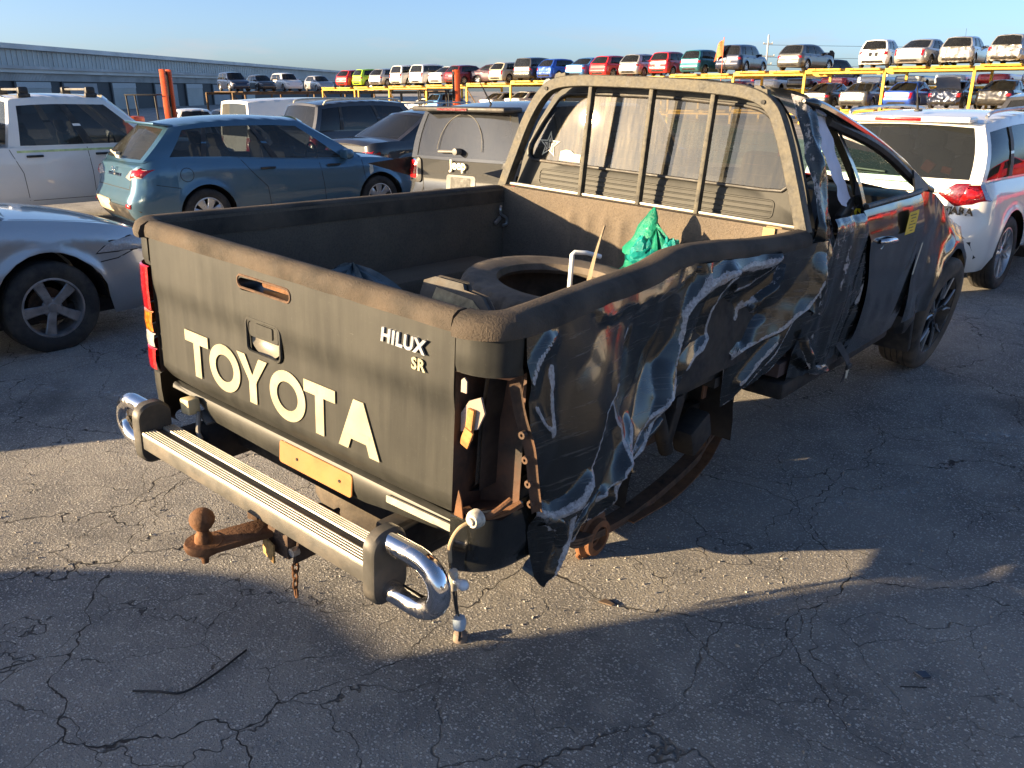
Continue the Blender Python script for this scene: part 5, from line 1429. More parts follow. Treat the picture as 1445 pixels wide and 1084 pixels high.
# body styles ---------------------------------------------------------------------------------
def spec(kind, **kw):
    d = {}
    if kind == 'hatch':
        d = dict(L=4.2, W=1.74, H=1.47, ax=(-1.32, 1.28), r=.315, arch=.365, belt=[(-2.1, .93), (-1.6, .95), (-.5, .93), (.75, .92), (1.0, .93), (1.6, .86), (2.1, .66)],
                 gh=((-1.98, -1.52), (1.02, .28)), roof=[(-1.55, 1.40), (-1.0, 1.455), (-.4, 1.47), (.28, 1.43)], win=[(.13, .22), (.25, .55), (.575, .90)],
                 rear=[(.2, .14), (.30, .05), (.42, .0), (.56, .0), (.63, .04), (.80, .07), (.95, .12)], front=[(.2, .12), (.4, .0), (.55, .02), (.7, .10)], seats=[(.05, .5), (-.85, .5)], rr=.40, rbul=.10)
    if kind == 'sedan':
        d = dict(L=4.65, W=1.79, H=1.46, ax=(-1.42, 1.32), r=.32, arch=.37, belt=[(-2.32, .90), (-2.2, .96), (-1.5, .98), (-.5, .94), (.95, .93), (1.1, .94), (1.8, .84), (2.32, .64)],
                 gh=((-1.62, -.80), (1.12, .30)), roof=[(-.8, 1.40), (-.3, 1.455), (.30, 1.43)], win=[(.12, .46), (.50, .90)],
                 rear=[(.2, .16), (.32, .05), (.45, .0), (.58, .0), (.66, .03), (.95, .06)], front=[(.2, .12), (.4, .0), (.55, .02), (.7, .10)], seats=[(.05, .5), (-.80, .5)], rr=.42, rbul=.12)
    if kind == 'suv':
        d = dict(L=4.45, W=1.84, H=1.68, ax=(-1.32, 1.32), r=.35, arch=.405, belt=[(-2.22, 1.02), (-1.6, 1.06), (.7, 1.02), (.95, 1.03), (1.6, .98), (2.22, .78)],
                 gh=((-2.12, -1.88), (1.0, .42)), roof=[(-1.9, 1.60), (-1.2, 1.665), (-.4, 1.68), (.42, 1.63)], win=[(.04, .21), (.24, .57), (.60, .91)],
                 rear=[(.2, .16), (.34, .04), (.48, .0), (.62, .0), (.70, .05), (.90, .07), (1.05, .10)], front=[(.2, .12), (.4, .0), (.6, .02), (.8, .10)], sill=.24, seats=[(.12, .5), (-.78, .5)], rr=.36, rbul=.07, roofw=.76, taper=.8)
    if kind == 'small':
        d = dict(L=3.75, W=1.66, H=1.50, ax=(-1.18, 1.18), r=.295, arch=.345, belt=[(-1.88, .95), (-1.4, .97), (.6, .93), (.85, .94), (1.4, .90), (1.88, .70)],
                 gh=((-1.76, -1.45), (.90, .25)), roof=[(-1.45, 1.43), (-.9, 1.49), (-.2, 1.50), (.25, 1.46)], win=[(.10, .46), (.50, .90)],
                 rear=[(.2, .13), (.32, .04), (.45, .0), (.58, .0), (.66, .05), (.95, .10)], front=[(.2, .12), (.4, .0), (.55, .02), (.7, .10)], seats=[(.0, .5), (-.75, .5)], rr=.36, rbul=.09)
    if kind == 'van':
        d = dict(L=5.3, W=1.95, H=2.2, ax=(-1.5, 1.6), r=.34, arch=.40, belt=[(-2.65, 1.15), (1.6, 1.15), (1.9, 1.12), (2.4, 1.0), (2.65, .85)],
                 gh=((-2.60, -2.52), (2.05, 1.15)), roof=[(-2.5, 2.12), (-1.5, 2.17), (.6, 2.17), (1.15, 2.10)], win=[(.70, .92)],
                 rear=[(.2, .1), (.34, .02), (.48, .0), (1.2, .03)], front=[(.2, .12), (.4, .0), (.6, .02), (.9, .12)], sill=.24, seats=[(.6, .5)], rr=.20, rbul=.03, roofw=.84, taper=.4)
    d.update(kw); return d
LAMP_SHAPES = {'tall': [(-.10, -.20), (.06, -.20), (.10, .20), (-.06, .20)], 'wide': [(-.20, -.05), (.20, -.09), (.22, .09), (-.16, .06)], 'block': [(-.10, -.10), (.12, -.11), (.13, .10), (-.08, .10)]}
def far_details(kind, sh, lamp='block'):
    """lamps, plate, bumper and shut lines shared by every copy of a body style"""
    key = '_far_' + lamp
    if key in sh: return sh[key]
    sp = sh['_sp']; hl, hw = sp['L'] / 2, sp['W'] / 2; out = []
    zt = interp(sp['belt'], -hl); back = Vector((0, 1, 0)); o = (0, -hl - 1, 0)
    for s in (1, -1):
        pl_ = [(s * (hw * .80 + p[0] * .9), zt - .16 + p[1]) for p in LAMP_SHAPES[lamp]]
        out.append(('tail_light', conform(sh, pl_ if s > 0 else pl_[::-1], o, (1, 0, 0), (0, 0, 1), back, .012, 3).mesh('tail_light', []), RED_L))
    for s in (1, -1):
        pl_ = [(s * (hw * .72 + p[0]), .66 + p[1] - .0) for p in ((-.18, -.05), (.16, .0), (.22, .11), (-.06, .05))]
        out.append(('headlight', conform(sh, pl_, (0, hl + 1, 0), (1, 0, 0), (0, 0, 1), (0, -1, 0), .01, 3).mesh('headlight', []), CLEAR_L))
    out.append(('number_plate', conform(sh, [(-.20, .62), (.20, .62), (.20, .73), (-.20, .73)], o, (1, 0, 0), (0, 0, 1), back, .008, 2).mesh('number_plate', []), PLATE))
    out.append(('bumper_trim', conform(sh, [(-hw * .7, .27), (hw * .7, .27), (hw * .66, .40), (-hw * .66, .40)], o, (1, 0, 0), (0, 0, 1), back, .006, 3).mesh('bumper_trim', []), BLACK_PLASTIC))
    m = MB()
    for s in (1, -1):
        d = Vector((-s, 0, 0)); X = s * (hw + 1)
        for p in (sp['win'][-1][1], sp['win'][-1][0] - .012, sp['win'][-2][0] - .01 if len(sp['win']) > 1 else .3):
            a, b = sh['_side'](p, .0), sh['_side'](p, .9)
            if abs(a.y - sp['ax'][0]) > sp['arch']: q = seam(sh, [(X, a.y, .32), (X, a.y, a.z - .02)], d, .005); m.add(q.v, q.f)
    q = seam(sh, [(-hw * .66, -hl - 1, zt - .36), (hw * .66, -hl - 1, zt - .36)], back, .006); m.add(q.v, q.f)
    out.append(('shut_line', m.mesh('shut_line', []), DARK)); m = MB()
    for s in (1, -1):
        for p in (.30, .62):
            a = sh['_side'](p, 0); m.box((s * (hw * .985), a.y, a.z - .12), (.035, .17, .03), bev=.01)
    out.append(('door_handle', m.mesh('door_handle', []), BLACK_PLASTIC))
    sh[key] = out; return out
PLATE = simple('number_plate_blank', (.50, .48, .40), .5)
PAINTS = {}
def paint(n, col=None, metal=.35, rough=.36, dusty=.16):
    if n not in PAINTS:
        if col is None: col, metal = PAL[n]
        PAINTS[n] = car_paint(n + '_paint', col, metal, rough, dusty)
    return PAINTS[n]
PAL = {'white': ((.68, .67, .64), 0), 'silver': ((.40, .40, .40), .55), 'grey': ((.10, .105, .11), .5), 'charcoal': ((.035, .037, .042), .4), 'black': ((.010, .010, .012), .2), 'navy': ((.012, .022, .055), .4),
       'blue': ((.012, .07, .40), .3), 'sky_blue': ((.06, .20, .46), .4), 'red': ((.46, .008, .012), .1), 'dark_red': ((.20, .008, .016), .3), 'green': ((.36, .62, .02), .1), 'teal': ((.012, .13, .16), .4), 'cream': ((.50, .46, .36), .1), 'plum': ((.05, .018, .030), .4)}
def place_car(kind, colour, loc, rz, label, group, lamp='block', damage=0, seed=1, plate=True, cat='car', name='parked_car', glass=None, tilt=0.0, boot_open=False, extra=None):
    sp = extra or spec(kind); sh = car_shape(kind, sp)
    t = empty(name, loc, rz, label, cat, group)
    if tilt: t.rotation_euler = (tilt, 0, rz)
    p = paint(colour, PAL[colour][0], PAL[colour][1])
    src = {k: sh[k] for k in ('body', 'cabin')}
    det = far_details(kind, sh, lamp)
    if damage:
        rnd = random.Random(seed); src = {k: v.copy() for k, v in src.items()}; hl = sp['L'] / 2
        for me in src.values():
            for v in me.vertices:
                w_ = sm(-hl + 1.1, -hl, v.co.y) * damage
                n_ = noise.noise(v.co * 3.1 + Vector((seed, 0, 0))); n2 = noise.noise(v.co * 7.3 + Vector((0, seed, 0)))
                v.co += Vector((.10 * n_, .16 * abs(n_) + .10 * n2 + .05, .07 * n2)) * w_
        det = [d for d in det if d[0] not in ('number_plate', 'shut_line') and not (d[0] == 'tail_light' and rnd.random() < .35)]
    put(src['body'], 'body', t, p); put(src['cabin'], 'cabin', t, p)
    for k in ('side_window', 'rear_window', 'windscreen'): put(sh[k], k, t, glass or GLASS_DARK)
    if sh['pillar']: put(sh['pillar'], 'pillar', t, BLACK_PLASTIC)
    put(sh['underbody'], 'underbody', t, UNDER); put(sh['mirror'], 'mirror', t, p)
    for nm, me, mt in det:
        if nm == 'number_plate' and not plate: continue
        o = put(me, nm, t, mt)
        if damage and nm == 'tail_light': o.location.y = .06 * damage
    for y in sp['ax']:
        for s in (1, -1):
            o = link(far_wheel(sp['r'], .20), 'wheel', t); o.location = (s * (sp['W'] / 2 - .115), y, sp['r']); o.rotation_euler = (0, 0, 0 if s > 0 else PI)
    return t
# ------------------------------------------------------------------ the cars next to the ute, in closer detail
def near_car(kind, sp, pnt, loc, rz, label, cat='car', glass=None, rim=('single', 5), rim_mat=None, seats=True, tyre_mat=None, name='parked_car', tw=.205, group=None):
    sh = car_shape(kind, sp); t = empty(name, loc, rz, label, cat, group)
    put(sh['body'], 'body', t, pnt); put(sh['cabin'], 'cabin', t, pnt)
    for k in ('side_window', 'rear_window', 'windscreen'): put(sh[k], k, t, glass or GLASS)
    if sh['pillar']: put(sh['pillar'], 'pillar', t, BLACK_PLASTIC)
    put(sh['underbody'], 'underbody', t, UNDER); put(sh['mirror'], 'mirror', t, pnt)
    if seats: put(sh['seat'], 'seat', t, FABRIC); put(sh['dashboard'], 'dashboard', t, BLACK_PLASTIC)
    proto, fresh = wheel_parts(rim[0], sp['r'], tw, rim[1], rim_mat or ALLOY, rim_mat or ALLOY, tyre_mat or RUBBER)
    first = fresh
    for y in sp['ax']:
        for s in (1, -1):
            o = proto if first else copy_tree(proto); first = False
            o.parent = t; o.location = (s * (sp['W'] / 2 - tw / 2 - .012), y, sp['r']); o.rotation_euler = (random.uniform(-3, 3), 0, 0 if s > 0 else PI)
            o.rotation_mode = 'ZYX'; o.rotation_euler = (random.uniform(-3, 3), 0, 0 if s > 0 else PI)
    return t, sh
BK, FW, RT, LF = Vector((0, 1, 0)), Vector((0, -1, 0)), Vector((-1, 0, 0)), Vector((1, 0, 0))
def on_rear(sh, t, name, poly, mat, th=.008, rings=3, both=False, label=None, parent=None):
    o = (0, -sh['_sp']['L'] / 2 - 1, 0); r = None
    for s in ((1, -1) if both else (1,)):
        pl_ = [(s * p[0], p[1]) for p in poly]; r = conform(sh, pl_ if s > 0 else pl_[::-1], o, (1, 0, 0), (0, 0, 1), BK, th, rings).build(name, mat, parent or t, label)
    return r
def on_right(sh, t, name, poly, mat, th=.006, rings=3):
    o = (sh['_sp']['W'] / 2 + 1, 0, 0); return conform(sh, poly, o, (0, 1, 0), (0, 0, 1), RT, th, rings).build(name, mat, t)
def seams_right(sh, t, lines, w=.004):
    X = sh['_sp']['W'] / 2 + 1; m = MB()
    for l in lines: q = seam(sh, [(X, a, b) for a, b in l], RT, w); m.add(q.v, q.f)
    o = m.build('shut_line', DARK, t, fix=False); o['kind'] = 'stuff'; return o
def seams_rear(sh, t, lines, w=.004):
    Y = -sh['_sp']['L'] / 2 - 1; m = MB()
    for l in lines: q = seam(sh, [(a, Y, b) for a, b in l], BK, w); m.add(q.v, q.f)
    o = m.build('shut_line', DARK, t, fix=False); o['kind'] = 'stuff'; return o

# blue-grey hatchback left of the tub
MZ = spec('hatch', L=4.46, W=1.755, ax=(-1.29, 1.33), belt=[(-2.23, .92), (-1.9, 1.02), (-1.0, 1.0), (-.3, .95), (.75, .90), (1.0, .915), (1.6, .86), (2.23, .66)], arch=.375,
          gh=((-2.02, -1.58), (1.12, .20)), roof=[(-1.6, 1.385), (-1.1, 1.445), (-.4, 1.465), (.20, 1.43)], win=[(.10, .225), (.25, .545), (.575, .90)],
          rear=[(.2, .16), (.30, .06), (.42, .0), (.58, .0), (.64, .06), (.80, .09), (1.02, .17)])
mz, sh = near_car('hatch_blue', MZ, paint('steel_blue', (.05, .125, .195), .45, .34, .12), (-8.66, 5.94, gz(-8.7)), -.165, 'blue grey hatchback parked left of the tub, sunlit tail and open boot trim', rim=('fan', 7))
on_rear(sh, mz, 'tail_light', [(.44, .80), (.63, .77), (.80, .80), (.86, .92), (.76, .93), (.60, .90)], CLEAR_L, .018, 4, True)
on_rear(sh, mz, 'red_lens', [(.63, .785), (.80, .81), (.845, .905), (.76, .918), (.66, .895)], RED_L, .026, 3, True)
on_rear(sh, mz, 'rear_bumper', [(-.72, .26), (.72, .26), (.80, .40), (.72, .46), (-.72, .46), (-.80, .40)], BLACK_PLASTIC, .014, 4)
on_rear(sh, mz, 'plate_backing', [(-.62, .34), (-.05, .33), (-.03, .50), (-.60, .52)], simple('tan_backing', (.52, .42, .28), .7), .03, 2)
on_rear(sh, mz, 'reflector', [(.60, .44), (.70, .43), (.72, .49), (.62, .49)], RED_L, .02, 2, True)
on_rear(sh, mz, 'boot_handle', [(-.25, .80), (.25, .80), (.25, .835), (-.25, .835)], CHROME, .02, 2)
seams_rear(sh, mz, [[(.60, .66), (.62, .78)], [(-.62, .66), (.62, .66)], [(-.60, .66), (-.62, .78)]], .006)
m = MB(); y0 = -2.23 + .09
m.tube([(.052 * math.cos(2 * PI * k / 24), y0 - .012, .865 + .042 * math.sin(2 * PI * k / 24)) for k in range(24)], .006, 6, closed=True)
m.tube(spline([(-.042, y0 - .014, .885), (-.015, y0 - .016, .868), (0, y0 - .017, .855), (.015, y0 - .016, .868), (.042, y0 - .014, .885)], 4), .006, 6); m.build('emblem', CHROME, mz)
m = MB(); e = sh['_side'](0, 1); m.box((0, e.y - .05, e.z + .035), (1.10, .26, .03), Matrix.Rotation(-.12, 3, 'X'), .012); sp_ = m.build('spoiler', paint('steel_blue', None), mz)
m = MB(); m.box((0, e.y - .10, e.z + .012), (.20, .02, .02)); m.build('brake_light', RED_L, sp_)
m = MB(); m.tube([(0, -2.10, 1.06), (-.30, -2.06, 1.09)], .012, 6); m.lathe([(0, -.03), (.03, -.02), (.03, .03)], (0, -2.08, 1.06), 'y', 12); m.box((.18, -2.12, 1.04), (.14, .02, .035)); m.build('rear_wiper', WHITE_VINYL, mz)
seams_right(sh, mz, [[(-.42, .33), (-.45, .60), (-.66, .82), (-.80, 1.0)], [(.42, .32), (.40, .6), (.36, .92)], [(1.02, .42), (1.08, .6), (1.05, .88)], [(-.42, .33), (1.0, .33)], [(-1.62, .66), (-1.92, .72)]])
m = MB(); X = MZ['W'] / 2 + 1; q = seam(sh, [(X, -1.52 + .085 * math.cos(2 * PI * k / 24), .82 + .085 * math.sin(2 * PI * k / 24)) for k in range(25)], RT, .004); m.add(q.v, q.f); m.build('fuel_flap', DARK, mz)
for y, z in ((-.42, .845), (.58, .835)):
    m = MB(); m.tube([(.862, y - .10, z), (.90, y - .06, z + .004), (.90, y + .06, z + .004), (.862, y + .10, z)], .015, 8); m.build('door_handle', BLACK_PLASTIC, mz)
on_right(sh, mz, 'paper_tag', [(1.16, .66), (1.24, .66), (1.24, .82), (1.16, .82)], WHITE_VINYL, .004, 2)

# white SUV in front of the ute
VT = spec('suv', L=4.18, W=1.775, H=1.61, r=.335, arch=.39, ax=(-1.27, 1.23), belt=[(-2.09, .985), (-1.6, 1.0), (.7, .96), (.95, .97), (1.6, .93), (2.09, .74)],
          gh=((-1.98, -1.74), (.95, .36)), roof=[(-1.75, 1.455), (-1.2, 1.51), (-.4, 1.52), (.36, 1.48)], rear=[(.2, .14), (.34, .03), (.48, .0), (.62, .0), (.68, .05), (.90, .08), (1.0, .10)], rr=.30, win=[(.03, .20), (.23, .57), (.60, .91)], roofw=.78, crown=.035)
WHITE = paint('white', PAL['white'][0], 0, .4, .08)
vt, sh = near_car('suv_white', VT, WHITE, (-.06, 8.59, 0), -.10, 'white compact SUV parked nose to nose with the ute, warm lit tailgate', glass=glass_mat('clear_tail_glass', (.012, .014, .015), .20, .02), rim=('double', 5))
on_rear(sh, vt, 'tail_light', [(.46, .90), (.62, .80), (.86, .85), (.875, .98), (.80, 1.0), (.60, .99)], RED_DARK, .022, 5, True)
on_rear(sh, vt, 'lamp_cluster', [(.64, .83), (.80, .87), (.845, .965), (.68, .97)], RED_L, .030, 3, True)
on_rear(sh, vt, 'bumper_lower', [(-.74, .25), (.74, .25), (.84, .38), (.80, .52), (.62, .50), (-.62, .50), (-.80, .52), (-.84, .38)], BLACK_PLASTIC, .014, 5)
on_rear(sh, vt, 'reflector', [(.54, .435), (.74, .42), (.75, .465), (.55, .475)], RED_L, .024, 2, True)
on_rear(sh, vt, 'number_plate', [(-.19, .62), (.19, .62), (.19, .73), (-.19, .73)], PLATE, .012, 2)
seams_rear(sh, vt, [[(.46, .90), (-.46, .90)], [(.60, .80), (.58, .66), (.50, .58), (-.50, .58), (-.58, .66), (-.60, .80)]], .005)
me = text_mesh('VITARA', .085, 'badge', .004, .004, 0, 1.12); me.materials.append(CHROME); o = link(me, 'badge', vt); o.rotation_euler = (PI / 2, 0, 0); o.location = (.62, -2.04, .765)
m = MB(); e = sh['_side'](0, 1); m.box((0, e.y - .03, e.z + .035), (1.16, .22, .05), bev=.02); sp_ = m.build('spoiler', WHITE, vt)
m = MB(); m.box((-.02, e.y - .142, e.z + .036), (.40, .012, .032), bev=.005); m.build('brake_light', RED_L, sp_)
for s in (1, -1):
    m = MB(); m.tube(spline([(s * .60, -1.55, 1.51), (s * .62, -1.40, 1.555), (s * .635, -.4, 1.575), (s * .625, .25, 1.545), (s * .61, .38, 1.51)], 5), .016, 8); m.build('roof_rail', ALLOY, vt)
m = MB(); m.tube([(.0, -1.50, 1.55), (.0, -1.60, 1.77)], .006, 6, rs=[.012, .004]); m.box((0, -1.49, 1.555), (.05, .09, .02), bev=.008); m.build('aerial', BLACK_PLASTIC, vt)
m = MB(); m.box((.12, -1.35, 1.06), (.10, .05, .10), Matrix.Rotation(.5, 3, 'Y'), .01); m.box((.27, -1.30, 1.03), (.09, .05, .06), Matrix.Rotation(.2, 3, 'Y'), .01); m.build('orange_parcel', simple('orange_parcel', (.72, .13, .03), .7), vt)
m = MB(); m.tube([(0, -2.03, 1.05), (-.36, -2.02, 1.07)], .010, 6); m.build('rear_wiper', BLACK_PLASTIC, vt)
seams_right(sh, vt, [[(-.50, .34), (-.52, .62), (-.70, .86), (-.80, .97)], [(.42, .34), (.40, .6), (.36, .96)], [(1.02, .42), (1.06, .6), (1.0, .93)]])
on_right(sh, vt, 'sill_cladding', [(-.88, .24), (.82, .24), (.82, .36), (-.88, .36)], BLACK_PLASTIC, .012, 4)
for y in (-.42, .50):
    m = MB(); m.tube([(.872, y - .10, .86), (.91, y - .06, .864), (.91, y + .06, .864), (.872, y + .10, .86)], .014, 8); m.build('door_handle', WHITE, vt)

# boxy grey SUV behind the tub
JP = spec('suv', L=4.25, W=1.80, H=1.68, r=.34, arch=.40, ax=(-1.28, 1.29), belt=[(-2.12, 1.04), (-1.6, 1.05), (.8, 1.02), (1.1, 1.03), (1.7, 1.0), (2.12, .90)],
          gh=((-2.03, -1.90), (1.02, .62)), roof=[(-1.9, 1.53), (-1.2, 1.585), (.62, 1.56)], rear=[(.2, .12), (.36, .02), (.5, .0), (.64, .0), (.70, .06), (1.05, .08)], rr=.22, roofw=.80, rbul=.05, rq=.06)
GUN = paint('gunmetal', (.020, .022, .024), .0, .9, .04)
jp, sh = near_car('suv_boxy', JP, GUN, (-4.26, 7.42, gz(-4.3)), -.02, 'boxy gunmetal SUV behind the headboard with square red tail lamps and a black spoiler', glass=glass_mat('jeep_glass', (.02, .022, .026), .10, .08), rim=('single', 5))
for s in (1, -1):
    on_rear(sh, jp, 'tail_light', [(s * p[0], p[1]) for p in rrect(.22, .27, .05, 4)] and [(s * (.735 + p[0]), .905 + p[1]) for p in rrect(.26, .28, .05, 4)], BLACK_PLASTIC, .03, 3)
    on_rear(sh, jp, 'lamp_ring', [(s * (.735 + p[0]), .905 + p[1]) for p in rrect(.20, .235, .045, 4)], CHROME, .036, 3)
    on_rear(sh, jp, 'lens', [(s * (.735 + p[0]), .905 + p[1]) for p in rrect(.175, .21, .04, 4)], RED_L, .042, 3)
on_rear(sh, jp, 'plate_recess', [(p[0] * 1.0, .78 + p[1]) for p in rrect(.44, .20, .03, 4)], simple('plate_recess', (.06, .062, .06), .4), .006, 3)
on_rear(sh, jp, 'plate_frame', [(p[0] * 1.0, .78 + p[1]) for p in rrect(.30, .155, .015, 3)], simple('plate_frame_grey', (.045, .045, .043), .6), .014, 3)
on_rear(sh, jp, 'bumper_lower', [(-.70, .25), (.70, .25), (.82, .36), (.80, .52), (-.80, .52), (-.82, .36)], BLACK_PLASTIC, .014, 5)
seams_rear(sh, jp, [[(-.60, .90), (.60, .90)], [(.60, .90), (.58, .66), (-.58, .66), (-.60, .90)]], .006)
me = text_mesh('Jeep', .14, 'badge', .005, .003); me.materials.append(ALU); o = link(me, 'badge', jp); o.rotation_euler = (PI / 2, 0, 0); o.location = (-.02, -2.075, .985)
m = MB(); e = sh['_side'](0, 1); m.box((0, e.y - .06, e.z + .03), (1.36, .30, .05), bev=.02); sp_ = m.build('spoiler', BLACK_PLASTIC, jp)
m = MB(); m.box((-.05, e.y - .215, e.z + .03), (.44, .012, .025)); m.build('brake_light', RED_DARK, sp_)
m = MB(); m.tube([(0, -2.085, 1.13), (-.30, -2.085, 1.12)], .014, 6); m.lathe([(0, -.05), (.035, -.04), (.035, .04)], (0, -2.10, 1.13), 'y', 12); m.build('rear_wiper', STEEL, jp)
m = MB(); rows = [[(.0 + .34 * math.cos(PI * k / 20) * s - .08, -2.09 - .05 * (1 - (s * .4) ** 2) + .0, 1.13 + .36 * math.sin(PI * k / 20) * s) for k in range(21)] for s in (.985, 1.0)]
m.tube([(-.02 + .33 * math.cos(PI * k / 24), -2.053 + .098 * (math.sin(PI * k / 24)) , 1.14 + .37 * math.sin(PI * k / 24)) for k in range(25)], .004, 5); m.build('wiped_edge', simple('wiped_edge', (.16, .15, .13), .8), jp)
m = MB(); m.tube([(.05, -1.60, 1.60), (.0, -1.78, 1.90)], .006, 6, rs=[.012, .004]); m.build('aerial', BLACK_PLASTIC, jp)

# silver saloon cut by the left edge: its front corner and wheel are in view
SV = spec('sedan', L=4.67, W=1.78, ax=(-1.42, 1.255), r=.325, arch=.395, belt=[(-2.33, .92), (-2.2, .97), (-1.5, .98), (-.5, .95), (.85, .95), (1.0, .96), (1.5, .90), (1.9, .82), (2.33, .68)], rf=.62, front=[(.2, .14), (.4, .0), (.52, .02), (.68, .14)])
SIL = paint('silver_near', (.36, .38, .40), .55, .30, .10)
OLD_ALLOY = simple('weathered_alloy', (.34, .34, .35), .38, .75, var=.4, vscale=30, dirt=(.05, .045, .04), dirt_amt=.4)
sv, sh = near_car('sedan_silver', SV, SIL, (-4.97, -.31, gz(-5)), -.0, 'silver saloon cut off by the photo edge, scuffed five spoke wheel in front', rim=('single', 5), rim_mat=OLD_ALLOY, tw=.215)
m = conform(sh, [(-.20, -.055), (.14, -.07), (.24, -.01), (.16, .042), (-.11, .015)], (.84 + .75, 1.83 + .6, .72), Vector((-.55, .83, 0)).normalized(), (0, 0, 1), Vector((-.75, -.6, 0)), .010, 4); m.build('headlight', CLEAR_L, sv)
m = conform(sh, [(-.212, -.063), (.15, -.079), (.25, -.01), (.165, .05), (-.12, .022)], (.84 + .75, 1.83 + .6, .72), Vector((-.55, .83, 0)).normalized(), (0, 0, 1), Vector((-.75, -.6, 0)), .004, 4); m.build('lamp_seal', DARK, sv)
seams_right(sh, sv, [[(1.62, .60), (1.75, .61), (1.92, .66)], [(.78, .30), (.80, .6), (.78, .92)]])
m = MB(); q = seam(sh, [(.80, 1.0, 2), (.79, 1.5, 2), (.72, 1.9, 2), (.55, 2.15, 2)], (0, 0, -1), .004); m.add(q.v, q.f); m.build('bonnet_gap', DARK, sv)

# white double-cab ute far left
UT = spec('suv', L=5.2, W=1.84, H=1.80, r=.37, arch=.43, ax=(-1.55, 1.55), belt=[(-2.6, 1.14), (-.9, 1.14), (-.5, 1.13), (1.0, 1.13), (1.25, 1.14), (1.9, 1.12), (2.6, .95)], gh=((-.80, -.66), (1.32, .55)),
          roof=[(-.7, 1.77), (-.2, 1.80), (.55, 1.78)], win=[(.07, .47), (.53, .92)], rear=[(.2, .12), (.5, .0), (1.1, .02)], rr=.14, sill=.34, seats=[(.25, .5), (-.45, .5)], tumble=.95, roofw=.78)
ut, sh = near_car('ute_white', UT, WHITE, (-11.55, 4.2, gz(-11.5)), -.16, 'white double-cab ute with black roof bars at the far left', cat='ute', rim=('single', 5), tw=.24)
seams_right(sh, ut, [[(-.66, .42), (-.68, .8), (-.80, 1.12)], [(.22, .42), (.22, .8), (.20, 1.12)], [(1.12, .50), (1.20, .8), (1.16, 1.12)], [(-.62, .42), (1.1, .42)]])
for y in (-.50, .40):
    m = MB(); m.tube([(.905, y - .10, 1.02), (.935, y - .06, 1.022), (.935, y + .06, 1.022), (.905, y + .10, 1.02)], .016, 8); m.build('door_handle', BLACK_PLASTIC, ut)
on_right(sh, ut, 'reflective_tape', [(-.72, 1.07), (1.05, 1.07), (1.05, 1.10), (-.72, 1.10)], simple('lime_tape', (.50, .60, .28), .5), .004, 2)
for y in (-.45, .42):
    m = MB(); m.tube([(-.66, y, 1.90), (.66, y, 1.90)], .018, 8, flat=(1, 1.6)); rb_ = m.build('roof_bar', STEEL, ut)
    for s in (1, -1):
        m = MB(); m.box((s * .64, y, 1.885), (.10, .13, .10), bev=.025); m.box((s * .66, y, 1.82), (.08, .16, .06), bev=.015); m.build('bar_foot', BLACK_PLASTIC, rb_)
m = MB(); m.box((0, -1.75, 1.30), (1.78, 1.66, .42), bev=.06); m.build('canopy', WHITE, ut)
# ------------------------------------------------------------------ mid-ground cars
place_car('sedan', 'black', (-10.25, 11.15, gz(-10.3)), -.12, 'black sedan with red tail lamps between the blue hatchback and the boxy grey SUV', 'cars parked in the yard', 'wide', plate=False)
bs = place_car('suv', 'charcoal', (-13.95, 12.6, gz(-14)), -.12, 'dark wagon with pale roof rails behind the black sedan', 'cars parked in the yard', 'block')
m = MB()
for s in (1, -1): m.tube(spline([(s * .66, -1.75, 1.62), (s * .68, -1.5, 1.72), (s * .68, .1, 1.735), (s * .66, .35, 1.67)], 4), .022, 6)
m.build('roof_rail', WHITE_VINYL, bs)
wv = place_car('van', 'white', (-19.2, 14.9, gz(-19) - .42), -.12, 'white roofed people mover behind the blue hatchback', 'cars parked in the yard', 'tall', cat='van', name='parked_van', extra=spec('van', H=2.1))
dk = place_car('suv', 'charcoal', (.15, 15.4, 0), -.08, 'dark wagon half hidden beyond the white compact SUV', 'cars parked in the yard')
def tray_ute(loc, rz):
    t = place_car('small', 'white', loc, rz, 'white work ute with ladder rack, half hidden behind the black sedan', 'cars parked in the yard', cat='ute', name='work_ute')
    m = MB(); m.box((0, -1.9, .95), (1.7, 1.7, .08), bev=.01); m.box((0, -2.7, 1.1), (1.7, .04, .28)); m.box((.84, -1.9, 1.1), (.04, 1.7, .28)); m.box((-.84, -1.9, 1.1), (.04, 1.7, .28)); m.build('tray', ALU, t)
    m = MB()
    for x in (-.78, .78):
        for y in (-2.6, -1.2): m.tube([(x, y, 1.2), (x, y, 1.72)], .02, 6)
        m.tube([(x, -2.7, 1.72), (x, .4, 1.72)], .02, 6)
    for y in (-2.6, -1.2): m.tube([(-.78, y, 1.72), (.78, y, 1.72)], .02, 6)
    m.build('ladder_rack', WHITE_VINYL, t)
tray_ute((-15.6, 16.6, gz(-15.6) - .1), -.1)

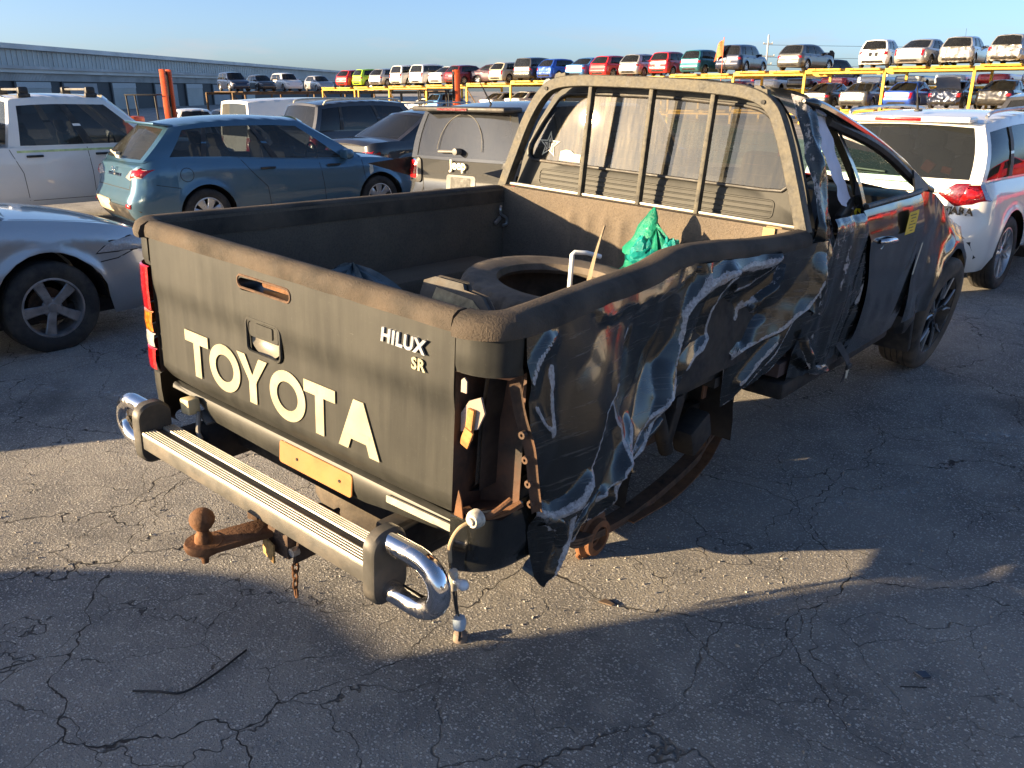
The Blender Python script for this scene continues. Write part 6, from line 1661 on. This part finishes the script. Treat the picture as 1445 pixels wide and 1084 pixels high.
# ------------------------------------------------------------------ the long yellow car rack
YEL = simple('yellow_rack_paint', (.62, .36, .012), .5, dirt=(.22, .12, .04), dirt_amt=.35, vscale=3)
RUSTY_BEAM = simple('rusted_brown_beam', (.13, .075, .035), .8, dirt=(.2, .16, .1), dirt_amt=.3, vscale=3)
def deck(x): return sinterp([(-66, 1.72), (-60, 1.76), (-46, 1.97), (-38, 2.22), (-27, 2.48), (-18, 2.70), (-6.5, 2.86), (6, 2.95)], x)
def car_rack(name, label, x0, n, y0, depth, mat, levels, bay=4.55, rails=True, base=0.0, dk=deck, brace=()):
    r = empty(name, (x0, y0, gz(x0)), 0, label, 'rack'); bz = gz(x0)
    for k in range(n + 1):
        x = k * bay; g0 = gz(x0 + x) - bz; zt = dk(x0 + x + .01) - bz
        for yy in (0, depth):
            m = MB(); m.box((x, yy, (g0 + zt - .12) / 2), (.14, .14, zt - .12 - g0)); m.build('post', mat, r, smooth=False)
        if k in brace:
            m = MB(); m.tube([(x + .1, .0, zt - .4), (x + 1.9, .0, g0 + .3)], .05, 6); m.build('brace', RUSTY_BEAM, r)
        if k == n: break
        xc = x + bay / 2; step = dk(x0 + xc) - bz
        for lv in levels:
            z = step - .10 if lv == 0 else lv - bz + (dk(x0 + xc) - 2.86) * .9
            for yy in (-.02, depth):
                m = MB(); m.box((xc, yy, z), (bay - .02, .10, .18)); m.box((xc, yy - .06, z - .085), (bay - .02, .05, .02)); m.build('beam', mat, r, smooth=False)
            if rails:
                for c in (.27, .75):
                    for dx in (-.70, .70):
                        m = MB(); m.box((x + bay * c + dx, depth / 2 - .15, z + .14), (.42, depth + .5, .05)); m.build('wheel_track', mat, r, smooth=False)
                m = MB(); m.box((x + bay * .27, -.30, z + .125), (1.9, .08, .10)); m.build('kerb_rail', mat, r, smooth=False)
                m = MB(); m.box((x + bay * .75, -.30, z + .125), (1.9, .08, .10)); m.build('kerb_rail', mat, r, smooth=False)
    return r
X0 = -18.0 - 4.55 * 10
car_rack('car_rack', 'long yellow steel rack carrying a row of cars on its upper deck', X0, 16, 50, 4.3, YEL, (0, .52), brace=(0, 2, 4))
GCAR = 'cars on the upper deck of the yellow rack'
UP = [  # x, style, colour, lamp, damage, label
    (-7.55, 'hatch', 'silver', 'block', 1.0, 'silver white wrecked hatchback with smashed tailgate, last on the right of the upper deck'),
    (-9.95, 'hatch', 'silver', 'wide', .7, 'silver hatchback with torn off rear bumper on the upper deck'),
    (-12.0, 'sedan', 'silver', 'tall', 0, 'pale silver sedan with intact boot on the upper deck'),
    (-14.25, 'small', 'white', 'block', .25, 'white small SUV with black stripes on its tailgate on the upper deck'),
    (-18.75, 'hatch', 'grey', 'wide', 0, 'grey hatchback with red lamps and missing nose on the upper deck'),
    (-23.0, 'suv', 'navy', 'wide', 0, 'big navy wagon next to the orange flag on the upper deck'),
    (-25.45, 'small', 'teal', 'block', 0, 'small teal hatchback between the red hatchback and the navy wagon'),
    (-27.85, 'small', 'red', 'tall', 0, 'bright red small hatchback beside the teal one'),
    (-30.2, 'hatch', 'silver', 'wide', 0, 'pewter hatchback between two red cars on the upper deck'),
    (-32.5, 'hatch', 'red', 'block', 0, 'red hatchback with dark roof between the sky blue and pewter cars'),
    (-34.8, 'sedan', 'sky_blue', 'block', 0, 'sky blue sedan on the upper deck'),
    (-37.2, 'hatch', 'blue', 'block', .2, 'deep blue hatchback next to the sky blue sedan'),
    (-39.6, 'suv', 'charcoal', 'wide', 0, 'charcoal wagon between the cream and deep blue cars'),
    (-42.0, 'hatch', 'cream', 'tall', 0, 'cream hatchback beside the gap on the upper deck'),
    (-48.6, 'sedan', 'white', 'wide', 0, 'white sedan closest to the orange mast on the upper deck'),
    (-50.9, 'suv', 'white', 'tall', 0, 'white wagon in the middle of three white cars'),
    (-53.2, 'suv', 'white', 'tall', .15, 'tall white wagon with dark side glass nearest the yellow deck step'),
    (-56.1, 'hatch', 'silver', 'wide', 0, 'silver hatchback beside the lime green car'),
    (-58.2, 'small', 'green', 'block', 0, 'lime green small hatchback on the upper deck'),
    (-60.6, 'hatch', 'red', 'wide', 0, 'crimson hatchback at the left end of the yellow rack'),
    (-46.7, 'hatch', 'dark_red', 'block', 0, 'dark red hatchback just behind the orange mast'),
]
for i, (x, k, c, lp, dm, lb) in enumerate(UP):
    sp_ = spec(k); t = place_car(k, c, (x, 50 + sp_['L'] / 2 - .25, deck(x) + .05), -.05 + .09 * math.sin(i * 2.7), lb, GCAR, lp, dm, i + 3, plate=(i % 3 != 0))
    if i == 3:
        sh = SHAPES['small']
        for sx in (-.22, .10): on_rear(sh, t, 'black_stripe', [(sx, .62), (sx + .14, .62), (sx + .15, .82), (sx, .82)], DARK, .02, 2)
        on_rear(sh, t, 'stripe', [(-.24, .95), (.26, .95), (.24, 1.08), (-.22, 1.08)], DARK, .02, 2)
    if i == 1:
        m = MB(); m.tube([(0, -.4, 1.5), (.0, -.5, 1.9)], .008, 5); m.build('aerial', DARK, t)
    if i == 4:
        m = MB(); m.box((.5, 1.95, .75), (.5, .25, .7), Matrix.Rotation(.4, 3, 'Z'), .05); m.box((.7, 1.7, 1.0), (.2, .3, .35), Matrix.Rotation(-.4, 3, 'X'), .04); m.build('smashed_front', UNDER, t)
place_car('sedan', 'plum', (-44.0, 52.3, deck(-44) + .05), -PI / 2 + .2, 'plum coloured sedan parked side-on on the upper deck', GCAR)
GLOW = 'cars on the lower deck of the yellow rack'
LOWC = [(-17.15, 'sedan', 'black', 'wide', 0, 'black sedan with a crumpled side behind the first yellow post, lower deck'),
        (-14.95, 'sedan', 'grey', 'wide', .1, 'grey sedan with red lamps on the lower deck'),
        (-12.5, 'sedan', 'blue', 'tall', 0, 'vivid blue sedan with white plate on the lower deck'),
        (-10.1, 'sedan', 'navy', 'block', .9, 'dark blue wreck with its boot lid open on the lower deck'),
        (-7.7, 'sedan', 'black', 'wide', .2, 'black coupe with wide red lamps above the white SUV roof'),
        (-5.4, 'hatch', 'blue', 'block', 0, 'blue hatchback cut by the right photo edge, lower deck'),
        (-51.6, 'sedan', 'white', 'wide', 0, None), (-49.2, 'hatch', 'sky_blue', 'block', 0, 'pale blue hatchback under the yellow deck near the orange mast'),
        (-43.2, 'sedan', 'silver', 'wide', 0, 'silver sedan under the deck, seen above the boxy grey SUV'), (-40.6, 'sedan', 'white', 'block', .2, 'white sedan under the deck next to the headboard corner')]
for i, (x, k, c, lp, dm, lb) in enumerate(LOWC):
    sp_ = spec(k); z = .52 + (deck(x) - 2.86) * .9 + .17
    if lb is None: place_car(k, c, (x, 52.2, z - .35), -PI / 2 + .35, 'white sedan parked side-on under the left part of the yellow rack', GLOW); continue
    t = place_car(k, c, (x, 50 + sp_['L'] / 2 - .1, z), -.05, lb, GLOW, lp, dm, i + 50, plate=(i == 2))
    if i == 3:
        m = MB(); m.grid([[(.62 * s, lerp(-1.5, -2.0, q), lerp(.98, 1.62, q) + .05 * (1 - s * s)) for s in (-1, -.5, 0, .5, 1)] for q in (0, .3, .6, .85, 1)]); m.build('open_boot_lid', paint('navy', None), t)
# second rack behind, stripped shells on it
car_rack('car_rack', 'second yellow rack standing close behind the first one, with flattened shells', -40.75, 9, 57, 4.0, YEL, (0,), dk=lambda x: deck(x) - 1.02, rails=True)
rr_ = random.Random(5)
SHC = ['red', 'white', 'red', 'grey', 'silver', 'dark_red', 'white', 'charcoal', 'red', 'silver', 'grey', 'white', 'red', 'silver']
SHL = ['farthest left of all the shells', 'second shell from the left', 'behind the pewter hatchback', 'behind the bright red hatchback', 'behind the teal hatchback', 'below the navy wagon',
       'just right of the orange flag', 'below the dark car roofs beyond', 'below the grey hatchback', 'above the black sedan', 'above the grey sedan', 'above the vivid blue sedan', 'above the open boot wreck', 'above the black coupe']
for i, c in enumerate(SHC):
    x = -37.6 + i * 2.36
    sh = car_shape('sedan', spec('sedan')); t = empty('stripped_shell', (x, 59.3, deck(x) - .98), -.05, 'flattened %s car shell without wheels on the second rack, %s' % (c.replace('_', ' '), SHL[i]), 'car shell', 'stripped car shells on the second rack')
    put(sh['body'], 'body', t, paint(c, None)); t.scale = (1, 1, .72)
    put(sh['underbody'], 'underbody', t, UNDER)
for i, (x, c, k) in enumerate(((-21.6, 'charcoal', 'suv'), (-27.0, 'navy', 'hatch'), (-25.2, 'charcoal', 'hatch'))):
    place_car(k, c, (x, 65, 2.05 if i == 0 else 1.55), -.4, ('dark wagon beyond the rack, roof showing between the grey hatchback and white small SUV', 'navy hatchback beyond the rack, its roof just showing right of the navy wagon', 'charcoal hatchback beyond the rack, roof showing left of the grey hatchback')[i], 'car roofs beyond the rack')
# brown rack by the shed with cars facing this way
def ldk(x): return 1.42
lr = empty('car_rack', (-69.0, 44.0, -1.14), 0, 'weathered brown rack by the shed carrying cars that face the yard', 'rack')
for k in range(8):
    for xx in (0, -4.4):
        m = MB(); m.box((xx, k * 4.2, 1.25), (.15, .15, 2.5)); m.build('post', RUSTY_BEAM, lr, smooth=False)
for xx in (.05, -4.4):
    for k in range(7): m = MB(); m.box((xx, 2.1 + k * 4.2, 2.42), (.12, 4.16, .22)); m.build('beam', RUSTY_BEAM, lr, smooth=False)
for k in range(7): m = MB(); m.box((-2.2, 1.2 + k * 4.2, 2.56), (4.8, .5, .06)); m.box((-2.2, 3.0 + k * 4.2, 2.56), (4.8, .5, .06)); m.build('wheel_track', RUSTY_BEAM, lr, smooth=False)
m = MB(); m.tube([(.0, .1, 2.2), (.0, 2.6, .3)], .06, 6); m.build('brace', RUSTY_BEAM, lr)
for i, (y, k, c, lb) in enumerate(((45.6, 'suv', 'navy', 'navy wagon, first car on the brown rack'), (48.6, 'hatch', 'charcoal', 'charcoal hatchback second on the brown rack'), (51.6, 'suv', 'white', 'white wagon on the brown rack'),
                                   (55.6, 'hatch', 'silver', 'silver hatchback behind the white wagon on the brown rack'), (60.0, 'hatch', 'navy', 'dark blue hatchback on the brown rack'), (64.0, 'hatch', 'white', 'white hatchback last on the brown rack'))):
    place_car(k, c, (-71.2, y, 1.46), -PI / 2 - .25, lb, 'cars on the brown rack')
for i, (y, c) in enumerate(((46.5, 'charcoal'), (50.2, 'grey'), (54.4, 'navy'), (58.8, 'charcoal'))):
    place_car('sedan', c, (-71.2, y, -1.1), -PI / 2 - .2, ('charcoal sedan', 'grey sedan', 'navy sedan', 'second charcoal sedan, farther along,')[i] + ' in the shade under the brown rack', 'cars under the brown rack')

# ------------------------------------------------------------------ warehouse
def warehouse():
    a, b = Vector((-104.5, 37.3, 0)), Vector((-200.2, 162.2, 0)); d = (b - a).normalized(); a = a - d * 40; Lw = (b - a).length + 60
    w = empty('warehouse', (a.x, a.y, -1.14), math.atan2(d.y, d.x), 'long low grey warehouse with a ribbed glazed band under its roof edge', 'building')
    met = simple('grey_cladding', (.46, .46, .45), .6, var=.25, vscale=.4, dirt=(.2, .19, .17), dirt_amt=.3); pan = simple('grey_glazing', (.36, .40, .41), .35, var=.22, vscale=.15); lt = simple('pale_fascia', (.66, .66, .63), .6, var=.2, vscale=.3, dirt=(.35, .33, .3), dirt_amt=.3)
    dkm = simple('dark_opening', (.07, .075, .08), .7); z0 = 1.14
    def seg(name, y, z1, z2, t, mat, x0=0, x1=None):
        m = MB(); x1 = Lw if x1 is None else x1; m.box(((x0 + x1) / 2, y, (z1 + z2) / 2 + z0), (x1 - x0, t, z2 - z1)); return m.build(name, mat, w, smooth=False)
    seg('roof_edge', .2, 6.0, 6.55, 1.2, lt); seg('glazing_band', .55, 4.2, 6.0, .2, pan); seg('gutter', .1, 3.85, 4.2, 1.0, met); seg('fascia', .25, 3.45, 3.85, .6, lt)
    seg('upper_wall', .6, 2.55, 3.45, .3, met); seg('wall', .8, -1.14, 2.55, .3, dkm); m = MB()
    m.box((Lw / 2, 14, z0 + 3.0), (Lw, 26, 6.2)); m.build('roof', met, w, smooth=False)
    n = int(Lw / 1.05)
    for k in range(min(n, 190)):
        x = k * 1.05
        m = MB(); m.box((x, .42, z0 + 5.1), (.10, .08, 1.75)); m.build('batten', lt, w, smooth=False)
    m = MB()
    for k in range(int(Lw / .30)): m.box((k * .30, .43, z0 + 3.0), (.07, .05, .86))
    o = m.build('corrugation', met, w, smooth=False, fix=False); o['kind'] = 'stuff'
    rd = simple('grey_roller_door', (.33, .335, .35), .6, var=.1, vscale=.5); wh = simple('pale_door_head', (.45, .47, .48), .6)
    for k, x in enumerate((44, 54, 66.5, 80, 92, 104, 120)):
        wd = 8.5 if k % 2 else 7.2
        dr = seg('roller_door', .62, -1.14, 2.35, .06, rd if k % 2 else pan, x, x + wd)
        hd = seg('door_head', .56, 1.75, 2.45, .10, wh, x, x + wd) if k % 2 == 0 else None
        seg('door_post', .50, -1.14, 2.5, .25, dkm, x - .5, x - .1)
        for q in range(12): m = MB(); m.box((x + wd / 2, .57, z0 - 1.0 + q * .27), (wd, .03, .03)); m.build('slat', rd, dr, smooth=False)
    return w
warehouse()

# ------------------------------------------------------------------ forklift masts, scrap, poles, flag
ORANGE = simple('orange_mast_paint', (.62, .085, .015), .5, dirt=(.15, .07, .03), dirt_amt=.35, vscale=4)
def forklift(loc, rz, label, h):
    t = empty('forklift', loc, rz, label, 'forklift', 'orange forklifts in the yard')
    for x in (-.36, .36):
        m = MB(); m.box((x, 0, h / 2), (.16, .20, h), bev=.01); m.build('mast_rail', ORANGE, t)
        m = MB(); m.box((x * .62, .06, h / 2 - .05), (.09, .12, h - .2), bev=.01); m.build('inner_rail', DARK, t)
    for z in (.5, h * .55, h - .12): m = MB(); m.box((0, .10, z), (.72, .08, .12)); m.build('cross_member', ORANGE if z < h - .5 else DARK, t)
    m = MB(); m.tube([(.20, .12, .3), (.20, .12, h - .2)], .035, 8); m.tube([(.10, .14, .3), (.08, .14, h - .3)], .02, 6); m.build('hydraulic_hose', DARK, t)
    m = MB(); m.box((0, .98, .62), (1.15, 1.5, .75), bev=.08); m.box((0, 1.55, 1.05), (1.05, .55, .35), bev=.08); b_ = m.build('body', ORANGE, t)
    m = MB()
    for x in (-.48, .48):
        for y in (.35, 1.5): m.tube([(x, y, .9), (x * .94, y + .05, 2.05)], .035, 6)
    m.box((0, .95, 2.07), (1.05, 1.3, .05), bev=.01); m.build('overhead_guard', DARK, t)
    for x in (-.5, .5):
        for y, r in ((.35, .34), (1.55, .28)): m = MB(); m.lathe([(0, -.11), (r * .9, -.11), (r, -.06), (r, .06), (r * .9, .11), (0, .11)], (x, y, r), 'x', 20); m.build('wheel', RUBBER, t)
    for x in (-.22, .22): m = MB(); m.box((x, -.55, .12), (.11, 1.1, .045)); m.box((x, -.04, .4), (.11, .045, .6)); m.build('fork', STEEL, t)
forklift((-31.9, 17.3, gz(-32)), 2.3, 'orange forklift mast standing above the white ute bonnet, in front of the warehouse', 3.05)
forklift((-22.85, 25.0, gz(-22.8)), 2.45, 'orange forklift mast above the boxy grey SUV, in front of the yellow rack', 2.85)
sh = car_shape('hatch', spec('hatch'))
for i, (dx, dy, z, rz, c, lb) in enumerate(((0, 0, 0, 1.2, 'white', 'white smashed car front at the bottom left of the scrap heap'), (.9, 1.4, .0, 1.5, 'black', 'black crushed car in the middle of the scrap heap'), (2.4, 3.0, .1, 1.0, 'silver', 'silver crushed car at the right of the scrap heap'))):
    place_car('hatch', c, (-33.9 + dx, 19.3 + dy, gz(-33) + z), rz, lb, 'crushed cars in the scrap heap', 'block', 1.6, 90 + i, False)
def pole(x, y, h, label, arms=((.0, 1.2),)):
    t = empty('power_pole', (x, y, gz(x)), .5, label, 'power pole', 'power poles beyond the yard')
    m = MB(); m.tube([(0, 0, 0), (0, 0, h)], .14, 10, rs=[.17, .10]); m.build('pole_shaft', simple('pale_pole', (.42, .42, .40), .7), t)
    for dz, w in arms:
        m = MB(); m.box((0, 0, h - dz), (w, .12, .12)); a_ = m.build('crossarm', STEEL, t)
        for s in (-1, 1): m = MB(); m.lathe([(0, 0), (.05, 0), (.06, .08), (.03, .16), (0, .16)], (s * w * .45, 0, h - dz + .06), 'z', 8); m.build('insulator', WHITE_VINYL, a_)
    return t
pole(-46.8, 110.1, 9.2, 'tall pale power pole with crossarms, right of the orange flag', ((1.1, 1.2), (2.6, 2.0), (3.6, 1.4)))
pole(-37.4, 131.0, 8.6, 'power pole rising behind the white small SUV', ((1.0, 1.4),))
for i, dz in enumerate((8.0, 6.5, 5.5)):
    m = MB(); P_ = []
    for k in range(25):
        t_ = k / 24; P_.append((lerp(-46.8, 40, t_), lerp(110.1, 175, t_) , dz - 6.0 * t_ * (1 - t_) * .35 - .9))
    m.tube(P_, .022, 4); o = m.build('power_line', DARK); tag(o, ('topmost', 'middle', 'lowest')[i] + ' power line running right from the tall pole', 'power line', 'power lines')
fl = empty('warning_flag', (-23.2, 49.6, deck(-23.2) - .6), 0, 'orange flag on a thin pole beside the navy wagon on the rack', 'flag')
m = MB(); m.tube([(0, 0, -.6), (0, 0, 2.75)], .025, 6); m.build('flag_pole', ORANGE, fl)
m = MB(); m.grid([[(-.42 * s - .05 * t * 3 * s, .06 * math.sin(s * 7 + t * 3), 2.6 - t * .95 - .35 * s * s) for s in [k / 8 for k in range(9)]] for t in [k / 6 for k in range(7)]]); m.build('flag_cloth', simple('faded_orange_cloth', (.66, .16, .06), .8), fl)

# ------------------------------------------------------------------ cars behind and beside the photographer: they shade the yard and mirror in the dented side
CB = Vector((-.569, -.822, 0)); CN = Vector((.822, -.569, 0))      # towards the sun, and across
def sunrow(s, c): return CB * s + CN * c
hd = math.atan2(CN.y, CN.x) + PI / 2                               # nose pointing across, to the left
p = sunrow(5.6, -.86 + 2.1)
place_car('boxy_wagon', 'grey', (p.x, p.y, 0), hd, 'boxy grey off-roader with an upright windscreen parked behind the camera', 'cars behind the camera',
          extra=spec('suv', L=4.2, W=1.80, belt=[(-2.1, 1.03), (.9, 1.03), (1.3, 1.0), (1.7, .94), (2.1, .78)], gh=((-2.0, -1.95), (.95, .90)), roof=[(-1.95, 1.52), (-.5, 1.57), (.9, 1.53)], roofw=.84))
for i, (x, y, k, c, lb) in enumerate(((5.2, 16.6, 'hatch', 'red', 'red hatchback in the next row'), (7.4, 13.4, 'suv', 'white', 'white wagon in the next row'), (8.0, 3.6, 'sedan', 'silver', 'silver sedan in the next row'), (7.6, 18.6, 'sedan', 'dark_red', 'dark red sedan in the next row'), (8.6, -1.6, 'suv', 'charcoal', 'charcoal wagon in the next row'))):
    place_car(k, c, (x, y, 0), .1, lb + ' right of the photo', 'cars right of the frame')
# ------------------------------------------------------------------ ground litter and worn line
def litter(name, pts, r, mat, label, cat, flat=(1, 1)):
    m = MB(); m.tube(spline(pts, 4), r, 6, flat=flat); tag(m.build(name, mat), label, cat)
litter('trim_strip', [(-.215, -.50, .006), (-.15, -.45, .007), (-.087, -.405, .009), (-.09, -.30, .007), (-.119, -.165, .006)], .0038, BLACK_PLASTIC, 'thin bent black trim strip lying on the shaded asphalt near the bottom left', 'trim strip')
litter('wire_bit', [(1.588, 1.027, .003), (1.60, 1.035, .004), (1.63, 1.058, .004), (1.652, 1.075, .003)], .002, BLACK_PLASTIC, 'short piece of black wire lying on the asphalt at the lower right', 'wire')
m = MB(); m.prism([(0, 0), (.03, -.012), (.05, .01), (.028, .028)], (1.60, 1.12, .003), (1, 0, 0), (0, 1, 0), (.05, .1, 1), .006, bev=.002); tag(m.build('plastic_chip', simple('dark_blue_chip', (.03, .04, .06), .4)), 'small dark plastic chip lying on the asphalt beside the short wire', 'plastic chip')
m = MB(); m.prism([(0, 0), (.05, .01), (.055, .022), (.01, .03)], (.62, .80, .003), (1, 0, 0), (0, 1, 0), (0, .1, 1), .005); tag(m.build('bark_chip', simple('brown_chip', (.10, .07, .05), .8)), 'small brown splinter on the sunlit asphalt below the torn corner', 'splinter')
def worn_line():
    t = NT('worn_line_paint'); co = t.coord()
    f_ = t.math('MULTIPLY', t.ramp(t.noise(co, 26, 6, .75), .50, .62), t.ramp(t.noise(co, 1.6, 3), .35, .6))
    a = t.n('ShaderNodeBsdfTransparent'); b = t.bsdf((.55, .54, .52), .8, out=False)
    x = t.n('ShaderNodeMixShader', {0: t.math('MULTIPLY', f_, .75), 1: a.outputs[0], 2: b.outputs[0]}); t.link(x.outputs[0], t.out.inputs[0]); return t.mat
WL = worn_line()
for (ax, ay), (bx, by), w in (((-3.6, .35), (-1.4, 1.45), .10), ((1.0, 2.1), (1.35, 2.6), .06), ((2.2, 4.6), (3.4, 6.4), .10), ((1.3, 3.3), (1.9, 3.9), .12)):
    a, b = Vector((ax, ay, .004)), Vector((bx, by, .004)); n = (b - a).normalized().cross(Vector((0, 0, 1))) * w / 2
    m = MB(); m.grid([[a.lerp(b, k / 8) - n + Vector((0, 0, gz(lerp(ax, bx, k / 8)))) for k in range(9)], [a.lerp(b, k / 8) + n + Vector((0, 0, gz(lerp(ax, bx, k / 8)))) for k in range(9)]])
    tag(m.build('line_marking', WL), 'worn pale paint scuffed on the asphalt', kind='structure')
# loose grit shed by the old surface
m = MB(); rg_ = random.Random(11)
for k in range(5200):
    d = rg_.random() ** .6; x, y = rg_.uniform(-2.6, 3.2), rg_.uniform(-1.0, 4.6)
    if noise.noise(Vector((x * .9, y * .9, 3))) < -.15 and rg_.random() < .8: continue
    r = rg_.choice((.0018, .0024, .003, .004, .0055)) * rg_.uniform(.8, 1.3); a = rg_.uniform(0, 6.28); z = gz(x)
    p = [Vector((math.cos(a + q * 2.094) * r * rg_.uniform(.7, 1.3), math.sin(a + q * 2.094) * r * rg_.uniform(.7, 1.3), 0)) for q in range(3)]
    c = Vector((x, y, z)); top = [q * .55 + Vector((0, 0, r * .9)) for q in p]
    m.add([c + q for q in p] + [c + q for q in top], [(3, 4, 5), (0, 1, 4, 3), (1, 2, 5, 4), (2, 0, 3, 5)])
gr_ = m.build('gravel', simple('grit', (.30, .28, .25), .85, var=.5, vscale=90), smooth=False, fix=False); tag(gr_, 'loose grit scattered over the asphalt', kind='stuff')
for o in bpy.data.objects:
    if o.name.split('.')[0] in ('demister_line', 'wheel_nut', 'print_line', 'print', 'star_mark', 'screw', 'chain', 'machined_edge', 'badge', 'model_badge', 'trim_badge'): o['kind'] = 'stuff'
